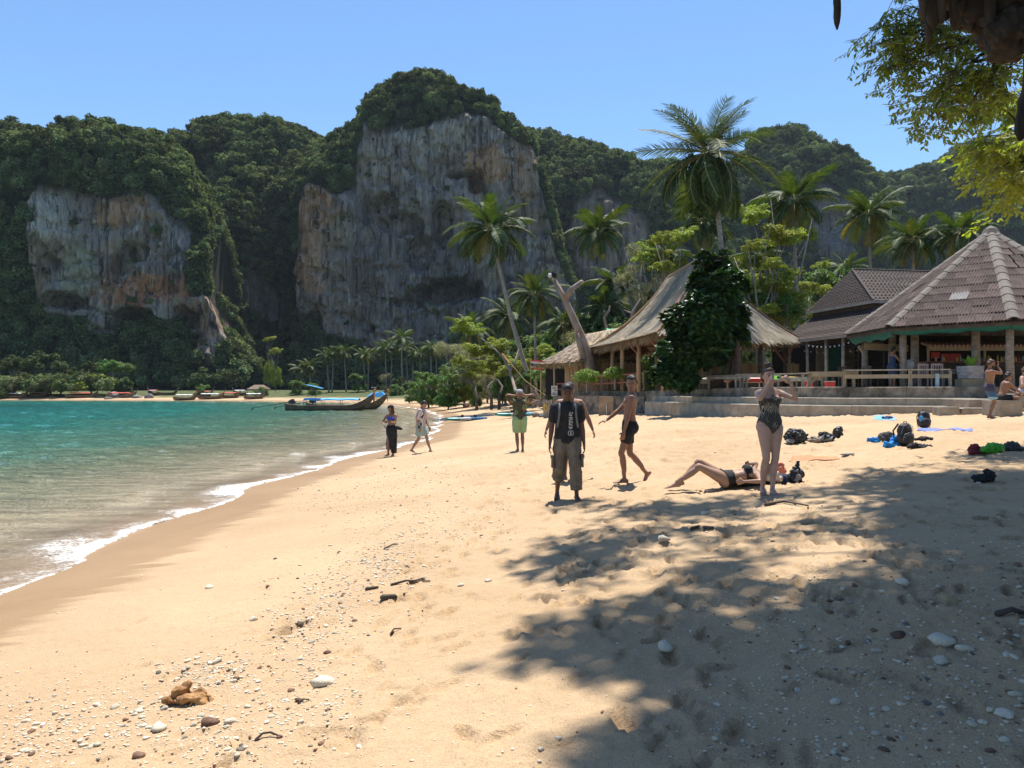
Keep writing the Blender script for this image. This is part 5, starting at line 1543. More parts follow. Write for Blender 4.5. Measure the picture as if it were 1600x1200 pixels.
palm_px('palm behind the yellow green shrubs left of the leaning palm', 795, 492, 800, 84, 42, r0=0.12, nf=20, seed=18)
palm_px('palm behind the pollarded trunk on its right', 945, 480, 948, 76, 44, r0=0.13, nf=22, seed=19)
palm_px('shaggy palm directly behind the thatched roof slope', 965, 445, 968, 86, 48, r0=0.13, nf=22, seed=20)
palm_px('palm hidden behind the trunk of the tallest palm', 1100, 345, 1104, 68, 52, r0=0.14, nf=24, seed=21, low=-.85)
palm_px('low palm in the thicket left of the tallest palm', 1040, 400, 1042, 72, 40, r0=0.13, nf=20, seed=22)
palm_px('low palm in the thicket right of the dark leafy tree', 1190, 400, 1192, 62, 42, r0=0.13, nf=20, seed=23)
palm_px('low palm at the foot of the great cliff by the shrubs', 735, 515, 737, 100, 36, r0=0.13, nf=18, seed=24)
G_FAR = 'slender palms in a row at the back of the bay'
far = [(472, 577, 468, 185, 19, 'leftmost slender palm by the far boats'), (483, 572, 487, 186, 19, 'second slender palm by the far boats, close to the leftmost'), (510, 556, 514, 190, 18, 'slender palm left of the pair behind the moored longtails'), (521, 551, 519, 192, 18, 'taller slender palm of the pair behind the moored longtails'), (538, 550, 541, 192, 18, 'single slender palm above the blue boat awning'),
       (567, 555, 572, 192, 18, 'slender palm above the right end of the blue awning'), (576, 552, 575, 196, 17, 'slender palm crowded behind the one above the awning'), (602, 545, 604, 188, 20, 'slender palm left of the tall cluster'), (613, 541, 610, 192, 18, 'slender palm at the left of the tall cluster'), (627, 528, 629, 180, 23, 'tallest of the slender far palms'),
       (634, 545, 638, 190, 18, 'slender palm tucked right of the tallest far palm'), (645, 556, 645, 188, 17, 'shorter slender palm right of the tall cluster'), (656, 552, 658, 186, 18, 'slender palm near the grey feathery tree'), (673, 543, 674, 182, 19, 'slender palm just left of the grey feathery tree'), (681, 550, 683, 186, 18, 'rightmost slender far palm')]
for i, (cx, cy, bx, Y, r, lb) in enumerate(far):
    palm_px(lb, cx, cy, bx, Y, r, r0=0.17, nf=18, seed=40+i, group=G_FAR, nuts=False, yellow=.1, low=-.7)

# ================================================================== TREES
def crown_hd(i, mat_, nleaf, lsz, nb=9, squash=0.85, spread=0.7, shell=.45, aspect=0.55):
    rr = np.random.default_rng(900+i)
    blobs = [(0, 0, 0.05, 0.5)]
    for j in range(nb):
        a = rr.uniform(0, 2*PI); r = rr.uniform(0.3, spread)
        blobs.append((r*math.cos(a), r*math.sin(a), rr.uniform(-0.3, 0.6), rr.uniform(0.2, 0.36)))
    return quads_mesh('crown', leaf_cloud(rr, blobs, nleaf, lsz, squash, shell, aspect=aspect), mat_)
M_YG = leaf_mat('yellow_green_leaves', [(0.12, 0.17, 0.03), (0.19, 0.24, 0.04), (0.26, 0.30, 0.05), (0.33, 0.34, 0.08)], 0.42, 0.5, (1.4, 1.4, 0.35))
M_MG = leaf_mat('mid_green_leaves', [(0.05, 0.10, 0.025), (0.08, 0.15, 0.035), (0.12, 0.21, 0.05), (0.17, 0.26, 0.07)], 0.35, 0.5, (1.4, 1.5, 0.4))
M_OLV = leaf_mat('olive_leaves', [(0.13, 0.14, 0.07), (0.20, 0.21, 0.10), (0.27, 0.27, 0.15), (0.33, 0.31, 0.20)], 0.3, 0.6, (1.3, 1.25, 0.6))
M_DKG = leaf_mat('glossy_dark_leaves', [(0.006, 0.018, 0.006), (0.012, 0.034, 0.009), (0.025, 0.066, 0.014), (0.06, 0.13, 0.025)], 0.12, 0.42, (1.3, 1.6, 0.3), 0.35)
M_BUSH = leaf_mat('clipped_bush_leaves', [(0.10, 0.18, 0.03), (0.17, 0.27, 0.04), (0.26, 0.36, 0.06)], 0.3, 0.5)
HD = {'yg': [crown_hd(i, M_YG, 2400, 0.065, 11, 0.6) for i in range(2)], 'mg': [crown_hd(10+i, M_MG, 2200, 0.07) for i in range(3)],
      'ol': [crown_hd(20+i, M_OLV, 1700, 0.06, 12, 0.9, 0.75, 0.3, 0.35) for i in range(2)], 'dk': [crown_hd(30+i, M_FOR1, 1500, 0.09) for i in range(2)]}
def branchy(mb, a, tips, r0, rr, wob=0.12):
    """limbs from a fork point a out to each tip, in two bends"""
    for t in tips:
        d = t-a; L = d.length
        m = a+d*0.45+Vector((rr.uniform(-1, 1), rr.uniform(-1, 1), rr.uniform(-.3, .8)))*L*wob
        mb.tube([a, m, t], [r0*0.6, r0*0.38, r0*0.10], 5, cap=False)
def tree(label, px, py, Y, rpx, bx, kind, seed, nc=3, vs=.3, cs=.72, name='broadleaf_tree', cat='tree', group=None, trunk=True, flat=0.8, trunk_m=None, h=None, r0=None, skirt=False):
    """crown centre/size in photograph pixels at real distance Y; foot at column bx"""
    rr = random.Random(seed); c = P(px, py, Y); Rr = rpx/1200*Y
    gx = (bx-800)/1200*Y; gz = ground_z(gx, Y)
    t = thing(name, label, cat, (gx, Y, gz), 0, group)
    oo = Vector((gx, Y, gz)); cc = c-oo
    fork = Vector((cc.x*0.6, 0, cc.z*0.55)); tips = []
    for i in range(nc):
        a = 2*PI*i/nc+rr.random(); off = Vector((math.cos(a), math.sin(a), 0))*Rr*(rr.uniform(.35, .75) if vs > .5 else 0.45 if nc > 1 else 0)
        z = rr.uniform(-vs, vs)*Rr
        p = cc+off+Vector((0, 0, z)); tips.append(p)
        s = Rr*(cs if nc > 1 else 1.0)*rr.uniform(0.85, 1.15)
        obj('crown', rr.choice(HD[kind]), t, p, (0, 0, rr.uniform(0, 6)), (s, s, s*flat))
    if Y > 90 or skirt:
        for i in range(nc):
            a = 2*PI*i/nc+rr.random(); p = cc*0.45+Vector((math.cos(a), math.sin(a), 0))*Rr*.5; s = Rr*.62; obj('crown', rr.choice(HD[kind]), t, (p.x, p.y, max(cc.z*.3, s*.2)), (0, 0, a), (s, s, max(s*flat, cc.z*.42)))
    if trunk:
        mb = MB(); r0 = r0 or max(0.08, Rr*0.055)
        mb.tube([Vector((0, 0, -0.2)), Vector((cc.x*0.2+rr.uniform(-.2, .2), 0, cc.z*0.3)), fork], [r0*1.3, r0, r0*0.75], 8, cap=False)
        branchy(mb, fork, tips+[p+Vector((rr.uniform(-.5, .5), rr.uniform(-.5, .5), rr.uniform(0, .5)))*Rr*0.8 for p in tips], r0, rr)
        mb.build('trunk', trunk_m or M_TRUNK, t, smooth=True)
    return t
# yellow-green trees behind and beside the pavilion
tree('tall yellow green tree right of the dark leafy tree', 1205, 415, 56, 78, 1215, 'yg', 1, 14, 1.15, .40)
tree('lower yellow green tree sloping towards the shingled roof', 1258, 455, 60, 42, 1250, 'yg', 2, 9, .9, .45)
tree('yellow crowned tree peeping over the thatched ridge', 1040, 400, 64, 48, 1050, 'yg', 3, 9, .8, .45)
tree('mid green tree left of the thatched ridge', 1000, 440, 74, 48, 1012, 'ol', 4, 9, .9, .5)
tree('green undergrowth tree at the right of the pavilion roof', 1225, 500, 53, 40, 1235, 'mg', 5, 7, .7, .5)
tree('small pale green tree in the gap before the shingled building', 1180, 470, 54, 32, 1182, 'mg', 6, 3)
tree('dense green tree between the palms right of the leaning palm', 880, 530, 88, 44, 880, 'mg', 107, 8, .8, .5)
tree('olive tree behind the thatch slope', 965, 500, 84, 40, 960, 'ol', 108, 8, .8, .5)
tree('green tree filling the gap behind the shingled roof', 1310, 470, 70, 50, 1310, 'mg', 109, 8, .7, .5)
tree('olive thicket tree behind the pollarded trunk', 905, 530, 70, 34, 905, 'ol', 7, 3)
tree('green thicket left of the bamboo hut', 875, 570, 64, 34, 875, 'mg', 8, 4)
tree('low green bush below the leaning palm trunk', 850, 592, 60, 30, 850, 'mg', 9, 3)
tree('yellow green beach tree with a bare leaning stem', 760, 545, 78, 52, 800, 'yg', 10, 10, .7, .45, r0=0.001)
tree('lower leafy tree beside the bare leaning stem', 800, 575, 74, 30, 815, 'yg', 11, 4)
tree('grey green feathery tree at the right of the slender palms', 705, 548, 118, 30, 712, 'ol', 12, 4)
tree('second feathery grey tree right beside the first', 735, 560, 110, 26, 740, 'ol', 13, 3)
G_SH = 'sprawling beach shrubs along the upper sand'
for i, (x, y, Y, r, k, lb) in enumerate([(655, 607, 118, 15, 'mg', 'small end of the beach shrubbery nearest the sea'), (680, 596, 112, 24, 'mg', 'rounded green shrub behind the sea end of the shrubbery'), (708, 588, 106, 28, 'mg', 'tall green shrub in the middle of the shrubbery'), (735, 592, 98, 26, 'ol', 'olive shrub under the feathery trees'), (762, 590, 92, 24, 'ol', 'olive shrub left of the twisted beach trunks'), (785, 603, 86, 14, 'yg', 'low yellow green shrub among the twisted trunks'), (640, 612, 122, 9, 'mg', 'lowest tip of the shrubbery by the moored boats')]):
    tree(lb, x, y, Y, r, x, k, 30+i, 4, name='beach_shrub', cat='shrub', group=G_SH, flat=0.75, skirt=True)
for i, (x, y, Y, r, k, lb) in enumerate([(700, 600, 84, 22, 'mg', 'bright green shrub spilling onto the sand left of the dark stubby trunk'), (725, 575, 86, 26, 'yg', 'yellow green bushy tree behind the dark stubby trunk'), (822, 598, 66, 20, 'mg', 'leafy bush behind the bare leaning tree at its right'), (868, 585, 62, 24, 'mg', 'dense bush behind the flag'), (790, 555, 80, 30, 'mg', 'full green tree behind the twisted trunks'), (840, 550, 82, 30, 'yg', 'pale green tree crossed by the leaning palm trunk'), (745, 610, 80, 12, 'mg', 'low shrub at the foot of the dark stubby trunk'), (670, 590, 96, 24, 'mg', 'rounded shrub at the middle of the upper beach')]):
    tree(lb, x, y, Y, r, x, k, 130+i, 6, .5, .55, name='beach_shrub' if r < 25 else 'broadleaf_tree', cat='shrub' if r < 25 else 'tree', skirt=True)
tree('full yellow green tree filling the gap right of the tallest palm', 1190, 440, 53, 60, 1190, 'yg', 150, 16, 1.0, .38)
# bare leaning trunk of the beach tree and its fallen branches
bt = thing('bare_tree', 'pale bare leaning tree reaching left out of the sand', 'tree', (1.1, 62, 1.3)); oo = Vector((1.1, 62, 1.3))
mb = MB(); mb.tube([P(835, 628, 58)-oo, P(805, 610, 60)-oo, P(797, 580, 62)-oo, P(785, 556, 64)-oo, P(765, 538, 66)-oo, P(752, 528, 67)-oo], [0.19, 0.14, 0.11, 0.09, 0.06, 0.03], 8, cap=False)
mb.tube([P(797, 580, 62)-oo, P(806, 560, 63)-oo, P(812, 540, 64)-oo], [0.10, 0.07, 0.03], 6, cap=False)
mb.build('trunk', M_BARKD, bt, smooth=True)
for i, (pts, lb) in enumerate([([(745, 622, 74), (742, 605, 75), (733, 590, 76)], 'dark stubby trunk at the left under the beach shrubs'), ([(780, 620, 70), (785, 604, 71), (778, 594, 72), (765, 590, 73)], 'twisted dark trunk arching right under the beach shrubs'), ([(768, 620, 72), (762, 604, 73), (770, 596, 74)], 'thin crooked trunk between the two dark trunks')]):
    t = thing('crooked_trunk', lb, 'trunk', (0, 72, 0)); q = P(*pts[0]); q.z = ground_z(q.x, q.y)-.2; v = [q-Vector((0, 72, 0))]+[P(*p)-Vector((0, 72, 0)) for p in pts]; mb = MB(); mb.tube(v, [0.17-0.03*k for k in range(len(v))], 7, cap=False); mb.build('trunk', M_WOODD, t, smooth=True)
fb = thing('fallen_branches', 'heap of pale fallen branches at the top of the beach', 'driftwood', (1.2, 50, 1.3)); mb = MB(); rb = random.Random(6)
for i in range(16):
    a = Vector((rb.uniform(-1.6, 1.2), rb.uniform(-1, 1), rb.uniform(0.02, .1))); d = Vector((rb.uniform(0.5, 1.6), rb.uniform(-.5, .5), rb.uniform(-.1, .5)))
    mb.tube([a, a+d*0.5+Vector((0, 0, 0.06)), a+d], [0.05, 0.04, 0.015], 5, cap=False)
mb.build('branch', M_BARKD, fb, smooth=True)

# pollarded dead tree with a floodlight
dt = thing('pollarded_tree', 'pollarded dead tree trunk with two cut limbs and a lamp on top', 'tree', (4.95, 48.2, 2.0)); oo = Vector((4.95, 48.2, 2.0))
mb = MB()
mb.tube([P(926, 596, 48.2)-oo, P(920, 560, 48.2)-oo, P(908, 525, 48.2)-oo, P(893, 490, 48.2)-oo, P(880, 462, 48.2)-oo, P(866, 437, 48.2)-oo], [0.42, 0.32, 0.27, 0.22, 0.17, 0.13], 12, cap=False)
mb.tube([P(884, 466, 48.2)-oo, P(893, 452, 48)-oo, P(908, 441, 47.8)-oo], [0.20, 0.17, 0.15], 10, cap=False)
mb.tube([P(915, 560, 48.2)-oo, P(905, 535, 48)-oo, P(902, 520, 47.9)-oo], [0.30, 0.18, 0.12], 8, cap=False)
mb.build('trunk', M_BARKD, dt, smooth=True)
mb = MB(); mb.tube([P(908.3, 440.8, 47.78)-oo, P(909, 440.3, 47.77)-oo], [0.16, 0.15], 10); mb.tube([P(865.5, 436, 48.2)-oo, P(865, 435.3, 48.2)-oo], [0.155, 0.14], 10); mb.build('cut_end', M_PALEW, dt)
fl = thing('floodlight', 'small black and white floodlight on top of the pollarded trunk', 'lamp', P(863, 433, 48.1))
mb = MB(); mb.box((0.1, 0, 0.12), (0.34, 0.2, 0.26), (0, 0.3, 0)); mb.build('housing', M_BLACK, fl); mb = MB(); mb.tube([(-0.08, 0, 0.10), (-0.16, 0, 0.12)], [0.13, 0.15], 10); mb.build('reflector', M_WHITE, fl)
# bare curved snag behind the pavilion roof
sn = thing('bare_snag', 'bleached bare snag curving up behind the thatch slope', 'trunk', (7, 60, 2)); oo = Vector((7, 60, 2))
mb = MB(); mb.tube([P(960, 535, 60)-oo, P(948, 515, 60)-oo, P(944, 495, 60)-oo, P(952, 485, 60)-oo, P(953, 478, 60)-oo], [0.14, 0.11, 0.10, 0.09, 0.05], 7); mb.tube([P(985, 500, 60)-oo, P(990, 485, 60)-oo, P(1001, 467, 60)-oo], [0.16, 0.12, 0.05], 7); mb.tube([P(988, 490, 60)-oo, P(975, 484, 60)-oo], [0.09, 0.03], 6)
mb.build('trunk', M_BARKD, sn, smooth=True)

# clipped bushes on the rail terrace
for (x, y, r, lb) in ((917, 583, 12.5, 'clipped round bush left of the pavilion post'), (961, 578, 10.5, 'clipped round bush right of the pavilion post')):
    c = P(x, y, 45.0 if x < 930 else 43.6)
    t = thing('clipped_bush', lb, 'bush', c-Vector((0, 0, 0.5)), 0, 'clipped bushes behind the red railing'); rr = np.random.default_rng(x)
    Rr = r/1200*45*1.7
    obj('crown', quads_mesh('crown', leaf_cloud(rr, [(0, 0, 0.3, Rr*0.62), (Rr*.5, 0, 0.25, Rr*.5), (-Rr*.5, 0, 0.25, Rr*.5)], 2400, 0.055, 0.85, 0.75), M_BUSH), t)
    mb = MB(); mb.tube([(0, 0, -0.6), (0, 0, 0.4)], 0.06, 6); mb.build('trunk', M_TRUNK, t)

# ---- big dark tree with glossy leaves in front of the pavilion
bg_ = thing('glossy_leaf_tree', 'large dark tree with glossy leaves covering the middle of the thatched pavilion', 'tree', (9.3, 35.8, 2.2)); oo = Vector((9.3, 35.8, 2.2))
def rosette(n, L, W, seed, tilt=0.6):
    rr = random.Random(seed); mb = MB()
    for i in range(n):
        a = i*2.4+rr.uniform(-.2, .2); e = tilt*rr.uniform(0.3, 1.2); l = L*rr.uniform(0.7, 1.15); w = W*rr.uniform(0.8, 1.1)
        d = Vector((math.cos(a)*math.cos(e), math.sin(a)*math.cos(e), math.sin(e))); s = Vector((-math.sin(a), math.cos(a), 0)); u = d.cross(s)
        if u.z < 0: u = -u
        p = [d*0.02, d*l*0.45+s*w*0.42+u*0.02, d*l*0.8+s*w*0.5-u*0.02, d*l-u*0.05, d*l*0.8-s*w*0.5-u*0.02, d*l*0.45-s*w*0.42+u*0.02]
        mb._add(p, [(0, 1, 2, 3), (0, 3, 4, 5)])
    return mb.mesh('leaf_rosette', M_DKG)
ROS = [rosette(10, 0.34, 0.15, i) for i in range(5)]
BL_ = [(1118, 418, 26), (1100, 405, 18), (1098, 446, 28), (1138, 448, 34), (1066, 500, 30), (1108, 492, 48), (1148, 492, 30), (1036, 545, 16), (1062, 552, 38), (1110, 540, 40), (1153, 520, 20), (1040, 585, 26), (1072, 592, 24), (1042, 500, 16), (1160, 535, 14), (1128, 400, 12)]
rr = np.random.default_rng(4)
blobs = []
for (x, y, r) in BL_:
    Yb = 35.8+rr.uniform(-.6, .6)+(-0.5 if y > 540 else 0); c = P(x, y, Yb)-oo; blobs.append((c.x, c.y, c.z, max(r-7, 7)/1200*Yb))
Bb = np.array(blobs); w = Bb[:, 3]**2; w /= w.sum()
pts = []
for i in range(1500):
    k = rr.choice(len(Bb), p=w); d = rr.normal(size=3); d /= np.linalg.norm(d)
    pts.append((Bb[k, :3]+d*Bb[k, 3]*(0.72+0.3*rr.random()), d))
# the 280 nearest outer rosettes are parts, the rest one mass
order = sorted(range(len(pts)), key=lambda i: pts[i][0][1])
VQ = []; FQ = []; base_n = 0
co = [np.array([v.co[:] for v in m.vertices]) for m in ROS]; fc = [[tuple(p.vertices) for p in m.polygons] for m in ROS]
for q, i in enumerate(order):
    p, d = pts[i]; dv = Vector(d)*0.8+Vector((0, 0, 0.75)); rt = dv.to_track_quat('Z', 'Y').to_matrix() @ Matrix.Rotation(rr.uniform(0, 6), 3, 'Z')
    s = rr.uniform(0.75, 1.25); k = i % 5
    if q < 280: obj('leaf_rosette', ROS[k], bg_, tuple(p), rt.to_euler(), s)
    else:
        M3 = np.array(rt); v = co[k]@M3.T*s+p; VQ.append(v); FQ += [tuple(a+base_n for a in f) for f in fc[k]]; base_n += len(v)
me = bpy.data.meshes.new('foliage'); me.from_pydata(np.concatenate(VQ).tolist(), [], FQ); me.materials.append(M_DKG)
tag(obj('foliage', me, bg_), kind='stuff')
# dense core of small leaves that darkens the lower and inner crown
obj_ = obj('inner_foliage', quads_mesh('inner_foliage', leaf_cloud(rr, [(b[0], b[1]+0.15, b[2], b[3]*0.95) for b in blobs], 15000, 0.085, 1.0, 0.3), M_DKG), bg_); tag(obj_, kind='stuff')
mb = MB()
mb.tube([Vector((0.4, 0.4, -0.1)), Vector((0.3, 0.3, 1.6)), P(1122, 490, 36)-oo, P(1112, 440, 36)-oo], [0.34, 0.24, 0.18, 0.08], 9, cap=False)
mb.tube([Vector((1.2, 0.5, 0)), Vector((1.3, 0.4, 1.6)), P(1150, 500, 36)-oo], [0.22, 0.2, 0.1], 8, cap=False)
mb.tube([Vector((-1.3, 0.2, -0.1)), Vector((-1.3, 0.2, 1.2)), P(1060, 500, 36)-oo], [0.16, 0.13, 0.06], 7, cap=False)
mb.build('trunk', M_WOODD, bg_, smooth=True)

# ---- left shore trees and shrubs
G_LS = 'trees on the far left shore'
for i, (x, y, Y, r, k, lb) in enumerate([(22, 572, 205, 24, 'dk', 'leftmost shore tree at the frame edge'), (62, 565, 200, 30, 'dk', 'biggest rounded tree on the left shore'), (95, 580, 198, 22, 'dk', 'tree right of the biggest left shore tree'), (142, 578, 200, 20, 'dk', 'separate tree left of the paler one on the shore'), (180, 578, 198, 26, 'mg', 'paler green tree at the right of the shore group'), (60, 600, 196, 20, 'dk', 'low tree at the waterline under the biggest crown'), (195, 600, 195, 14, 'dk', 'low tree at the waterline by the bare rocks'), (5, 600, 198, 18, 'dk', 'low tree at the waterline at the frame edge'),
        (315, 608, 184, 11, 'mg', 'round green shrub alone on the far sand'), (412, 610, 178, 9, 'mg', 'shrub in front of the little beach hut'), (400, 612, 180, 6, 'mg', 'small shrub left of the little beach hut'), (430, 550, 215, 12, 'yg', 'isolated pale tree on the dark slope above the hut'), (420, 530, 225, 10, 'yg', 'upper pale tree on the dark slope'), (462, 600, 180, 14, 'mg', 'leafy tree under the two leftmost palms'), (490, 606, 178, 13, 'mg', 'rounded bush right of the two leftmost palms'), (560, 590, 188, 14, 'mg', 'bushy tree between the slender palms'), (602, 592, 184, 13, 'ol', 'pale bushy tree at the foot of the tall palm cluster'), (620, 606, 160, 9, 'mg', 'dark green bush right of the longtail bows'), (610, 613, 162, 5, 'mg', 'tiny bush beside the longtail bows'), (465, 578, 190, 12, 'dk', 'darker tree left of the leftmost palms')]):
    tree(lb, x, y, Y, r, x, k, 60+i, 3, name='broadleaf_tree' if r > 10 else 'shrub', cat='tree' if r > 10 else 'shrub', group=G_LS if i < 8 else None, flat=0.85)

# ---- mixed woodland behind the beach, too many stems to count
WOOD = []
rr = np.random.default_rng(9)
topx = [560, 640, 700, 760, 860, 940, 1000, 1060, 1150, 1290, 1400, 1620]; topy = [600, 590, 575, 545, 520, 500, 450, 420, 440, 470, 450, 420]
for i in range(2600):
    Y = rr.uniform(64, 235); px = rr.uniform(620 if Y > 150 else 700, 1660)
    if Y < 95 and px < 860: continue
    x = (px-800)/1200*Y
    if float(shore_d(np.array(x), np.array(Y))) < 14: continue
    if 12 < x < 34 and Y < 50: continue
    ty = np.interp(px, topx, topy)+rr.uniform(0, 1)**1.0*70
    z = 2.3+(HZ-ty)/1200*Y
    hmax = 3+ (Y-60)*0.16+rr.uniform(0, 4)
    z = min(z, 2+hmax); s = rr.uniform(1.1, 2.4)*(1 if Y < 120 else 1.4)
    if px < 700: z = min(z, 5); s = min(s, 1.6)
    WOOD.append((x, Y, max(z-s*0.5, 1.5), s)); WOOD.append((x+rr.normal(0, 1), Y+rr.normal(0, 1), max(z*0.5, 1.3), s))
for i in range(420):
    px = rr.uniform(-260, 172); Y = rr.uniform(186, 206); x = (px-800)/1200*Y; d = float(shore_d(np.array(x), np.array(Y)))
    if 0.5 < d < 18: WOOD.append((x, Y, .6+min(d, 8)*.35+rr.uniform(0, 1.5), rr.uniform(1.4, 2.6)))
gn_scatter('woodland', WOOD, CROWNS+[HD['mg'][0], HD['ol'][0], HD['mg'][1], HD['yg'][0]], 'mixed green woodland behind the beach and the huts')
# ================================================================== OVERHANG AND CANOPY ABOVE THE VIEWER
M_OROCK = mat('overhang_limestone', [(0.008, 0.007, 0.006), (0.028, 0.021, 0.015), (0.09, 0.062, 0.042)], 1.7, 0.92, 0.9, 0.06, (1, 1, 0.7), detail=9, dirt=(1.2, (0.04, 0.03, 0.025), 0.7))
def overhang():
    # underside z(x,y) of a rock roof over the right part of the beach
    xs = np.arange(0.2, 22, 0.11); ys = np.arange(-9, 11.6, 0.11)
    X, Y = np.meshgrid(xs, ys)
    front = 9.6 + 0.9*fbm(X/2.2, X*0, 1, 3) - 2.2*sstep(5.2, 2.2, X) - 2.0*sstep(3.2, 0.6, X)
    low = 9.6 - 3.15*sstep(3.9, 5.6, X)*sstep(4.5, 8.2, Y)+0.7*fbm(X/2.4, Y/2.4, 2, 4)
    low = low-0.9*sstep(5.8, 7.5, X)*sstep(6, 8.6, Y)
    drip = np.clip(ridged(X/0.55, Y/0.55, 3, 2)-0.5, 0, 2)*0.30*sstep(-.2, .5, fbm(X/1.4, Y/1.4, 8, 2))
    Zb = low - drip*1.0
    edge = sstep(0.0, 1.3, front-Y)*sstep(1.2, 2.3, X+0.6*fbm(Y/1.5, Y*0, 5, 2))
    Ztop = 12.5 + 1.2*fbm(X/4, Y/4, 6, 3)
    Zb = Ztop*(1-edge)+Zb*edge
    keep = (front-Y > -0.3) & (edge > 0.01)
    idx = np.arange(X.size).reshape(X.shape)
    k = keep[:-1, :-1] & keep[1:, 1:] & keep[:-1, 1:] & keep[1:, :-1]
    q = np.stack([idx[:-1, :-1], idx[:-1, 1:], idx[1:, 1:], idx[1:, :-1]], -1)[k]
    V = np.stack([X, Y, Zb], -1).reshape(-1, 3)
    nrow = len(V)
    V2 = np.stack([X, Y, Ztop+0.05], -1).reshape(-1, 3)
    F = np.concatenate([q, q[:, ::-1]+nrow])
    used = np.unique(F); mp = -np.ones(len(V)*2, int); mp[used] = np.arange(len(used))
    me = bpy.data.meshes.new('rock_roof'); me.from_pydata(np.concatenate([V, V2])[used].tolist(), [], mp[F].tolist()); me.materials.append(M_OROCK)
    return me
ov = thing('rock_overhang', 'dark dripping limestone overhang at the top right corner', 'rock overhang', (8, 6, 1.5))
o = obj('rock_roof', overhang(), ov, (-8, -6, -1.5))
def stalactite(px, py0, py1, Y, r, seed, name='stalactite', bend=0.0):
    rr = np.random.default_rng(seed); a = P(px, py0, Y)+Vector((0, 0, 0.8)); b = P(px+bend, py1, Y); n = 18; m = 16; rg = []
    a.x = (px-800)/1200*Y
    for i in range(n+1):
        t = i/n; c = a.lerp(b, t); rad = r*(1.25-0.55*t)*(1-0.75*max(0, (t-0.9)/0.1)**2)
        ring = []
        for k in range(m):
            an = 2*PI*k/m; f = 1+0.35*float(fbm(math.cos(an)*1.3+seed, math.sin(an)*1.3, t*5, 3))
            ring.append(c+Vector((math.cos(an), math.sin(an), 0))*rad*f)
        rg.append(ring)
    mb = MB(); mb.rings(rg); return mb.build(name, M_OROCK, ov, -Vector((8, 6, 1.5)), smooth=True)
stalactite(1310, -30, 44, 8.2, 0.045, 1)
stalactite(1461, -20, 44, 8.4, 0.10, 2); stalactite(1457, 20, 70, 8.45, 0.05, 3, bend=-4); stalactite(1480, -10, 30, 8.7, 0.09, 4); stalactite(1510, -10, 24, 8.9, 0.12, 5); stalactite(1650, 60, 219, 7.6, 0.10, 6, bend=-54)
stalactite(1535, -10, 52, 8.6, 0.22, 7); stalactite(1570, -10, 62, 8.8, 0.25, 8); stalactite(1600, -10, 78, 8.4, 0.2, 9)
for i, (px, y1, r) in enumerate([(1448, 30, .05), (1492, 42, .045), (1503, 22, .06), (1524, 48, .05), (1552, 72, .06), (1563, 84, .045), (1583, 92, .06), (1541, 60, .04), (1472, 34, .05)]): stalactite(px, -15, y1, 8.3+.08*(i % 4), r, 20+i, bend=(i % 3-1)*3)
# lumps of rock around their roots
for i, (px, py, Y, s) in enumerate([(1475, -12, 8.6, 0.30), (1520, -2, 8.7, 0.34), (1560, 28, 8.6, 0.30), (1592, 40, 8.3, 0.34), (1540, 22, 8.9, 0.22), (1600, 8, 8.5, 0.5), (1580, 62, 8.5, 0.16)]):
    me = rock_mesh(300+i, (s, s, s*0.8), 5, 0.55); n = len(me.vertices); co = np.empty(n*3); me.vertices.foreach_get('co', co); co = co.reshape(-1, 3)
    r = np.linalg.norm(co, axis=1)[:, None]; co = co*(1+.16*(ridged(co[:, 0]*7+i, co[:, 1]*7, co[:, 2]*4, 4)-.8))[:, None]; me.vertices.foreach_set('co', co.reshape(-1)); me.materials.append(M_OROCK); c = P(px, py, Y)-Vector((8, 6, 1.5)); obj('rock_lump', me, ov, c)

# ---- the tree whose leaves hang into the picture and whose crown dapples the sand
M_CAN = leaf_mat('canopy_leaves', [(0.10, 0.15, 0.035), (0.17, 0.23, 0.05), (0.25, 0.31, 0.06), (0.34, 0.38, 0.10), (0.17, 0.15, 0.05)], 0.42, 0.45, (1.1, 1.45, 0.35))
M_CAN2 = leaf_mat('sun_tinted_canopy_leaves', [(0.18, 0.23, 0.04), (0.27, 0.31, 0.05), (0.36, 0.38, 0.07), (0.42, 0.42, 0.12)], 0.5, 0.5, (1.0, 1.35, 0.35))  # paler copy of the canopy leaves, sunlight put into the colour
def sprig_mesh(seed, mat_, n=9, L=0.11, W=0.045, twig=0.35):
    """a twig with n pointed leaves"""
    rr = random.Random(seed); mb = MB()
    pts = [Vector((twig*t/3, rr.uniform(-.02, .02), -0.06*t*t/9)) for t in range(4)]
    mb.tube(pts, 0.004, 4, mi=1, cap=False)
    for i in range(n):
        t = 0.25+0.75*(i+0.5)/n; p = pts[0].lerp(pts[-1], t); a = (i % 2*2-1)*rr.uniform(0.4, 1.3)
        d = Vector((math.cos(a), math.sin(a), rr.uniform(-.7, .1))).normalized(); s = d.cross(Vector((0, 0, 1))).normalized(); s = (s+Vector((0, 0, rr.uniform(-.6, .6)))).normalized()
        l = L*rr.uniform(0.7, 1.3); w = W*rr.uniform(0.8, 1.2); u = Vector((0, 0, -0.15*l))
        mb._add([p, p+d*l*0.5+s*w, p+d*l+u, p+d*l*0.5-s*w], [(0, 1, 2, 3)], 0)
    return mb
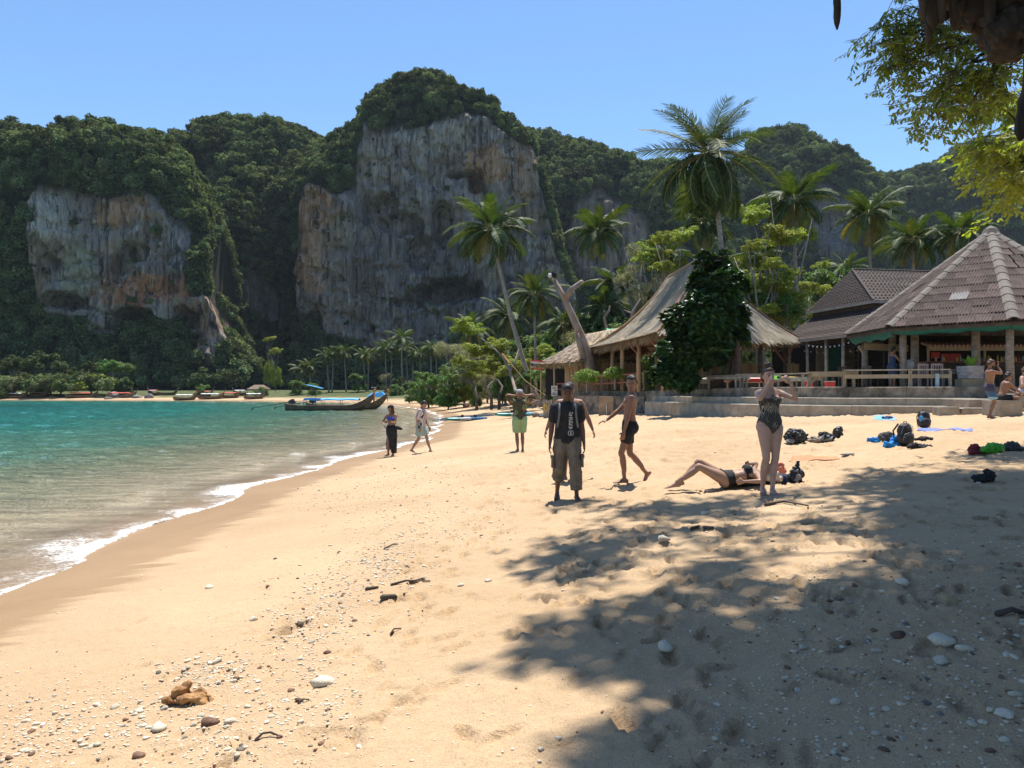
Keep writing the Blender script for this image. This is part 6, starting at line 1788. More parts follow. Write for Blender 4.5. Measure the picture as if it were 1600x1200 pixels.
def join_sprigs(name, specs, protos, mats, parent):
    """specs: (pos, matrix3, scale, k)"""
    VV = []; FF = []; MM = []; b = 0
    pc = [(np.array(p.V), p.F, p.M) for p in protos]
    for pos, m3, s, k in specs:
        v, f, mi = pc[k]; VV.append(v@np.array(m3).T*s+np.array(pos)); FF += [tuple(i+b for i in q) for q in f]; MM += mi; b += len(v)
    me = bpy.data.meshes.new(name); me.from_pydata(np.concatenate(VV).tolist(), [], FF)
    for m in mats: me.materials.append(m)
    me.polygons.foreach_set('material_index', MM)
    return tag(obj(name, me, parent), kind='stuff')
oh = thing('overhanging_tree', 'overhanging tree with thin leafy branches reaching in from the top right', 'tree', (12.5, 8.5, 1.9)); oo = Vector((12.5, 8.5, 1.9))
rr = random.Random(17)
mb = MB(); leafs = []
def branch(pts, r0):
    v = [Vector(p) for p in pts]; n = len(v); mb.tube(v, [r0*(1-0.85*i/(n-1)) for i in range(n)], 5, cap=False); return v
def leafy(path, n, spread, out):
    for i in range(int(n*.52)):
        t = rr.random()**0.7*(len(path)-1); i0 = min(int(t), len(path)-2); p = path[i0].lerp(path[i0+1], t-i0)
        d = Vector((rr.uniform(-1, 0.6), rr.uniform(-1, 1), rr.uniform(-0.9, 0.7)))
        q = p+d*spread*rr.random()
        e = Euler((rr.uniform(-.6, .6), rr.uniform(-.3, .8), math.atan2(d.y, d.x)+rr.uniform(-.6, .6))).to_matrix()
        out.append((tuple(q), e, rr.uniform(0.7, 1.3), rr.randrange(4)))
root = P(1590, 62, 11.0)-oo
main = []
for (tx, ty, n) in [(1352, 75, 46), (1375, 40, 60), (1400, 110, 62), (1375, 110, 24), (1440, 205, 70), (1430, 175, 44), (1395, 10, 70), (1500, 200, 60), (1470, 120, 70), (1420, 60, 60), (1540, 150, 60), (1505, 60, 46), (1450, 20, 70), (1560, 110, 50), (1580, 160, 50)]:
    Y = rr.uniform(10.5, 12.5); tip = P(tx, ty, Y)-oo
    m1 = root.lerp(tip, 0.35)+Vector((0, rr.uniform(-.2, .3), rr.uniform(-.05, .35))); m2 = root.lerp(tip, 0.7)+Vector((0, rr.uniform(-.2, .2), rr.uniform(0, .25)))
    v = branch([root, m1, m2, tip], 0.035); leafy(v[1:], n, 0.34, leafs)
    for k in range(4):
        a = m1.lerp(tip, rr.uniform(0.2, 0.95)); b = a+Vector((rr.uniform(-.6, .2), rr.uniform(-.5, .5), rr.uniform(-.5, .3)))
        w = branch([a, a.lerp(b, .5)+Vector((0, 0, .06)), b], 0.010); leafy(w, 9, 0.12, leafs)
SPR = [sprig_mesh(i, M_CAN, 9, 0.085, 0.022) for i in range(4)]
join_sprigs('foliage', leafs, SPR, [M_CAN, M_TRUNK], oh)
# yellow-green spray, sunlight in its leaf colour, lower at the right edge, further off
l2 = []
root2 = P(1640, 250, 14)-oo
for i in range(30):
    tx = rr.uniform(1515, 1620); ty = rr.uniform(130, 355)
    if tx < 1530 and ty > 330: continue
    tip = P(tx, ty, rr.uniform(13, 16))-oo; m1 = root2.lerp(tip, 0.5)+Vector((0, 0, 0.2))
    v = branch([root2, m1, tip], 0.03); leafy(v[1:], 46, 0.36, l2)
SPR2 = [sprig_mesh(10+i, M_CAN2, 10, 0.085, 0.030) for i in range(4)]
join_sprigs('sun_tinted_foliage', l2, SPR2, [M_CAN2, M_TRUNK], oh)
# crown above the viewer: sprays placed where the ground dapple asks for leaves overhead
def in_p(x, y, poly): return bool(in_poly(np.array([float(x)]), np.array([float(y)]), poly)[0])
OUT = [(830, 1020), (880, 975), (835, 880), (880, 812), (905, 782), (1000, 792), (1290, 762), (1330, 745), (1450, 715), (1600, 690), (1640, 690), (1640, 1300), (1010, 1300), (1010, 1130), (1010, 1060), (930, 1060), (840, 1040)]
INN = [(1290, 1010), (1340, 905), (1440, 850), (1450, 790), (1350, 752), (1420, 742), (1640, 735), (1640, 1300), (1150, 1300), (1140, 1180), (1210, 1070)]
HOLES = [(1090, 1110, 70, 40), (1210, 850, 90, 16), (1270, 1010, 80, 45), (1240, 960, 60, 30), (1010, 905, 90, 25), (1120, 940, 60, 18), (920, 940, 90, 25), (1150, 820, 120, 14), (1350, 860, 120, 22), (1040, 850, 80, 12), (950, 1010, 50, 18), (1230, 890, 60, 16), (1000, 1100, 90, 50), (1190, 1120, 60, 30), (1400, 830, 70, 14), (1250, 790, 60, 8), (1470, 722, 60, 6), (930, 1050, 90, 14), (1560, 800, 0, 0)]
l3 = []; cent = []
cand = []
while len(cand) < 2500:
    y = rr.uniform(690, 1290) if rr.random() < 0.45 else 690+(rr.random()**1.8)*600
    x = rr.uniform(750, 1640)
    if not in_p(x, y, OUT): continue
    if not in_p(x, y, INN):
        if any(rx and ((x-hx)/rx)**2+((y-hy)/ry)**2 < 1 for hx, hy, rx, ry in HOLES): continue
        if float(fbm(x/45.0, y/16.0, 3.3, 2)) < 0.13 or rr.random() < .32: continue
    cand.append((x, y))
cand = np.array(cand)
for g in on_ground_many(cand[:, 0], cand[:, 1]):
    g = Vector(g)
    if g.y < 2 or (g.x > 2.4 and g.y < 6.5 and rr.random() < .8): continue
    h = rr.uniform(15.5, 18.0)+max(0, g.y-9)*0.3
    c = g+SUN_DIR*((h-g.z)/SUN_DIR.z)
    e = Euler((rr.uniform(-.5, .5), rr.uniform(-.4, .4), rr.uniform(0, 6.3))).to_matrix()
    l3.append((tuple(c-oo), e, rr.uniform(0.75, 1.5), rr.randrange(4))); cent.append(c-oo)
def big_sprig(seed):
    r2 = random.Random(seed); b = MB()
    for i in range(13):
        p = Vector((r2.uniform(-.28, .28), r2.uniform(-.28, .28), r2.uniform(-.1, .1))); a = r2.uniform(0, 6.3)
        d = Vector((math.cos(a), math.sin(a), r2.uniform(-.4, .4))).normalized(); s = Vector((-d.y, d.x, r2.uniform(-.3, .3))).normalized(); l = 0.20*r2.uniform(.7, 1.3); w = 0.055
        b._add([p, p+d*l*.5+s*w, p+d*l, p+d*l*.5-s*w], [(0, 1, 2, 3)], 0)
    return b
join_sprigs('high_crown', l3, [big_sprig(i) for i in range(4)], [M_CAN], oh)
hub = Vector((9.8, 9.0, 14.5))-oo
for i in range(26):
    c = cent[rr.randrange(len(cent))]; m = hub.lerp(c, 0.5)+Vector((0, 0, 0.5)); branch([hub, m, c], 0.09)
mb.tube([Vector((0.0, 0, -0.4)), Vector((-0.6, -0.2, 3)), Vector((-1.6, -0.3, 6.5)), hub], [0.45, 0.36, 0.28, 0.16], 10, cap=False)
mb.tube([Vector((-0.6, -0.2, 3)), root.lerp(Vector((-0.6, -0.2, 3)), 0.4), root], [0.2, 0.12, 0.05], 7, cap=False)
mb.tube([Vector((-0.6, -0.2, 3)), root2], [0.18, 0.05], 7, cap=False)
mb.build('trunk', M_WOODD, oh, smooth=True)
# ================================================================== PEOPLE
def skin_mat(name, c, r=0.5):
    m = mat(name, [tuple(x*0.88 for x in c), c, tuple(min(1, x*1.1) for x in c)], 9, r, 0.15, 0.004, detail=4, spec=0.4)
    b = m.node_tree.nodes['Principled BSDF']; b.inputs['Subsurface Weight'].default_value = 0.06; b.inputs['Subsurface Radius'].default_value = (0.02, 0.008, 0.004)
    return m
SK_BROWN = skin_mat('brown_skin', (0.12, 0.057, 0.034)); SK_TAN = skin_mat('tanned_skin', (0.25, 0.13, 0.08)); SK_FAIR = skin_mat('fair_skin', (0.44, 0.27, 0.20)); SK_MED = skin_mat('olive_skin', (0.33, 0.195, 0.13))
M_HAIRB = mat('black_hair', [(0.006, 0.005, 0.005), (0.02, 0.016, 0.014)], 40, 0.55, 0.8, 0.01, (1, 1, 0.3))
M_HAIRBR = mat('brown_hair', [(0.035, 0.018, 0.011), (0.085, 0.045, 0.027)], 40, 0.5, 0.8, 0.01, (1, 1, 0.3))
M_HAIRBL = mat('pale_blonde_hair', [(0.42, 0.34, 0.28), (0.62, 0.54, 0.46)], 40, 0.5, 0.8, 0.01, (1, 1, 0.3))
M_EYE = mat('dark_eye', [(0.008, 0.006, 0.005), (0.015, 0.01, 0.008)], 5, 0.25, 0)
M_LIP = mat('lip', [(0.24, 0.09, 0.075), (0.30, 0.12, 0.10)], 9, 0.5, 0)

def pattern_mat(name, fn, rough=0.85):
    m, nt, b = new_mat(name)
    nt.links.new(fn(nt), b.inputs['Base Color']); b.inputs['Roughness'].default_value = rough
    n = tnoise(nt, tcoord(nt, 'Object'), 14, 4, 0.6, 0.3); nbump(nt, n, 0.6, 0.02, b)
    return m
def f_stripes(nt):
    v = tcoord(nt, 'Object'); sp = nt.nodes.new('ShaderNodeSeparateXYZ'); nt.links.new(v, sp.inputs[0])
    w = nmath(nt, 'FRACT', nmath(nt, 'MULTIPLY', nmath(nt, 'ADD', sp.outputs[0], nmath(nt, 'MULTIPLY', sp.outputs[1], 0.7)), 19.0))
    w2 = nmath(nt, 'FRACT', nmath(nt, 'MULTIPLY', nmath(nt, 'ADD', sp.outputs[0], nmath(nt, 'MULTIPLY', sp.outputs[1], 0.7)), 9.5))
    dark = ramp(nt, w2, [(0, (0.03, 0.03, 0.07)), (0.5, (0.35, 0.08, 0.07))])
    return nmix(nt, ramp(nt, w, [(0.36, (0, 0, 0)), (0.42, (1, 1, 1))]), dark, (0.55, 0.53, 0.51))
def f_leaves(nt, base=(0.018, 0.018, 0.018), cs=((0.40, 0.36, 0.29), (0.25, 0.22, 0.18)), sc=26):
    v = tcoord(nt, 'Object'); n = tnoise(nt, v, 6, 2, 0.5, 1.2)
    vo = nt.nodes.new('ShaderNodeTexVoronoi'); vo.inputs['Scale'].default_value = sc/3.2; nt.links.new(v, vo.inputs['Vector'])
    wv = nt.nodes.new('ShaderNodeTexWave'); wv.inputs['Scale'].default_value = sc/3; wv.inputs['Distortion'].default_value = 9; wv.inputs['Detail'].default_value = 2
    nt.links.new(vo.outputs['Color'], wv.inputs['Vector'])
    w2 = nt.nodes.new('ShaderNodeTexWave'); w2.inputs['Scale'].default_value = sc/1.6; w2.inputs['Distortion'].default_value = 14; w2.inputs['Detail'].default_value = 1; nt.links.new(v, w2.inputs['Vector'])
    f = nmath(nt, 'MULTIPLY', ramp(nt, w2.outputs['Fac'], [(0.52, (0, 0, 0)), (0.6, (1, 1, 1))]), ramp(nt, vo.outputs['Distance'], [(0.36, (1, 1, 1)), (0.44, (0.25, 0.25, 0.25))]))
    return nmix(nt, f, base, ramp(nt, n, [(0.4, cs[0]), (0.55, cs[1])]))
M_SWIM = pattern_mat('leaf_print_swimsuit', f_leaves)
M_FLORAL = pattern_mat('floral_shirt', lambda nt: f_leaves(nt, (0.012, 0.014, 0.013), ((0.62, 0.36, 0.22), (0.25, 0.35, 0.10)), 15))
M_STRIPE = pattern_mat('striped_shirt', f_stripes)
M_TEE = mat('black_tee', [(0.010, 0.010, 0.012), (0.028, 0.028, 0.032)], 9, 0.85, 0.8, 0.03)
M_KHAKI = mat('khaki_cotton', [(0.10, 0.08, 0.055), (0.16, 0.13, 0.095), (0.22, 0.185, 0.14)], 7, 0.9, 1.0, 0.04, (1, 1, 0.6))
M_MINT = mat('mint_shorts', [(0.28, 0.36, 0.32), (0.36, 0.44, 0.39)], 9, 0.85, 0.8, 0.03)
M_LGREEN = mat('light_green_shorts', [(0.20, 0.33, 0.17), (0.27, 0.41, 0.23)], 9, 0.85, 0.8, 0.03)
M_NAVY = mat('navy_cloth', [(0.02, 0.03, 0.07), (0.04, 0.06, 0.12)], 9, 0.85, 0.6, 0.03)
M_BLUEB = mat('blue_bikini', [(0.03, 0.06, 0.42), (0.05, 0.10, 0.55)], 9, 0.8, 0.3)
M_GREYC = mat('grey_cap', [(0.26, 0.26, 0.27), (0.38, 0.38, 0.38)], 9, 0.85, 0.3)
M_STRAP = mat('grey_strap', [(0.10, 0.11, 0.12), (0.18, 0.19, 0.20)], 9, 0.8, 0.3)
def f_dip(nt):
    v = tcoord(nt, 'Object'); sp = nt.nodes.new('ShaderNodeSeparateXYZ'); nt.links.new(v, sp.inputs[0])
    return ramp(nt, nmath(nt, 'SUBTRACT', sp.outputs[2], 0.20), [(0.0, (0.25, 0.45, 0.55)), (0.43, (0.25, 0.45, 0.55)), (0.44, (0.05, 0.12, 0.22)), (0.60, (0.05, 0.10, 0.19)), (0.61, (0.05, 0.045, 0.09)), (0.9, (0.05, 0.045, 0.09))])
M_DIP = pattern_mat('two_tone_blue_shorts', f_dip)

def remesh(mb, vox, smooth=3):
    me = mb.mesh('tmp', [M_EYE]); o = bpy.data.objects.new('tmp', me); COL.objects.link(o)
    m = o.modifiers.new('r', 'REMESH'); m.mode = 'VOXEL'; m.voxel_size = vox; m.adaptivity = 0
    s = o.modifiers.new('s', 'SMOOTH'); s.factor = 0.5; s.iterations = smooth
    dg = bpy.context.evaluated_depsgraph_get(); dg.update()
    r = bpy.data.meshes.new_from_object(o.evaluated_get(dg)); bpy.data.objects.remove(o)
    r.materials.clear(); r.polygons.foreach_set('use_smooth', [True]*len(r.polygons))
    return r
def ik(a, c, l1, l2, hint):
    d = c-a; L = min(d.length, (l1+l2)*0.999); d.normalize(); c = a+d*L
    x = (l1*l1-l2*l2+L*L)/(2*L); h = math.sqrt(max(l1*l1-x*x, 0))
    n = hint-d*hint.dot(d); n.normalize()
    return a+d*x+n*h, c
MALE = [(-0.085, .10, .085, 0), (-0.05, .150, .105, 0), (0.02, .168, .118, -.005), (0.09, .158, .108, 0), (0.17, .142, .096, .005), (0.27, .152, .105, .008), (0.36, .170, .118, .008), (0.43, .178, .115, 0), (0.485, .150, .092, -.005), (0.52, .095, .070, -.008), (0.555, .060, .058, 0.0), (0.63, .054, .056, .012)]
FEM = [(-0.085, .10, .085, 0), (-0.05, .158, .115, 0), (0.02, .178, .125, -.012), (0.09, .155, .108, -.004), (0.18, .118, .088, .005), (0.27, .130, .096, .008), (0.35, .145, .108, .010), (0.42, .150, .100, 0), (0.475, .130, .080, -.005), (0.515, .078, .060, -.008), (0.55, .050, .050, 0.0), (0.63, .045, .048, .012)]
class Fig:
    """a posed body. local frame: +Y is where the chest faces, +X the person's right side (facing +Y)"""
    def __init__(s, H=1.75, fem=False, pelvis=(0, 0, .93), spine=(0, 0.02, 1), front=(0, 1, 0), chest=None, head=(0, 1, 0), headup=None, ankles=None, wrists=None, kneeh=None, elbh=None, toes=None, hands=None, curl=0.6, bulk=1.0, muscle=1.0):
        s.H = H; k = s.k = H/1.75; s.fem = fem; s.b = bulk
        V_ = Vector
        s.pel = V_(pelvis)*1.0; s.sp = V_(spine).normalized()
        f = V_(front); f = (f-s.sp*f.dot(s.sp)).normalized(); s.fr = f; s.rt = f.cross(s.sp)
        cf = V_(chest) if chest else f; cf = (cf-s.sp*cf.dot(s.sp)).normalized(); s.cf = cf; s.crt = cf.cross(s.sp)
        sh = s.pel+s.sp*(0.445*k)
        sw = (0.165 if fem else 0.185)*k*bulk**.5
        s.sho = [sh-s.crt*sw, sh+s.crt*sw]     # left, right
        s.hip = [s.pel-s.rt*0.088*k-s.sp*0.02*k, s.pel+s.rt*0.088*k-s.sp*0.02*k]
        s.neck = s.pel+s.sp*(0.555*k)
        s.hf = V_(head).normalized(); hu = V_(headup) if headup else s.sp
        s.hu = (hu-s.hf*hu.dot(s.hf)).normalized(); s.hr = s.hf.cross(s.hu)
        s.hc = s.pel+s.sp*(0.592*k)+s.hu*(0.085*k)+s.hf*0.015*k
        s.ank = []; s.kn = []; s.wr = []; s.el = []
        for i in (0, 1):
            a = V_(ankles[i]); kh = V_(kneeh[i]) if kneeh else f
            kk, aa = ik(s.hip[i], a, .43*k, .41*k, kh); s.kn.append(kk); s.ank.append(aa)
            w = V_(wrists[i]); eh = V_(elbh[i]) if elbh else -f
            ee, ww = ik(s.sho[i], w, .29*k, .25*k, eh); s.el.append(ee); s.wr.append(ww)
        s.toes = [V_(t).normalized() for t in (toes or (s.fr, s.fr))]
        s.hands = hands or (None, None); s.curl = curl if isinstance(curl, (tuple, list)) else (curl, curl)
    def torso(s, mb, t0, t1, inf=0.0, n=18, bust=True):
        prof = FEM if s.fem else MALE; k = s.k; rg = []
        ts = [p[0] for p in prof]
        tt = sorted(set([t0, t1]+[t for t in ts if t0 < t < t1]+list(np.arange(t0, t1, 0.03))))
        for t in tt:
            w = float(np.interp(t, ts, [p[1] for p in prof])); d = float(np.interp(t, ts, [p[2] for p in prof])); o = float(np.interp(t, ts, [p[3] for p in prof]))
            u = max(0, min(1, (t-0.05)/0.3)); fr = s.fr.lerp(s.cf, u).normalized(); rt = fr.cross(s.sp)
            c = s.pel+s.sp*(t*k)+fr*(o*k); b = s.b if t < .5 else 1
            rg.append([c+rt*((w*b+inf)*k*math.copysign(abs(math.cos(a))**0.9, math.cos(a)))+fr*((d*b+inf)*k*math.sin(a)) for a in [2*PI*i/n for i in range(n)]])
        mb.rings(rg)
        if s.fem and t0 < .33 < t1 and bust:
            for sg in (-1, 1): mb.ell(s.pel+s.sp*.345*k+s.crt*sg*.068*k+s.cf*(.085*k), ((.062+inf)*k,)*3, None, 12, 8)
        if not s.fem and t0 < .33 < t1 and inf == 0:
            for sg in (-1, 1): mb.ell(s.pel+s.sp*.375*k+s.crt*sg*.075*k+s.cf*(.085*k), (.07*k, .038*k, .055*k), Matrix((s.crt, s.cf, s.sp)).transposed(), 12, 8)
    def leg(s, mb, i, t0, t1, inf=0.0, flare=0.0, sag=0.0):
        """t: 0 hip .. 1 knee .. 2 ankle"""
        k = s.k; q = 1.06 if s.fem else 1.0
        T = [0, .25, .6, .9, 1.0, 1.12, 1.35, 1.6, 1.85, 2.0]; Rr = [.093*q, .088*q, .070, .055, .053, .050, .056, .046, .034, .033]
        tt = sorted(set([t0, t1]+[t for t in T if t0 < t < t1]+list(np.arange(t0, t1, .12)))); pts = []; rad = []
        for t in tt:
            p = s.hip[i].lerp(s.kn[i], min(t, 1)) if t <= 1 else s.kn[i].lerp(s.ank[i], t-1)
            if t > 1: p = p-s.fr*0.0
            if 1.1 < t < 1.75:       # calf swells at the back
                dk = (s.ank[i]-s.kn[i]).normalized(); back = -(s.fr-dk*s.fr.dot(dk)); 
                p = p+back.normalized()*0.012*k if back.length > .1 else p
            r = float(np.interp(t, T, Rr))*s.b**.7+inf+flare*((t-t0)/(max(t1-t0, .01)))
            r *= 1+sag*math.sin(t*17+i*2)
            pts.append(p); rad.append(r*k)
        mb.tube(pts, rad, 14, cap=(inf == 0))
        if t0 == 0: mb.ell(s.hip[i]-s.fr*.042*k, ((.092*q+inf)*k, (.082+inf)*k, (.095+inf)*k), None, 12, 8)
    def arm(s, mb, i, t0, t1, inf=0.0, flare=0.0):
        k = s.k; q = (0.84 if s.fem else 1.0)*s.b**.6
        T = [0, .15, .45, .75, 1.0, 1.2, 1.6, 2.0]; Rr = [.060*q, .056*q, .048*q, .041*q, .039*q, .042*q, .033*q, .024*q]
        tt = sorted(set([t0, t1]+[t for t in T if t0 < t < t1]+list(np.arange(t0, t1, .15)))); pts = []; rad = []
        for t in tt:
            p = s.sho[i].lerp(s.el[i], min(t, 1)) if t <= 1 else s.el[i].lerp(s.wr[i], t-1)
            pts.append(p); rad.append((float(np.interp(t, T, Rr))+inf+flare*((t-t0)/(max(t1-t0, .01))))*k)
        if t0 == 0: pts = [s.sho[i]-s.crt*(-1 if i == 0 else 1)*0.05*k+s.sp*0.008*k]+pts; rad = [rad[0]*0.92]+rad
        mb.tube(pts, rad, 12)
    def hand(s, mb, i, vox):
        k = s.k*(0.93 if s.fem else 1.0); w = s.wr[i]; fa = (w-s.el[i]).normalized()
        sd = -1 if i == 0 else 1
        if s.hands[i]: d = Vector(s.hands[i][0]).normalized(); pn = Vector(s.hands[i][1])     # finger direction, palm facing
        else: d = (fa+Vector((0, 0, -.15))).normalized(); pn = -s.rt*sd
        pn = (pn-d*pn.dot(d)).normalized(); sx = d.cross(pn); 
        thumb_side = sx if sx.dot(s.fr) > 0 else -sx
        if s.hands[i] and len(s.hands[i]) > 2: thumb_side = sx*s.hands[i][2]
        M3 = Matrix((d, thumb_side, pn)).transposed()
        mb.ell(w+d*.045*k, (.058*k, .040*k, .017*k), M3, 12, 8)
        mb.tube([w-fa*.02*k, w+d*.03*k], [.026*k, .026*k], 8, flat=.8, axis=thumb_side)
        fr = max(0.0085*k, vox*0.95); cu = s.curl[i]
        for j, (off, L) in enumerate(((.030, .070), (.0105, .079), (-.0105, .073), (-.030, .057))):
            p = w+d*.085*k+thumb_side*off*k*1.12; pts = [p-d*.025*k, p]; dirv = d.copy(); ang = 0
            for q in range(3):
                ang += cu*(0.55+0.25*q); dv = (d*math.cos(ang)+pn*math.sin(ang)).normalized(); p = p+dv*(L*k*(.42, .33, .25)[q]); pts.append(p)
            mb.tube(pts, [fr*1.05, fr*1.05, fr, fr*.92, fr*.8], 7)
        p = w+d*.025*k+thumb_side*.028*k; t1 = (d*.6+thumb_side*.75+pn*.35).normalized(); t2 = (d*.85+thumb_side*.15+pn*.45).normalized()
        mb.tube([p, p+t1*.038*k, p+t1*.038*k+t2*.030*k], [fr*1.35, fr*1.2, fr*.95], 7)
    def foot(s, mb, i):
        k = s.k; a = s.ank[i]; t = s.toes[i]; side = t.cross(Vector((0, 0, 1))); 
        side = side.normalized() if side.length > .1 else s.rt
        up = side.cross(t).normalized(); 
        dn = -up*0.055*k
        rg = []
        for (x, w, h0, h1) in ((-.062, .020, -.05, -.015), (-.05, .032, -.062, .0), (-.01, .034, -.062, .028), (.04, .036, -.06, .012), (.09, .042, -.062, -.012), (.135, .046, -.064, -.030), (.165, .042, -.064, -.038), (.185, .030, -.062, -.044)):
            c = a+t*x*k*(0.96 if s.fem else 1.04); ring = []
            for q in range(12):
                an = 2*PI*q/12; z = (h0+h1)/2+(h1-h0)/2*math.sin(an)
                ring.append(c+side*(w*k*math.cos(an))+up*(z*k-0.012*k))
            rg.append(ring)
        mb.rings(rg)
        for q in range(5):
            o = (-.036+.018*q)*(1 if i == 0 else -1); p = a+t*((.175-(.006*q*q if 1 else 0))*k)+side*o*k+up*(-.062*k)
            mb.tube([p-t*.02*k, p+t*.022*k], [.011*k if q else .014*k, .009*k], 6)
    def headshape(s, mb, inf=0.0, z0=-.12, z1=.125, back=0.0):
        k = s.k*(0.95 if s.fem else 1.0); rg = []
        prof = [(-.120, .026, .070, .005), (-.112, .040, .080, -.02), (-.095, .052, .086, -.045), (-.07, .060, .086, -.062), (-.04, .066, .088, -.078), (-.01, .071, .087, -.090), (.02, .075, .090, -.097), (.05, .077, .089, -.100), (.08, .070, .076, -.093), (.105, .052, .052, -.072), (.122, .026, .022, -.040)]
        for (z, w, f, b) in prof:
            if z < z0 or z > z1: continue
            c = s.hc+s.hu*((z+(inf*.6 if z > .06 else 0))*k); mid = (f+b)/2; dd = (f-b)/2; ring = []
            for q in range(16):
                an = 2*PI*q/16; cx = math.cos(an); sy = math.sin(an)
                ring.append(c+s.hr*((w+inf)*k*math.copysign(abs(cx)**.85, cx))+s.hf*((mid+(dd+inf)*sy)*k))
            rg.append(ring)
        mb.rings(rg)
    def hpt(s, x, y, z): k = s.k*(0.95 if s.fem else 1.0); return s.hc+s.hr*x*k+s.hf*y*k+s.hu*z*k
    def body_mesh(s, vox):
        mb = MB(); s.torso(mb, -.085, .63); s.headshape(mb)
        M3 = Matrix((s.hr, s.hf, s.hu)).transposed(); k = s.k
        mb.tube([s.hpt(0, .082, .022), s.hpt(0, .100, -.008), s.hpt(0, .108, -.026)], [.009*k, .012*k, .014*k], 8)      # nose
        mb.ell(s.hpt(0, .098, -.030), (.017*k, .011*k, .009*k), M3, 8, 6)
        mb.ell(s.hpt(0, .080, .036), (.052*k, .014*k, .010*k), M3, 10, 6)        # brow
        mb.ell(s.hpt(0, .080, -.062), (.024*k, .014*k, .012*k), M3, 8, 6)       # mouth
        mb.ell(s.hpt(0, .078, -.102), (.022*k, .018*k, .016*k), M3, 8, 6)       # chin
        for sg in (-1, 1):
            mb.ell(s.hpt(sg*.038, .070, -.015), (.018*k, .016*k, .016*k), M3, 8, 6)
            mb.ell(s.hpt(sg*.079, -.008, -.008), (.012*k, .018*k, .032*k), M3, 8, 6)   # ear
        mb.tube([s.neck-s.sp*.09*k, s.neck, s.hc-s.hu*.05*k-s.hf*.015*k], [x*k*(.88 if s.fem else 1.05) for x in (.062, .056, .058)], 12)
        mb.tube([s.sho[0], s.neck-s.sp*.055*k, s.sho[1]], [.052*k*(0.85 if s.fem else 1), .05*k, .052*k*(0.85 if s.fem else 1)], 10)
        for i in (0, 1): s.leg(mb, i, 0, 2.0); s.arm(mb, i, 0, 2.0); s.hand(mb, i, vox); s.foot(mb, i)
        return remesh(mb, vox)
    def face(s, root, skin, beard=None, shades=False):
        M3 = Matrix((s.hr, s.hf, s.hu)).transposed(); k = s.k
        for sg in (-1, 1):
            mb = MB(); mb.ell(s.hpt(sg*.032, .083, .012), (.0135*k, .006*k, .0065*k), M3, 10, 6); mb.build('eye', M_EYE, root, smooth=True)
            mb = MB(); mb.tube([s.hpt(sg*.018, .096, .036), s.hpt(sg*.036, .093, .040), s.hpt(sg*.052, .078, .034)], [.0045*k]*3, 5); mb.build('eyebrow', M_HAIRB, root)
        mb = MB(); mb.ell(s.hpt(0, .0935, -.062), (.022*k, .004*k, .006*k), M3, 10, 6); mb.build('lips', M_LIP, root, smooth=True)
        if beard:
            mb = MB(); rg = []
            for (z, w, f0) in ((-.125, .030, .078), (-.105, .052, .097), (-.080, .062, .098), (-.055, .067, .070), (-.035, .070, .03)):
                ring = []
                for q in range(14):
                    an = 2*PI*q/14; ring.append(s.hpt(w*1.05*math.cos(an), f0*0.45+.045*math.sin(an)+(.012 if math.sin(an) > 0 else 0), z))
                rg.append(ring)
            mb.rings(rg)
            obj('beard', remesh(mb, .009), root).data.materials.append(beard)
        if shades:
            mb = MB()
            for sg in (-1, 1): mb.ell(s.hpt(sg*.034, .096, .012), (.030*k, .008*k, .021*k), M3, 10, 6); mb.bar(s.hpt(sg*.062, .09, .016), s.hpt(sg*.082, -.01, .014), .006)
            mb.build('sunglasses', M_EYE, root, smooth=True)
    def hair(s, root, m, style='short', seed=0):
        k = s.k; mb = MB(); rr = random.Random(seed)
        s.headshape(mb, .010, 0.075, .125)
        # sides and back
        for (x, y, z, r) in [(0, -.075, .02, .058), (.045, -.05, .01, .05), (-.045, -.05, .01, .05), (0, -.082, -.02, .045), (.062, -.02, .035, .032), (-.062, -.02, .035, .032), (0, .040, .095, .036), (.03, .042, .085, .030), (-.03, .042, .085, .030), (.05, 0, .07, .036), (-.05, 0, .07, .036), (0, -.03, .085, .06)]:
            mb.ell(s.hpt(x, y, z), (r*k, r*k, r*k), None, 10, 7)
        if style in ('thick', 'curly', 'short'):
            for i in range(26 if style != 'short' else 16):
                a = rr.uniform(0, 2*PI); e = rr.uniform(.2, 1.4); r = .078 if style != 'short' else .070
                mb.ell(s.hpt(r*math.cos(a)*math.cos(e), -.01+r*math.sin(a)*math.cos(e), .045+r*math.sin(e)), ((.022 if style != 'short' else .016)*k,)*3, None, 7, 5)
        if style == 'bun':
            mb.ell(s.hpt(0, -.03, .155), (.055*k, .05*k, .045*k), None, 10, 8)
            for i in range(24):
                a = rr.uniform(0, 2*PI); e = rr.uniform(-.4, 1.5); mb.ell(s.hpt(.055*math.cos(a)*math.cos(e), -.03+.05*math.sin(a)*math.cos(e), .155+.045*math.sin(e)), (.016*k,)*3, None, 7, 5)
            mb.ell(s.hpt(.05, -.075, -.03), (.04*k, .04*k, .06*k)); mb.ell(s.hpt(-.05, -.075, -.03), (.04*k, .04*k, .06*k))
        if style == 'long':
            for i in range(9):
                x = -.07+.0175*i; mb.tube([s.hpt(x, -.085+abs(x)*.6, .03), s.hpt(x*1.2, -.10+abs(x)*.5, -.12), s.hpt(x*1.25, -.095+abs(x)*.5, -.27+rr.uniform(-.04, .04))], [.026*k, .024*k, .010*k], 7)
            for sg in (-1, 1): mb.tube([s.hpt(sg*.075, .0, .02), s.hpt(sg*.085, .02, -.12), s.hpt(sg*.075, .07, -.26)], [.018*k, .020*k, .008*k], 7)
        o = obj('hair', remesh(mb, .0095, 2), root); o.data.materials.append(m); return o
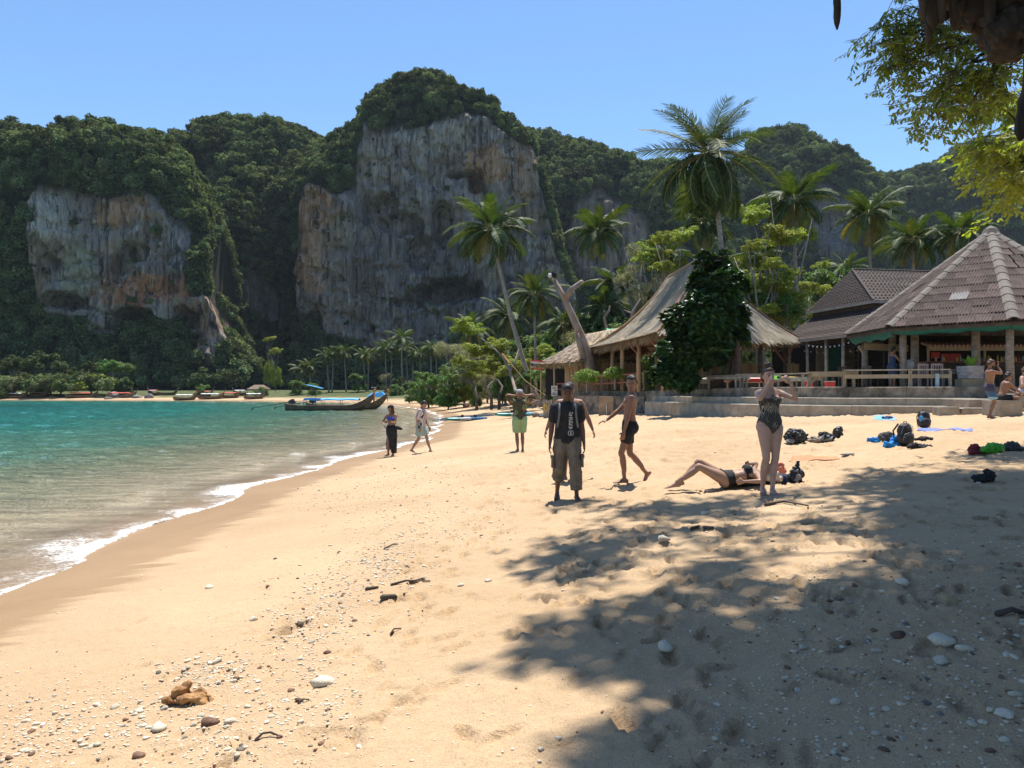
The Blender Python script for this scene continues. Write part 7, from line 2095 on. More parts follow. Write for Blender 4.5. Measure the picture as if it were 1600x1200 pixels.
    def cap(s, root, m, brim=1.0):
        mb = MB(); s.headshape(mb, .024, 0.04, .125); o = obj('cap', remesh(mb, .010, 3), root); o.data.materials.append(m)
        if brim:
            mb = MB(); rg = []
            for t in range(9):
                a = PI*(t/8)-0; x = .074*math.cos(a); y = (.085+.065*math.sin(a))*1.0; mb.V.append(tuple(s.hpt(x, .055*brim+.0, .062))); mb.V.append(tuple(s.hpt(x, brim*(.075+.085*math.sin(a)), .050-.012*math.sin(a))))
            mb.F = [(2*i, 2*i+1, 2*i+3, 2*i+2) for i in range(8)]; mb.M = [0]*8; q = mb.build('visor', m, root)
            sol = q.modifiers.new('t', 'SOLIDIFY'); sol.thickness = .005
def garment(fig, root, name, m, parts, vox=.011, fold=0.0, seed=0):
    mb = MB()
    for p in parts:
        if p[0] == 't': fig.torso(mb, *p[1:3], inf=p[3])
        elif p[0] == 'l': fig.leg(mb, p[1], *p[2:4], inf=p[4], flare=p[5], sag=p[6] if len(p) > 6 else 0)
        elif p[0] == 'a': fig.arm(mb, p[1], *p[2:4], inf=p[4], flare=p[5])
        elif p[0] == 'e': mb.ell(*p[1:])
        elif p[0] == 'c': mb.tube(p[1], p[2], 10)
    me = remesh(mb, vox, 2)
    if fold:
        n = len(me.vertices); co = np.empty(n*3); me.vertices.foreach_get('co', co); co = co.reshape(-1, 3)
        no = np.empty(n*3); me.vertices.foreach_get('normal', no); no = no.reshape(-1, 3)
        d = fold*fbm(co[:, 0]*14+seed, co[:, 1]*14, co[:, 2]*7+co[:, 0]*6, 3); co += no*d[:, None]; me.vertices.foreach_set('co', co.reshape(-1))
    me.materials.append(m); return obj(name, me, root)
def skinwear(fig, root, name, m, rule, off=.005):
    """tight swimwear: the body's own surface where the rule holds, lifted off the skin"""
    body = [c for c in root.children if c.name.startswith('body')][0].data; n = len(body.vertices)
    co = np.empty(n*3); body.vertices.foreach_get('co', co); co = co.reshape(-1, 3); no = np.empty(n*3); body.vertices.foreach_get('normal', no); no = no.reshape(-1, 3)
    r = co-np.array(fig.pel); u = r@np.array(fig.rt)/fig.k; v = r@np.array(fig.sp)/fig.k; w = r@np.array(fig.fr)/fig.k
    keep = rule(u, v, w)
    F = [tuple(p.vertices) for p in body.polygons if all(keep[i] for i in p.vertices)]
    used = sorted({i for f in F for i in f}); mp = {a: b for b, a in enumerate(used)}
    me = mesh_from(name, (co+no*off)[used], [tuple(mp[i] for i in f) for f in F], m, None, True)
    o = obj(name, me, root); q = o.modifiers.new('t', 'SOLIDIFY'); q.thickness = .004; q.offset = 1; return o
def person(label, fig, skin, loc, rz, vox=.011, hair=(M_HAIRB, 'short'), beard=None, cap=None, group=None, shades=False):
    t = thing('person', label, 'person', loc, rz, group)
    me = fig.body_mesh(vox); me.materials.append(skin); obj('body', me, t)
    fig.face(t, skin, beard, shades)
    if hair: fig.hair(t, hair[0], hair[1], int(loc[0]*10) % 17)
    if cap: fig.cap(t, cap[0], cap[1])
    return t
def stand_at(px, py, Y):
    """the spot at distance Y in column px; the ground decides the height"""
    x = (px-800)/1200*Y; return (x, Y, ground_z(x, Y))
TOCAM = PI        # rz that turns the chest (+Y) towards the viewer

# 1. man in black tee and khaki cargo trousers walking at the viewer
H = 1.74
f1 = Fig(H, pelvis=(0, 0.0, .915), spine=(0, -.01, 1), front=(0.05, 1, 0), head=(0.02, 1, -.28), ankles=((-.125, .13, .085), (.13, -.16, .10)), wrists=((-.25, .04, .79), (.26, .02, .80)), elbh=((-.5, -1, 0), (.5, -1, 0)), toes=((-.1, 1, 0), (.12, 1, -.12)), curl=.45, bulk=.97)
m1 = person('man in black t-shirt and khaki cargo trousers walking towards the viewer', f1, SK_BROWN, stand_at(886, 778, 11.35), TOCAM+.05, .0095, (M_HAIRB, 'thick'))
garment(f1, m1, 'tee_shirt', M_TEE, [('t', -.085, .53, .030), ('a', 0, 0, .62, .020, .008), ('a', 1, 0, .62, .020, .008)], .010, .007)
garment(f1, m1, 'cargo_trousers', M_KHAKI, [('t', -.09, .04, .012), ('l', 0, 0, 1.76, .026, .022, .05), ('l', 1, 0, 1.42, .026, .024, .05)], .010, .010, 3)
for i, (kx, t) in enumerate(((0, .78), (1, .78))):
    p = f1.hip[kx].lerp(f1.kn[kx], t); sg = -1 if kx == 0 else 1; mb = MB(); mb.box(p+Vector((sg*.105, .0, 0)), (.035, .14, .17), (0, 0, 0), taper=.95); mb.box(p+Vector((sg*.118, .0, .075)), (.03, .15, .05)); mb.build('pocket', M_KHAKI, m1)
for i, tt in ((0, 1.74), (1, 1.40)):
    p = f1.kn[i].lerp(f1.ank[i], tt-1); mb = MB(); d = (f1.ank[i]-f1.kn[i]).normalized(); mb.tube([p-d*.025, p+d*.025], [.086, .088], 14, cap=False); mb.build('rolled_cuff', M_KHAKI, m1, smooth=True)
def shirt_print(fig, root, shirt, m):
    """white motif running down the chest: short strokes and a rounded square"""
    bm = bmesh.new(); bm.from_mesh(shirt.data); bvh = BVHTree.FromBMesh(bm); bm.free(); mb = MB(); rr = random.Random(3)
    def on(u, v):
        o = fig.pel+fig.sp*v+fig.crt*u+fig.cf*.5; h = bvh.ray_cast(o, -fig.cf); return (h[0]+fig.cf*.005) if h[0] is not None else o-fig.cf*.35
    def stroke(u0, v0, u1, v1, w):
        n = max(1, int(math.hypot(u1-u0, v1-v0)/.012)); du, dv = u1-u0, v1-v0; L = math.hypot(du, dv) or 1; nu, nv = -dv/L*w/2, du/L*w/2
        for i in range(n):
            a, b = i/n, (i+1)/n; p = [(u0+du*a+nu, v0+dv*a+nv), (u0+du*b+nu, v0+dv*b+nv), (u0+du*b-nu, v0+dv*b-nv), (u0+du*a-nu, v0+dv*a-nv)]; mb.quad(*[on(x, y) for x, y in p])
    ux = -.045
    for (a, b, c, d) in ((.0, .38, .02, .37), (.02, .37, .02, .35), (.02, .35, -.01, .345), (-.02, .385, -.03, .36), (-.03, .36, -.005, .365), (-.02, .33, .03, .335), (.0, .345, .0, .31), (-.03, .30, .03, .30), (-.025, .285, .025, .28), (-.03, .265, .0, .27), (.0, .27, .03, .255), (-.03, .24, .03, .245), (-.03, .225, .02, .22), (.02, .235, .02, .205), (-.02, .20, .03, .20), (-.03, .185, -.005, .175), (.005, .18, .03, .17), (-.03, .155, .03, .155), (0, .165, 0, .13), (-.02, .14, .025, .14),
                         (-.032, .105, .032, .105), (-.032, .045, .032, .045), (-.036, .10, -.036, .05), (.036, .10, .036, .05), (-.012, .09, .012, .09), (-.012, .075, .012, .075), (-.012, .06, .012, .06), (0, .09, 0, .06)): stroke(ux+a, b, ux+c, d, .0085)
    mb.build('shirt_print', m, root)
tee = [c for c in m1.children if c.name.startswith('tee_shirt')][0]
shirt_print(f1, m1, tee, M_WHITE)
for sg in (-1, 1):
    k = .12*sg; mb = MB(); pts = [f1.pel+f1.sp*z+f1.crt*(k+dx)+f1.cf*y for z, y, dx in ((.16, .12, .03*sg), (.25, .145, .015*sg), (.36, .16, 0), (.44, .14, 0), (.495, .09, -.01*sg), (.52, .0, -.01*sg), (.50, -.08, 0))]
    mb.tube(pts, [.015]*7, 8, flat=.4, axis=f1.crt); mb.build('backpack_strap', M_STRAP, m1, smooth=True)
bp1 = thing('worn_backpack', 'pack worn on the back of the man in the black t-shirt', 'backpack', (0, 0, 0)); bp1.location = Vector(m1.location)+Vector((0, 0.2, 1.15)); mb = MB(); mb.box((0, 0.05, 0.02), (.34, .18, .46), taper=.8); mb.build('bag', M_BLACK, bp1)
for i in (0, 1):
    mb = MB(); a = f1.ank[i]; tt = f1.toes[i]; mb.tube([a+tt*(-.06)-Vector((0, 0, .082)), a+tt*.06-Vector((0, 0, .085)), a+tt*.185-Vector((0, 0, .088))], [.038, .045, .042], 10, flat=.25, axis=tt.cross(Vector((0, 0, 1)))); mb.tube([a+tt*.11+Vector((-.04, 0, -.07)), a+tt*.09+Vector((0, 0, -.015)), a+tt*.11+Vector((.04, 0, -.07))], .008, 6); mb.build('sandal', M_WOODD, m1)
# 2. person hidden behind him
f1b = Fig(1.72, pelvis=(0, 0, .90), ankles=((-.12, -.22, .12), (.10, .22, .08)), wrists=((-.42, .05, .82), (.42, .05, .84)), elbh=((-.8, -.5, 0), (.8, -.5, 0)), curl=.5, bulk=1.12)
m1b = person('bare shouldered person walking almost hidden behind the man in black', f1b, SK_TAN, (1.02, 13.6, ground_z(1.02, 13.6)), TOCAM, .013)
garment(f1b, m1b, 'shorts', M_NAVY, [('t', -.09, .06, .018), ('l', 0, 0, .8, .03, .02), ('l', 1, 0, .8, .03, .02)], .013)

# 3. shirtless young man in black swim shorts, turning his head to the viewer
f2 = Fig(1.76, pelvis=(0.0, 0, .915), spine=(0.0, -.07, 1), front=(0, 1, 0), chest=(-.35, 1, 0), head=(-.93, .35, -.06), headup=(0, 0, 1), ankles=((.10, .10, .082), (-.02, -.27, .16)), wrists=((.10, .52, .93), (-.20, .02, .82)), kneeh=((0, 1, 0), (0, 1, 0)), elbh=((.2, -1, -.3), (-.4, -1, 0)), toes=((-.1, 1, 0), (0, .55, -.83)), hands=(((.1, .95, -.1), (.2, 0, -1)), None), curl=(.35, .5), bulk=.93)
def swap(f):  # left/right in this body frame: index 0 lies at -X
    return f
m2 = person('shirtless young man in black swim shorts walking left with his face turned to the viewer', Fig(1.76, pelvis=(0, 0, .915), spine=(0, -.07, 1), front=(0, 1, 0), chest=(.25, 1, 0), head=(-.86, .50, -.04), headup=(0, 0, 1), ankles=((-.08, .10, .082), (.07, -.30, .15)), wrists=((-.18, .14, .80), (.12, .42, .93)), elbh=((-.3, -1, 0), (.3, -1, -.2)), toes=((-.12, 1, 0), (0, .62, -.78)), hands=(None, ((0, .9, -.25), (0, -.2, -1), 1)), curl=(.5, .35), bulk=.93), SK_TAN, stand_at(983, 766, 12.35), PI/2+.12, .0095, (M_HAIRB, 'thick'))
f2 = Fig(1.76, pelvis=(0, 0, .915), spine=(0, -.07, 1), front=(0, 1, 0), chest=(.25, 1, 0), head=(-.86, .50, -.04), ankles=((-.08, .10, .082), (.07, -.30, .15)), wrists=((-.18, .14, .80), (.12, .42, .93)), bulk=.93)
garment(f2, m2, 'swim_shorts', M_TEE, [('t', -.09, .085, .010), ('l', 0, 0, .62, .012, .006), ('l', 1, 0, .62, .012, .006)], .010, .002)

# 4. woman in leaf-print swimsuit holding up a camera
f3 = Fig(1.70, True, pelvis=(0, 0, .90), spine=(.02, -.05, 1), front=(0, 1, 0), head=(0.05, 1, -.06), ankles=((.02, .10, .082), (.10, -.02, .082)), wrists=((-.15, .27, 1.47), (.15, .27, 1.47)), elbh=((-.45, -.1, -1), (.5, -.1, -1)), toes=((.35, 1, 0), (.35, 1, 0)), hands=(((.55, .15, .6), (.5, -.9, 0), 1), ((-.5, .15, .6), (-.5, -.9, 0), -1)), curl=.75)
m3 = person('woman in a black leaf print swimsuit raising a camera to her face', f3, SK_FAIR, stand_at(1203, 772, 10.3), TOCAM+.15, .0095, (M_HAIRBR, 'bun'))
skinwear(f3, m3, 'swimsuit', M_SWIM, lambda u, v, w: (v > -.125+1.15*np.abs(u)**1.0-.02*(w < 0)) & (v < .395+.03*np.cos(u*38)*(w > 0)) & (np.abs(u) < .172-.03*(v > .33)) & (np.abs(w) < .17))
cm = thing('compact_camera', 'small pink camera with a lit green screen held by the swimsuit woman', 'camera', Vector(m3.location)+Vector((-.04, -.36, 1.535)), .15)
mb = MB(); mb.box((0, 0, 0), (.135, .028, .075)); mb.build('casing', M_PINKW, cm)
mb = MB(); mb.box((0.0, -.0155, 0), (.068, .003, .048)); 
m_, nt_, b_ = new_mat('camera_screen'); b_.inputs['Base Color'].default_value = (.12, .3, .04, 1); b_.inputs['Emission Color'].default_value = (.3, .7, .1, 1); b_.inputs['Emission Strength'].default_value = .45
mb.build('screen', m_, cm)
for dx in (-.045, .02): mb = MB(); mb.tube([(dx, -.012, 0.0), (dx, .03, 0.0)], .022 if dx > 0 else .006, 10); mb.build('lens' if dx > 0 else 'knob', M_BLACK, cm)
for i in (0, 1):
    mb = MB(); a = f3.ank[i]; tt = f3.toes[i]; mb.tube([a+tt*(-.055)-Vector((0, 0, .078)), a+tt*.06-Vector((0, 0, .080)), a+tt*.18-Vector((0, 0, .082))], [.034, .040, .038], 10, flat=.22, axis=tt.cross(Vector((0, 0, 1)))); mb.build('sandal', M_PINKW, m3)

# 5. lying woman, knees up, head to the right
gl = ground_z(2.95, 11.2)
f4 = Fig(1.66, True, pelvis=(0, 0, .13), spine=(0, -1, .16), front=(0, .1, 1), head=(0, -.35, .9), headup=(0, -.9, -.3), ankles=((-.10, .70, .075), (.10, .62, .075)), wrists=((-.30, -.20, .12), (.20, -.38, .32)), kneeh=((0, .3, 1), (0, .3, 1)), elbh=((-1, 0, -.2), (1, -.6, .3)), toes=((0, 1, -.12), (0, 1, -.12)), curl=.6)
m4 = person('woman in black bikini lying on her back with knees raised and toes to the left', f4, SK_MED, (3.05, 11.0, ground_z(3.05, 11.0)+.02), PI/2-.08, .0105, (M_HAIRBL, 'bun'))
skinwear(f4, m4, 'bikini_bottom', M_TEE, lambda u, v, w: (v > -.13+.8*np.abs(u)) & (v < .13) & (np.abs(u) < .2) & (w < .14))
skinwear(f4, m4, 'bikini_top', M_TEE, lambda u, v, w: (v > .29) & (v < .40) & (np.abs(u) < .14) & (w < .2))

# 6-8. walkers further off
def gp(px, Y): x = (px-800)/1200*Y; return (x, Y, ground_z(x, Y))
f5 = Fig(1.66, True, pelvis=(0, 0, .89), head=(.75, .65, -.15), ankles=((-.07, .04, .082), (.09, .06, .082)), wrists=((.02, .24, 1.12), (.16, .22, .98)), elbh=((-1, -.4, -.4), (1, -.4, -.3)), toes=((-.1, 1, 0), (.2, 1, 0)), curl=.7)
m5 = person('woman with dark cap, blue bikini top and long black wrap skirt at the water edge', f5, SK_TAN, gp(612, 24.8), TOCAM-.25, .013, (M_HAIRBR, 'long'), None, (M_BLACK, 1.0))
garment(f5, m5, 'bikini_top', M_BLUEB, [('t', .30, .39, .008)], .013)
mb = MB(); rg = []
for (z, wl, wr, d) in ((1.00, -.135, .14, .11), (.90, -.185, .185, .135), (.7, -.20, .17, .15), (.45, -.18, .09, .14), (.25, -.17, .03, .13), (.10, -.16, -.01, .12)):
    rg.append([((wl+wr)/2+(wr-wl)/2*math.cos(a)*(1+.05*math.sin(5*a)), d*math.sin(a)*(1+.07*math.sin(7*a+z*5)), z) for a in [2*PI*i/20 for i in range(20)]])
mb.rings(rg); mb.build('wrap_skirt', M_TEE, m5, smooth=True)
mb = MB(); rg = []
for (z, x0, x1) in ((.86, .12, .2), (.6, .11, .22), (.4, .10, .25), (.2, .07, .24)): rg.append([((x0+x1)/2+(x1-x0)/2*math.cos(a), -.10+.03*math.sin(a)*(1+.3*math.sin(z*20)), z) for a in [2*PI*i/10 for i in range(10)]])
mb.rings(rg); mb.build('hanging_scarf', M_STRAP, m5, smooth=True)
hb = thing('dark_hand_bag', 'small dark pouch held at the hip of the woman in the wrap skirt', 'bag', Vector(m5.location)+Vector((-.02+.24, -.16, .92))); mb = MB(); mb.ell((0, 0, 0), (.13, .05, .06), (0, .2, 0)); mb.ell((.1, 0, -.03), (.06, .04, .04)); mb.build('pouch', M_BLACK, hb, smooth=True)

f6 = Fig(1.76, pelvis=(0, 0, .90), spine=(0, .06, 1), head=(0, .85, -.5), ankles=((-.08, .30, .085), (.10, -.28, .11)), wrists=((-.17, .20, .84), (.24, .02, .83)), elbh=((-.3, -1, 0), (.3, -1, 0)), toes=((0, 1, 0), (0, 1, -.3)), curl=.5, bulk=.95)
m6 = person('man in red and navy striped shirt and pale mint shorts walking head down', f6, SK_MED, gp(658, 24.9), -PI/2-.25, .013, (M_HAIRB, 'thick'))
garment(f6, m6, 'striped_shirt', M_STRIPE, [('t', -.02, .53, .035), ('a', 0, 0, .8, .028, .014), ('a', 1, 0, .8, .028, .014)], .013, .008)
garment(f6, m6, 'shorts', M_MINT, [('t', -.09, .06, .022), ('l', 0, 0, .78, .030, .028), ('l', 1, 0, .78, .030, .028)], .013, .006)
mb = MB(); mb.tube([f6.pel+f6.sp*.50+Vector((.12, -.02, 0)), f6.pel+f6.sp*.40+Vector((0, -.155, 0)), f6.pel+f6.sp*.24+Vector((-.17, -.09, 0)), f6.pel+f6.sp*.2+Vector((-.20, 0, 0))], .014, 6); mb.tube([f6.wr[1]-Vector((0, 0, -.03)), f6.wr[1]+Vector((0, 0, .0))], .036, 8); mb.build('cross_strap', M_BLACK, m6)

f7 = Fig(1.78, pelvis=(0, 0, .93), head=(-.1, 1, -.1), ankles=((-.05, .02, .085), (.10, .10, .085)), wrists=((-.13, -.07, 1.58), (.13, -.07, 1.58)), elbh=((-1, .1, .05), (1, .1, .05)), toes=((-.1, 1, 0), (.1, 1, 0)), hands=(((.8, -.3, .3), (0, .8, -.2), 1), ((-.8, -.3, .3), (0, .8, -.2), -1)), curl=.4)
m7 = person('man in dark floral shirt and light green shorts with both hands behind his head', f7, SK_TAN, gp(812, 21.6), .12, .013, (M_HAIRB, 'short'), None, (M_GREYC, -1.0))
garment(f7, m7, 'floral_shirt', M_FLORAL, [('t', -.03, .53, .034), ('a', 0, 0, .75, .028, .012), ('a', 1, 0, .75, .028, .012)], .013, .008)
garment(f7, m7, 'shorts', M_LGREEN, [('t', -.09, .04, .024), ('l', 0, 0, .85, .032, .026), ('l', 1, 0, .85, .032, .026)], .013, .006)

# 9. bearded bather standing side-on at the ledge, hand on his mouth
f8 = Fig(1.78, pelvis=(0, 0, .92), spine=(0, .03, 1), head=(0, 1, -.2), ankles=((-.09, .03, .085), (.10, -.03, .085)), wrists=((-.20, .20, .83), (.03, .20, 1.545)), elbh=((-.3, -1, 0), (.4, .3, -1)), hands=(None, ((-.1, .3, .9), (0, -1, 0), 1)), toes=((0, 1, 0), (.1, 1, 0)), curl=.6, bulk=1.06)
m8 = person('bearded bare chested man in two tone blue shorts standing with a hand at his mouth', f8, SK_TAN, (14.05, 22.6, ground_z(14.05, 22.6)), -PI/2-.35, .012, (M_HAIRBR, 'short'), M_HAIRB)
garment(f8, m8, 'swim_shorts', M_DIP, [('t', -.09, .085, .014), ('l', 0, 0, .80, .024, .018), ('l', 1, 0, .80, .024, .018)], .012, .004)
# 10-11. seated bathers
f9 = Fig(1.76, pelvis=(0, 0, .10), spine=(0, .30, 1), head=(0, 1, -.25), ankles=((-.10, .52, -.32), (.12, .42, -.32)), wrists=((-.10, .50, .22), (.10, .55, .22)), elbh=((-1, 0, -.5), (1, 0, -.5)), kneeh=((0, .3, 1), (0, .3, 1)), toes=((0, 1, -.1), (0, 1, -.1)), curl=.5)
m9 = person('seated brown haired man with forearms on his knees, partly behind the standing bather', f9, SK_TAN, (15.0, 23.55, 1.98), -PI/2-.15, .013, (M_HAIRB, 'short'), None, None, None, True)
garment(f9, m9, 'shorts', M_TEE, [('t', -.09, .07, .014), ('l', 0, 0, .6, .02, .01), ('l', 1, 0, .6, .02, .01)], .013)
slab('concrete_bench_block', 'concrete block under the seated bather', [(14.75, 23.2), (15.35, 23.1), (15.4, 24.1), (14.8, 24.2)], 1.25, 2.0, M_CONC2, 'block')
f10 = Fig(1.76, pelvis=(0, 0, .10), spine=(0, .10, 1), head=(-.3, 1, -.1), ankles=((-.12, .45, -.32), (.14, .40, -.32)), wrists=((-.30, -.16, .10), (.16, .22, .24)), elbh=((-1, -.4, 0), (1, -.4, 0)), kneeh=((0, .5, 1), (0, .5, 1)), toes=((0, 1, 0), (.1, 1, 0)), curl=.4, bulk=1.05)
m10 = person('bare chested seated man at the right frame edge leaning on one arm', f10, SK_FAIR, (16.75, 25.2, 2.16), PI+.7, .013, (M_HAIRBR, 'short'))
garment(f10, m10, 'shorts', mat('pale_pattern_shorts', [(0.35, .36, .45), (.6, .55, .58)], 30, .9, .2), [('t', -.09, .07, .018), ('l', 0, 0, .6, .03, .02), ('l', 1, 0, .6, .03, .02)], .013)
slab('concrete_bench_block', 'concrete seat block under the man at the frame edge', [(16.2, 24.8), (17.6, 24.7), (17.6, 26.0), (16.2, 26.1)], 1.25, 2.19, M_CONC2, 'block')
# 12. woman in blue dress standing in the bar
f11 = Fig(1.64, True, pelvis=(0, 0, .88), head=(.3, 1, -.3), ankles=((-.08, 0, .082), (.09, 0, .082)), wrists=((-.12, .30, .98), (.12, .32, .98)), elbh=((-1, -.6, -.3), (1, -.6, -.3)), curl=.5)
m11 = person('woman in a dark blue sleeveless dress working under the bar roof', f11, SK_TAN, (15.55, 31.4, 2.42), -1.2, .014, (M_HAIRB, 'bun'))
garment(f11, m11, 'dress', M_NAVY, [('t', -.09, .42, .018), ('l', 0, 0, .9, .04, .03), ('l', 1, 0, .9, .04, .03)], .014)
# 13. tiny sunbather far up the beach
f12 = Fig(1.7, pelvis=(0, 0, .12), spine=(0, -.5, .7), head=(0, 1, 0), ankles=((-.1, .75, .08), (.12, .60, .08)), wrists=((-.3, -.35, .1), (.2, .3, .45)), elbh=((-1, -1, 0), (1, -1, 0)), kneeh=((0, .3, 1), (0, .3, 1)), curl=.3)
m12 = person('tiny reddish sunbather sitting far up the beach beyond the kayaks', f12, SK_FAIR, (-5.0+.0, 84, ground_z(-5.0, 84)), -PI/2, .02, (M_HAIRB, 'short'))
garment(f12, m12, 'shorts', mat('red_shorts', [(.5, .06, .05), (.6, .1, .08)], 9, .8, .1), [('t', -.09, .07, .02), ('l', 0, 0, .6, .03, .02), ('l', 1, 0, .6, .03, .02)], .02)
# ================================================================== BOATS
M_HULL = mat('dark_boat_wood', [(0.045, 0.030, 0.022), (0.11, 0.075, 0.05), (0.18, 0.13, 0.085)], 3, 0.6, 0.3, 0.01, (0.5, 2, 2))
M_HULL2 = mat('weathered_boat_wood', [(0.09, 0.05, 0.03), (0.20, 0.125, 0.075)], 3, 0.6, 0.3, 0.01, (0.5, 2, 2))
M_AWN = mat('blue_awning', [(0.05, 0.30, 0.60), (0.10, 0.42, 0.74)], 2, 0.6, 0.3)
M_AWNW = mat('white_awning', [(0.62, 0.60, 0.58), (0.75, 0.73, 0.71)], 2, 0.7, 0.3)
M_AWNR = mat('red_awning', [(0.55, 0.05, 0.05), (0.68, 0.10, 0.08)], 2, 0.7, 0.3)
M_AWNP = mat('pink_awning', [(0.62, 0.25, 0.30), (0.74, 0.36, 0.40)], 2, 0.7, 0.3)
M_METAL = mat('engine_metal', [(0.03, 0.03, 0.03), (0.10, 0.10, 0.10)], 8, 0.5, 0.3, metal=0.5)
def longtail(label, loc, rz, L=11.5, awn=None, tail=True, awn_span=(-.30, .22), ribbon=None, wood=None, group=None, sc=1.0, detail=True):
    t = thing('longtail_boat', label, 'boat', loc, rz, group); t.scale = (sc, sc, sc)
    n = 22; rg = []
    def sheer(u): return 0.50+0.10*u*u+(max(0, u-.35)/.65)**2.0*1.35+(max(0, -u-.6)/.4)**2*0.18
    def beam(u): return 0.82*(1-abs(u)**2.6)**0.7*(1 if u > 0 else 1)+0.03+(0.25*(1-abs(u))*0) + (0.22 if u < -.7 else 0)*(1-abs(u))*0
    def keel(u): return -0.22+(max(0, u-.55)/.45)**2.2*1.55+(max(0, -u-.8)/.2)**2*.18
    for i in range(n+1):
        u = -1+2*i/n; x = u*L/2; b = beam(u)+(0.26*max(0, 1-((u+1)/.35)) if u < -.65 else 0); s = sheer(u); k = keel(u)
        th = .04
        rg.append([(x, b, s), (x, b*.93, s*.45+k*.55), (x, b*.45, k+.03), (x, 0, k), (x, -b*.45, k+.03), (x, -b*.93, s*.45+k*.55), (x, -b, s),
                   (x, -max(b-th, .004), s), (x, -b*.85, s*.45+k*.55+.02), (x, -b*.4, k+.10), (x, 0, k+.08), (x, b*.4, k+.10), (x, b*.85, s*.45+k*.55+.02), (x, max(b-th, .004), s)])
    mb = MB(); mb.rings(rg); mb.build('hull', wood or M_HULL, t, smooth=False)
    mb = MB()
    for sg in (-1, 1): mb.tube([(r[0][0], sg*r[0][1], r[0][2]+.01) for r in rg], .035, 6)
    mb.build('gunwale', M_HULL2, t, smooth=True)
    mb = MB(); mb.tube([(L/2-.35, 0, sheer(.93)-.1), (L/2+.05, 0, sheer(1)+.05), (L/2+.30, 0, sheer(1)+.55), (L/2+.42, 0, sheer(1)+.95)], [.09, .08, .07, .045], 8, flat=.6); mb.build('prow_post', M_HULL2, t, smooth=True)
    if detail:
        for q, u in enumerate((-.45, -.2, .05, .3, .5)):
            mb = MB(); mb.box((u*L/2, 0, sheer(u)-.12), (.22, beam(u)*1.85, .03)); mb.build('thwart', M_HULL2, t)
    if ribbon:
        mb = MB(); mb.tube([(L/2+.1, 0, sheer(1)+.30), (L/2+.06, .02, sheer(1)-.2), (L/2+.10, .03, sheer(1)-1.0)], [.10, .07, .04], 7); mb.tube([(L/2+.13, 0, sheer(1)+.20), (L/2+.13, 0, sheer(1)+.45)], .11, 8); mb.build('prow_ribbons', ribbon, t, smooth=True)
    if awn:
        a0, a1 = awn_span; mb = MB(); m = 9
        for i in range(m):
            x0 = L/2*(a0*2+(a1-a0)*2*i/m); x1 = L/2*(a0*2+(a1-a0)*2*(i+1)/m)
            z0 = 1.36+.03*math.sin(i*1.9); z1 = 1.36+.03*math.sin((i+1)*1.9)
            for y0, y1, h0, h1 in ((-.75, -.3, -.10, .04), (-.3, .3, .04, .04), (.3, .75, .04, -.10)): mb.quad((x0, y0, z0+h0), (x1, y0, z1+h0), (x1, y1, z1+h1), (x0, y1, z0+h1))
            for y in (-.75, .75): mb.quad((x0, y, z0-.10), (x1, y, z1-.10), (x1, y, z1-.20-.03*(i % 2)), (x0, y, z0-.20-.03*((i+1) % 2)))
        o = mb.build('awning', awn, t); 
        mb = MB()
        for i in range(4):
            x = L/2*(a0*2+(a1-a0)*2*i/3)
            for y in (-.68, .68): mb.tube([(x, y, .45), (x, y, 1.30)], .02, 5, cap=False)
        mb.build('awning_poles', M_METAL, t)
    if tail:
        mb = MB(); x = -L/2+.75; mb.box((x, 0, .95), (.75, .34, .34)); mb.tube([(x-.2, .1, 1.12), (x+.1, .1, 1.2)], .13, 8); mb.tube([(x+.25, -.1, 1.0), (x+.25, -.1, 1.3)], .05, 7); mb.box((x, 0, .66), (.2, .2, .34)); mb.build('engine', M_METAL, t)
        mb = MB(); mb.tube([(x-.35, 0, .95), (x-2.2, 0, .62), (x-4.4, 0, .30)], [.05, .04, .03], 7); mb.tube([(x-4.2, 0, .30), (x-4.55, 0, .10)], .03, 5); mb.box((x-4.5, 0, .14), (.05, .30, .10)); mb.box((x-4.45, 0, .14), (.05, .08, .34)); mb.build('propeller_shaft', M_METAL, t)
        mb = MB(); mb.tube([(x+.3, 0, 1.0), (x+1.3, 0, 1.1)], .025, 6); mb.build('tiller', M_METAL, t)
    return t
M_RIB = mat('orange_ribbons', [(0.55, 0.14, 0.03), (0.65, 0.30, 0.08)], 9, 0.8, 0.2)
# scale check: 160 px at 86 m is 11.5 m
b1 = longtail('nearer dark longtail boat with a blue awning and orange ribbons moored at the beach', (-20.9, 88, 0.02), 0.06, 10.0, M_AWN, True, (-.28, .34), M_RIB, group='pair of moored longtail boats')
b2 = longtail('second longtail boat behind, only its dark prow and stern showing', (-20.0, 93, 0.02), 0.10, 9.6, None, True, ribbon=M_RIB, group='pair of moored longtail boats')
sa = thing('small_awning', 'small pale blue awning on a pole over the stern of the near longtail', 'awning', (-20.7-1.8, 88, 0.5)); mb = MB(); mb.tube([(0, 0, 0), (0, 0, 2.2)], .03, 6); mb.build('pole', M_METAL, sa); mb = MB(); mb.box((-.1, 0, 2.25), (1.9, 1.2, .03), (0, .22, 0)); mb.build('canopy', M_AWN, sa)
ms = thing('mast_stake', 'thin mooring pole standing behind the blue awning', 'pole', (-16.4, 91, -.3)); mb = MB(); mb.tube([(0, 0, 0), (0.02, 0, 3.0)], .06, 7); mb.build('pole', M_METAL, ms); mb = MB(); mb.box((0, 0, 2.95), (.5, .05, .12)); mb.build('crosspiece', M_WHITE, ms)
G_FB = 'longtail boats drawn up along the far shore'
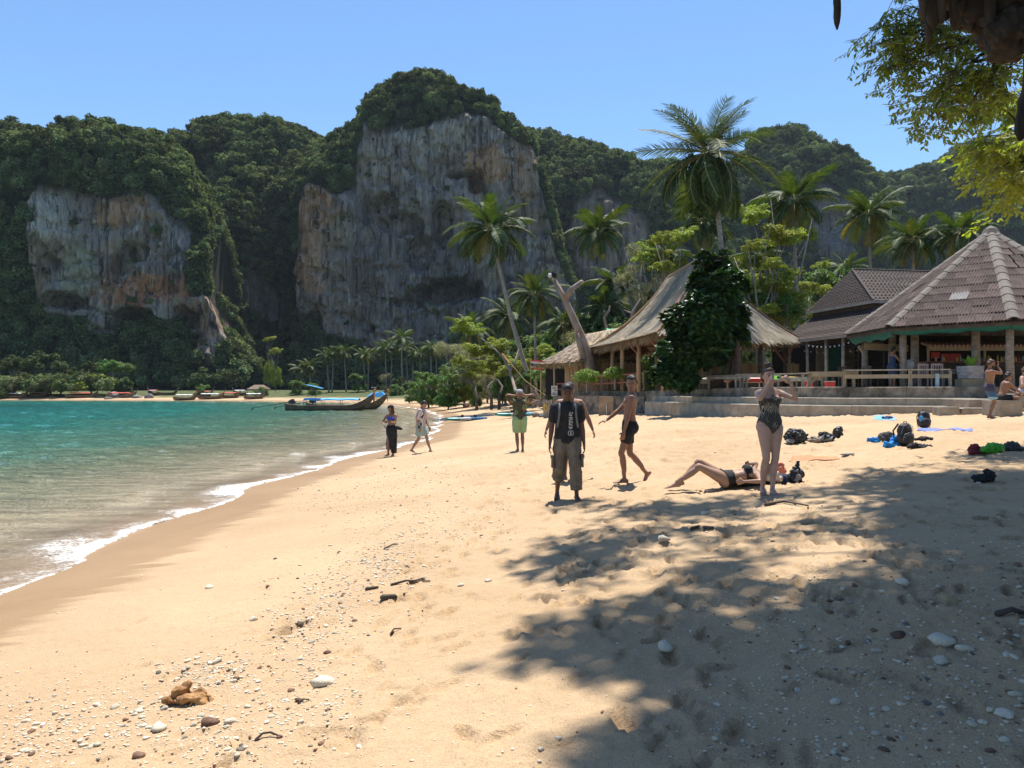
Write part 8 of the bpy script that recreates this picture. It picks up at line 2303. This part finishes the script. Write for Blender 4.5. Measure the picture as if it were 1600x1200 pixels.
far_b = [(22, 623, 188, 0.05, 8.2, M_AWNW, 'far boat with a pale awning at the left frame edge'), (58, 623, 190, 0.0, 6.8, M_AWNP, 'far boat with a pink awning, second from the left'), (128, 623, 186, 0.08, 9.5, M_AWNR, 'far boat with a red awning at the left'), (190, 624, 184, 0.05, 9.0, M_AWNR, 'far boat with a red and pale awning beside the bare rocks'), (240, 619, 190, 2.6, 5.5, M_AWNP, 'far boat with a pink awning hauled up on the sand'),
         (262, 619, 190, 0.3, 6.0, None, 'bare wooden far boat hauled up behind the others'), (290, 625, 176, 0.0, 7.0, M_AWNW, 'far boat with a long white cover'), (330, 625, 176, 0.02, 7.6, M_AWNW, 'far boat with a white cover, right beside the long one'), (360, 625, 177, 0.0, 6.0, M_AWNR, 'far boat with a reddish cover in the cluster'), (398, 625, 172, 0.04, 6.0, M_AWNW, 'rightmost far boat with a pale blue grey cover'),
         (318, 620, 184, 0.2, 5.5, M_AWNR, 'half hidden far boat behind the white covered pair'), (375, 619, 184, 2.9, 5.0, M_AWNW, 'half hidden far boat behind the reddish one')]
for px, py, Y, rz, L, aw, lb in far_b:
    x = (px-800)/1200*Y; z = max(0.02, ground_z(x, Y)+.18)
    longtail(lb, (x, Y, z), rz, L, aw, False, (-.36, .30), None, M_HULL2, G_FB, .8, False)
# little beach hut, bare rocks, blue tarpaulin, fence posts at the far side
bh = thing('beach_hut', 'little pale beach hut with a low brown roof on the far sand', 'hut', P(405, 613, 186)); bh.scale = (.8, .8, .8); 
mb = MB(); mb.box((0.6, 0, -.2), (3.2, 2.4, 2.2)); mb.build('wall', M_CONC2, bh); mb = MB(); mb.rings([[(-3.2, -2, .95), (3.0, -2, .95), (3.0, 2, .95), (-3.2, 2, .95)], [(-1.4, -.1, 2.3), (1.4, -.1, 2.3), (1.4, .1, 2.3), (-1.4, .1, 2.3)]]); mb.build('roof', M_HULL2, bh)
mb = MB()
for x in (-2.8, -1.6): mb.tube([(x, -1.8, -1.3), (x, -1.8, .95)], .09, 6)
mb.build('post', M_WOODG, bh)
for i, (px, py, Y, s) in enumerate([(176, 620, 186, 1.3), (186, 622, 184, .9), (232, 621, 182, .8), (170, 624, 182, .7), (215, 622, 183, .8)]):
    me = rock_mesh(60+i, (s*1.5, s, s), 3); me.materials.append(M_BOULD); tag(obj('boulder', me, None, P(px, py, Y)), ['grey shore boulder between the left far boats', 'smaller boulder right of the left shore boulder', 'boulder at the start of the far sand', 'low boulder awash at the far waterline', 'boulder beside the far boat with the red and pale awning'][i], 'boulder')
bt_ = thing('blue_tarpaulin', 'crumpled light blue tarpaulin on the far grass behind the boats', 'tarpaulin', P(590, 616, 150)); mb = MB(); mb.rings([[(-2.2, -1, -.5), (2, -1, -.5), (2, 1, -.5), (-2.2, 1, -.5)], [(-1, -.5, .3), (.8, -.6, .55), (.9, .3, .5), (-.9, .3, .25)]]); mb.build('sheet', M_AWN, bt_)

# ================================================================== KAYAKS ON THE SAND
M_TEAL = mat('teal_hull', [(0.01, 0.20, 0.20), (0.02, 0.28, 0.26)], 2, 0.35, 0.03, spec=.5); M_GREYH = mat('grey_white_hull', [(0.30, 0.34, 0.36), (0.40, 0.44, 0.46)], 2, 0.35, 0.03); M_BLUEH = mat('blue_hull', [(0.02, 0.11, 0.24), (0.03, 0.16, 0.32)], 2, 0.35, 0.03); M_CYANH = mat('light_blue_hull', [(0.05, 0.28, 0.45), (0.08, 0.36, 0.55)], 2, 0.35, 0.03)
x, y = (729-800)/1200*53, 53
kayak('teal and dark blue sit on top kayak lying nearest the water', (x, y, ground_z(x, y)+.02), 0.50, None, 0, 'kayaks pulled up on the sand', M_BLACK, [M_TEAL, M_GREYH, M_BLUEH])
x, y = (807-800)/1200*51, 51
kayak('green and light blue kayak behind the man in the floral shirt', (x, y, ground_z(x, y)+.04), 0.50, None, 0, 'kayaks pulled up on the sand', M_BLACK, [M_TEAL, M_GREYH, M_CYANH])
pd = thing('paddle', 'grey paddle lying on the kayak nearest the water', 'paddle', ((757-800)/1200*53, 53.3, ground_z(-1.9, 53.3)+.3), .4); mb = MB(); mb.tube([(-.7, 0, 0), (.5, 0, .05)], .018, 6); mb.build('shaft', M_METAL, pd); mb = MB(); mb.box((.72, 0, .06), (.42, .17, .02)); mb.build('blade', M_GREYH, pd)

# ================================================================== BAGS AND TOWELS
def soft(name, blobs, m, parent, vox=.011, fold=.01, seed=0):
    mb = MB()
    for b in blobs:
        if len(b) == 2: mb.ell(b[0], b[1])
        else: mb.ell(b[0], b[1], b[2])
    me = remesh(mb, vox, 3); n = len(me.vertices); co = np.empty(n*3); me.vertices.foreach_get('co', co); co = co.reshape(-1, 3); no = np.empty(n*3); me.vertices.foreach_get('normal', no); no = no.reshape(-1, 3)
    co += no*(fold*(1.3*ridged(co[:, 0]*9+seed, co[:, 1]*9, co[:, 2]*12, 3)-.8))[:, None]; me.vertices.foreach_set('co', co.reshape(-1)); me.materials.append(m)
    return obj(name, me, parent)
M_BAGK = mat('black_nylon', [(0.010, 0.010, 0.012), (0.030, 0.030, 0.034)], 10, 0.55, 0.6, 0.01)
M_BAGG = mat('grey_nylon', [(0.14, 0.145, 0.15), (0.24, 0.25, 0.26)], 10, 0.6, 0.4)
def backpack(label, px, py, h, rz=0, patch=None, slump=0.0):
    g = on_ground(px, py); t = thing('backpack', label, 'backpack', g, rz, None); w = h*.36; d = h*.26
    soft('bag', [((0, 0, h*.33), (w*.95, d, h*.36), (slump, 0, 0)), ((0, 0.02, h*.6), (w*.85, d*.85, h*.34), (slump, 0, 0)), ((0, -d*.75, h*.28), (w*.7, d*.45, h*.24))], M_BAGK, t, .012, .006, px)
    for sg in (-1, 1):
        mb = MB(); mb.tube([(sg*w*.55, d*.6, h*.88), (sg*w*.85, d*1.25, h*.6), (sg*w*.8, d*1.2, h*.3), (sg*w*.75, d*.7, h*.08)], .018, 7, flat=.5); mb.build('strap', M_BAGK, t, smooth=True)
    mb = MB(); mb.tube([(-.04, 0, h*.92), (-.03, 0, h*.98), (.03, 0, h*.98), (.04, 0, h*.92)], .009, 6); mb.build('handle', M_BAGK, t)
    mb = MB(); mb.tube([(-w*.62, -d*.85, h*.25), (-w*.55, -d*1.05, h*.48), (0, -d*1.15, h*.56), (w*.55, -d*1.05, h*.48), (w*.62, -d*.85, h*.25)], .006, 5); mb.tube([(-w*.7, -d*.5, h*.5), (-w*.55, -d*.75, h*.8), (0, -d*.8, h*.93), (w*.55, -d*.75, h*.8), (w*.7, -d*.5, h*.5)], .006, 5); mb.build('zip', M_BAGG, t)
    if patch: mb = MB(); mb.ell((-w*.5, -d*.75, h*.5), (w*.3, d*.25, h*.18)); mb.build('side_pocket', patch, t, smooth=True)
    return t
backpack('tall black backpack standing between blue clothes and dark straps', 1414, 697, .50, .1)
backpack('black backpack with a blue side pocket standing on the periwinkle towel', 1444, 669, .48, -.3, M_AWN)
def lump(name, label, cat, px, py, blobs, m, rz=0, extra=(), fold=.028):
    g = on_ground(px, py); t = thing(name, label, cat, g, rz)
    soft('bundle', blobs, m, t, .012, fold, px)
    for nm, bl, mm in extra: soft(nm, bl, mm, t, .012, fold, px+3)
    return t
lump('duffel_bag', 'bulky black bag with a pale loop at the left of the bag group', 'bag', 1241, 692, [((0, 0, .13), (.22, .15, .14)), ((-.05, 0, .2), (.13, .12, .1)), ((.1, 0, .17), (.12, .12, .12))], M_BAGK, 0, [('loop', [((-.14, -.14, .06), (.08, .02, .05))], M_BAGG), ('strap', [((.24, 0, .1), (.02, .03, .12), (0, .5, 0))], M_BAGK)])
lump('black_bag', 'black bag standing right of the pile of clothes', 'bag', 1309, 685, [((0, 0, .12), (.11, .1, .13)), ((0.03, 0, .2), (.07, .06, .07))], M_BAGK)
lump('clothes_pile', 'dark clothes with a pale grey roll heaped left of the small bag', 'clothes', 1290, 688, [((0, 0, .07), (.19, .14, .08)), ((-.05, 0, .12), (.12, .1, .06))], M_BLACK, 0, [('pale_roll', [((-.04, -.12, .05), (.17, .05, .05))], M_BAGG)])
M_TAUPE = mat('taupe_cloth', [(0.22, 0.17, 0.14), (0.32, 0.26, 0.21)], 8, .9, .5)
lump('taupe_cloth', 'taupe cloth crumpled right of the bulky black bag', 'cloth', 1268, 690, [((0, 0, .03), (.18, .10, .05)), ((.05, 0, .06), (.08, .07, .05))], M_TAUPE)
M_BRBLUE = mat('bright_blue_cloth', [(0.01, 0.18, 0.55), (0.03, 0.30, 0.72)], 8, .85, .5)
lump('blue_shirt', 'bright blue shirt crumpled left of the tall backpack', 'clothes', 1392, 698, [((0, 0, .05), (.17, .09, .06)), ((.1, .05, .12), (.07, .06, .09))], M_BRBLUE)
lump('blue_towel_roll', 'bright blue towel end at the far left of the clothes', 'towel', 1364, 691, [((0, 0, .04), (.14, .08, .05)), ((.08, 0, .06), (.07, .06, .05))], M_BRBLUE)
lump('grey_jacket', 'dark grey jacket bundled over the blue clothes', 'clothes', 1385, 690, [((0, .05, .09), (.14, .1, .08)), ((.08, .05, .13), (.1, .08, .06))], mat('dark_grey_cloth', [(0.04, 0.04, 0.045), (0.11, 0.11, 0.12)], 8, .9, .5))
lump('dark_cloth', 'dark crumpled cloth and straps right of the tall backpack', 'cloth', 1437, 700, [((0, 0, .02), (.26, .10, .03)), ((-.1, 0, .04), (.1, .08, .04))], M_BLACK)
lump('black_shirt', 'flat black cloth behind the tall backpack on the right', 'cloth', 1442, 689, [((0, 0, .03), (.20, .08, .04))], M_BLACK)
lump('maroon_clothes', 'maroon clothes crumpled left of the bright green bag', 'clothes', 1524, 709, [((0, 0, .05), (.15, .09, .05)), ((-.02, 0, .1), (.07, .07, .05))], mat('maroon_cloth', [(0.14, 0.02, 0.035), (0.26, 0.05, 0.07)], 8, .9, .5))
lump('green_bag', 'bright green bag lying between maroon clothes and a dark bundle', 'bag', 1552, 707, [((0, 0, .07), (.16, .1, .075)), ((-.12, 0, .05), (.08, .08, .04))], mat('bright_green_nylon', [(0.04, 0.28, 0.015), (0.08, 0.40, 0.03)], 8, .5, .3))
lump('dark_bundle', 'dark grey bundle right of the bright green bag', 'clothes', 1580, 705, [((0, 0, .07), (.13, .1, .075)), ((.15, 0, .02), (.1, .06, .03))], mat('charcoal_cloth', [(0.04, 0.045, 0.05), (0.08, 0.085, 0.095)], 8, .9, .4))
lump('black_shoes', 'black shoes dumped alone in the shade at the right', 'shoes', 1538, 753, [((-.05, 0, .035), (.11, .07, .045)), ((.07, .03, .07), (.07, .06, .07))], M_BLACK)
lump('grey_sandals', 'pair of grey sandals lying alone on the bright sand', 'sandals', 1325, 712, [((-.06, 0, .02), (.11, .035, .02), (0, 0, .3)), ((.06, .06, .02), (.11, .035, .02), (0, 0, .3))], M_BAGG, 0, (), .004)
lump('net_bag', 'black and silver bag beside the head of the lying woman', 'bag', 1243, 753, [((0, 0, .1), (.1, .07, .11))], M_BAGK, 0, [('bottle', [((.0, -.07, .08), (.035, .03, .09))], M_BAGG), ('handle_loop', [((.03, 0, .23), (.02, .02, .05))], M_BAGK)])
lump('blue_bundle', 'dark blue and red bundle left of the black and silver bag', 'clothes', 1226, 755, [((0, 0, .05), (.16, .09, .06))], M_NAVY)
lump('cream_cloth', 'cream cloth crumpled in front of the lying woman', 'cloth', 1156, 757, [((0, 0, .04), (.14, .07, .06)), ((.08, 0, .06), (.06, .05, .07)), ((-.1, 0, .05), (.05, .05, .05))], mat('cream_cotton', [(0.42, .39, .31), (.52, .48, .40)], 8, .9, .3))
lump('pink_towel', 'coral pink towel by the shoulder of the lying woman', 'towel', 1222, 747, [((0, .1, .09), (.07, .07, .12))], mat('coral_cloth', [(0.50, .15, .10), (.58, .20, .15)], 8, .9, .3))
lump('dark_mat', 'dark mat crumpled under the lying woman', 'towel', 1180, 756, [((0, 0.05, .02), (.45, .20, .035)), ((.25, 0, .06), (.14, .1, .05))], M_BLACK)
def towel(label, pts, m):
    c = sum((on_ground(*p) for p in pts), Vector())/len(pts); q = [on_ground(*p)-c for p in pts]; N = 14; mb = MB(); V = []
    for j in range(N+1):
        for i in range(N+1):
            u, v = i/N, j/N; p = (q[0]*(1-u)+q[1]*u)*(1-v)+(q[3]*(1-u)+q[2]*u)*v; w = c+p
            V.append((p.x, p.y, ground_z(w.x, w.y)-c.z+.015+.01*float(perlin(w.x*5, w.y*5, 1))))
    mb._add(V, [(j*(N+1)+i, j*(N+1)+i+1, (j+1)*(N+1)+i+1, (j+1)*(N+1)+i) for j in range(N) for i in range(N)])
    o = mb.build('beach_towel', m, None, c, smooth=True); tag(o, label, 'towel'); s = o.modifiers.new('t', 'SOLIDIFY'); s.thickness = .015; return o
towel('periwinkle blue towel spread under the farther backpack', [(1432, 674), (1520, 674), (1518, 669), (1436, 669)], mat('periwinkle_towel', [(0.13, .16, .45), (.20, .24, .54)], 9, .95, .4))
towel('pale orange towel spread on the sand right of the lying woman', [(1232, 722), (1312, 718), (1306, 713), (1238, 713)], mat('pale_orange_towel', [(0.46, .19, .09), (.54, .25, .13)], 9, .95, .4))
towel('small light blue towel with dark things on it below the steps', [(1364, 657), (1402, 657), (1396, 650), (1366, 650)], mat('light_blue_towel', [(0.11, .30, .52), (.20, .40, .60)], 9, .95, .4))
lump('dark_clothes', 'dark striped clothes on the small light blue towel', 'clothes', 1386, 655, [((0, 0, .04), (.17, .1, .04))], M_NAVY)

# ================================================================== STONES, CORAL, STICKS
M_CORAL = mat('bleached_coral', [(0.40, 0.335, 0.235), (0.54, 0.47, 0.36), (0.64, 0.58, 0.48)], 9, .9, .8, .006, detail=7, objrand=.2)
M_STONEB = mat('brown_pebble', [(0.08, .045, .03), (.17, .09, .055), (.24, .15, .09)], 9, .8, .3, .004, objrand=.4)
M_STONEG = mat('grey_pebble', [(0.06, .055, .05), (.13, .12, .105), (.22, .20, .175)], 9, .8, .3, .004, objrand=.4)
STM = []
for i in range(6):
    for m in (M_CORAL, M_STONEB, M_STONEG):
        me = rock_mesh(700+i, (1, .72, .5), 2, .36); me.polygons.foreach_set('use_smooth', [True]*len(me.polygons)); me.materials.append(m); STM.append(me)
def stone(px, py, s, k, label, group=None, name='coral_stone', cat='stone'):
    g = on_ground(px, py, 60); g.z += s*.12
    o = obj(name, STM[k], None, g, (random.uniform(-.2, .2), random.uniform(-.2, .2), random.uniform(0, 6)), (s, s, s)); tag(o, label, cat, group); return o
special = [(1038, 1012, .062, 0, 'white angular coral rock half in the tree shade'), (1471, 1004, .085, 6, 'largest pale coral rock in the right hand shade'), (1504, 1014, .055, 3, 'tan coral rock right of the largest pale one'), (1468, 1033, .055, 9, 'round pale rock below the largest coral rock'), (1402, 995, .05, 1, 'orange brown rock left of the largest coral rock'), (1408, 912, .055, 0, 'knobbly pale rock in the upper right shade'), (1367, 1017, .035, 3, 'small pale rock left of the round one'),
           (508, 1068, .085, 3, 'round porous coral lump alone on the left sand'), (250, 1138, .055, 0, 'biggest white stone at the lower left'), (327, 918, .055, 6, 'flat white stone near the wet sand'), (330, 1130, .06, 1, 'brown flat stone standing on edge at the lower left'), (219, 1182, .04, 1, 'rust red pebble at the lower left corner'), (250, 1050, .025, 14, 'shiny black pebble above the seaweed'), (340, 1034, .05, 6, 'pale stone with a dark neighbour above the seaweed'), (347, 800, .0, 0, ''),
           (1037, 846, .075, 0, 'round white stone in the thin shade below the lying woman'), (1100, 803, .07, 3, 'white stone nearest the camera woman'), (1566, 1118, .05, 9, 'pale coral piece at the lower right'), (1582, 1085, .035, 3, 'jagged coral piece at the right edge'), (1254, 1012, .035, 0, 'bone like coral piece at the edge of the solid shade'), (1245, 1080, .03, 3, 'small knobbly coral in the lower shade'), (1303, 1098, .035, 6, 'pair of fused corals in the lower shade'), (763, 908, .045, 6, 'rounded stone alone on the bright sand at the centre'), (845, 1171, .02, 0, 'small white stone at the bottom centre'),
           (430, 873, .03, 14, 'dark grey stone above the rubble band'), (606, 936, .0, 0, ''), (720, 915, .04, 9, 'stone left of the tree shade edge')]
for px, py, s, k, lb in special:
    if s: stone(px, py, s, k, lb)
rr = random.Random(33)
n = 0
band = [(40, 1150, 120, 70, .9), (150, 1120, 130, 50, 1.0), (330, 1150, 110, 60, .5), (470, 985, 60, 50, 1.0), (520, 950, 70, 40, 1.0), (560, 900, 80, 40, .8), (480, 1090, 80, 60, .3), (600, 880, 50, 25, .8), (570, 780, 110, 22, .8), (650, 740, 100, 16, .7), (690, 820, 90, 30, .5), (330, 1050, 70, 25, .6), (620, 850, 90, 40, .6)]
G1 = 'small pale coral stones scattered over the sunny sand'; G2 = 'small pebbles lying in the right hand shade'
cnt = 0
while cnt < 175:
    bx = rr.choices(band, [b[4] for b in band])[0]; px = rr.gauss(bx[0], bx[2]*.6); py = rr.gauss(bx[1], bx[3]*.6)
    if not (0 < px < 900 and 800 < py < 1200): continue
    s = rr.uniform(.012, .030)*(1 if rr.random() > .08 else 1.5); k = rr.randrange(6)*3+rr.choices((0, 1, 2), (.82, .13, .05))[0]
    stone(px, py, s, k, 'small coral stone or pebble scattered on the sunny left sand', G1); cnt += 1
cnt = 0
while cnt < 90:
    px = rr.uniform(1150, 1600); py = rr.uniform(840, 1190)
    if rr.random() > (px-1100)/500: continue
    s = rr.uniform(.010, .030)*(1 if rr.random() > .1 else 1.4); k = rr.randrange(6)*3+rr.choices((0, 1, 2), (.65, .15, .2))[0]
    stone(px, py, s, k, 'small coral stone or pebble lying in the right hand shade', G2); cnt += 1
# the countless grit
def rubble():
    r2 = np.random.default_rng(5); protos = []
    for i in range(4):
        me = rock_mesh(800+i, (1, .7, .5), 1, .3); co = np.array([v.co[:] for v in me.vertices]); fc = np.array([p.vertices[:] for p in me.polygons]); protos.append((co, fc))
    VV = []; FF = []; MM = []; b = 0; k = 0; c_ = []
    while len(c_) < 11000:
        w = r2.random()
        if w < .62:
            bx = band[r2.choice(len(band))]; px = r2.normal(bx[0], bx[2]*.6); py = r2.normal(bx[1], bx[3]*.65)
        elif w < .75: px = r2.uniform(450, 800); py = max(800-140*r2.random()**1.5+r2.normal(0, 15), 655)
        elif w < .9: px = r2.uniform(1100, 1600); py = r2.uniform(790, 1195)
        else: px = r2.uniform(0, 1600); py = r2.uniform(680, 1200)
        if -20 < px < 1620 and 650 < py < 1210: c_.append((px, py))
    c_ = np.array(c_); G = on_ground_many(c_[:, 0], c_[:, 1]); G = G[shore_d(G[:, 0], G[:, 1]) > 1.3]
    for g in G:
        s = (.0035+.009*r2.random()**2.2)*(1+.05*g[1]); 
        if r2.random() < .06: s *= 1.9
        co, fc = protos[k % 4]; a = r2.uniform(0, 6.28); c, sn = math.cos(a), math.sin(a); rot = np.array([[c, -sn, 0], [sn, c, 0], [0, 0, 1]])
        VV.append(co@rot.T*s+g+np.array([0, 0, s*.15])); FF.append(fc+b); b += len(co); MM += [int(r2.choice(3, p=(.80, .15, .05)))]*len(fc); k += 1
    me = bpy.data.meshes.new('coral_rubble'); me.from_pydata(np.concatenate(VV).tolist(), [], np.concatenate(FF).tolist())
    for m in (M_CORAL, M_STONEB, M_STONEG): me.materials.append(m)
    me.polygons.foreach_set('material_index', MM); tag(obj('coral_rubble', me), 'fine coral rubble and shell grit strewn over the sand', kind='stuff')
rubble()
def stick(label, pts, r, m=None, name='stick'):
    v = [on_ground(*p) for p in pts]; v = [p+Vector((0, 0, r*.8+(.015 if 0 < i < len(v)-1 else 0))) for i, p in enumerate(v)]; c = v[0].copy(); mb = MB(); mb.tube([p-c for p in v], [r*(1-.4*i/(len(v)-1)) for i in range(len(v))], 6)
    tag(mb.build(name, m or M_WOODD, None, c, smooth=True), label, 'stick')
stick('black stub of wood below the string of dark twigs', [(598, 937), (618, 935)], .028); stick('dark charred chip just left of the black stub', [(573, 922), (591, 919)], .018); stick('long dark twig above the black stub', [(612, 915), (635, 911), (672, 909)], .013)
stick('short dark twig end at the right of the long one', [(640, 912), (660, 906)], .012); stick('curved brown twig on the bright sand right of the rubble', [(611, 993), (616, 986), (627, 983)], .008); stick('forked dark twig at the bottom left of centre', [(401, 1156), (412, 1151), (424, 1149), (441, 1152)], .008); stick('thin dark twig above the forked one', [(467, 1100), (475, 1096), (484, 1093)], .006)
stick('dark stick in the shade below the camera woman', [(1195, 790), (1225, 787), (1262, 792)], .018); stick('black driftwood piece in the thin shade', [(1080, 829), (1092, 826)], .022); stick('second black driftwood piece right of the first', [(1100, 829), (1114, 827)], .02); stick('thin dark stick in the shade at the right', [(1556, 962), (1580, 960), (1600, 962)], .02); stick('dark twig with rubble at the upper sand line', [(601, 858), (615, 853), (622, 851)], .012)
sw_ = thing('seaweed_clump', 'rusty brown clump of dried seaweed at the lower left', 'seaweed', on_ground(288, 1098)); M_WEED = mat('dried_seaweed', [(0.13, .06, .02), (.34, .17, .06), (.50, .29, .12)], 14, .7, .8, .02, detail=7)
soft('fold', [((-.03, .03, .04), (.05, .035, .05), (.3, .5, .4)), ((.0, .05, .07), (.05, .025, .028), (0, -.6, .5)), ((.05, .0, .03), (.08, .05, .03)), ((-.07, 0, .02), (.05, .035, .015)), ((.13, -.01, .015), (.06, .04, .014)), ((.07, .04, .04), (.05, .02, .03))], M_WEED, sw_, .006, .016, 3)
mb = MB(); r5 = random.Random(3)
for i in range(40):
    a = r5.uniform(0, 6.28); p = Vector((r5.uniform(-.08, .14), r5.uniform(-.03, .05), .01)); e = p+Vector((math.cos(a)*.06, math.sin(a)*.04, r5.uniform(-.005, .04))); mb.tube([p, p.lerp(e, .5)+Vector((0, 0, .02)), e], [.004, .006, .002], 5)
tag(mb.build('strands', M_WEED, sw_), kind='stuff')

# ================================================================== SEA AIR
hz, nt_h, b_h = new_mat('sea_haze'); nt_h.nodes.remove(b_h)
pv = nt_h.nodes.new('ShaderNodeVolumePrincipled'); pv.inputs['Color'].default_value = (0.72, 0.86, 1.0, 1); pv.inputs['Density'].default_value = 0.00006; pv.inputs['Anisotropy'].default_value = 0.2
nt_h.links.new(pv.outputs[0], nt_h.nodes['Material Output'].inputs['Volume'])
mb = MB(); mb.box((0, 440, 105), (2300, 1100, 222)); tag(mb.build('haze', hz), kind='stuff')

# small pieces hang under the part they belong to
UNDER = {'eye': 'body', 'eyebrow': 'body', 'lips': 'body', 'beard': 'body', 'visor': 'cap', 'shirt_print': 'tee_shirt', 'pocket': 'cargo_trousers', 'rolled_cuff': 'cargo_trousers',
         'cut_end': 'trunk', 'handle': 'bag', 'zip': 'bag', 'side_pocket': 'bag', 'prow_ribbons': 'prow_post', 'awning_poles': 'awning', 'tiller': 'engine', 'propeller_shaft': 'engine', 'lens': 'casing', 'screen': 'casing', 'knob': 'casing', 'reflector': 'housing'}
for root in [o for o in SC.objects if o.parent is None]:
    kids = list(root.children)
    for c in kids:
        want = UNDER.get(c.name.split('.')[0])
        host = next((k for k in kids if k.name.split('.')[0] == want), None) if want else None
        if host is not None: c.parent = host
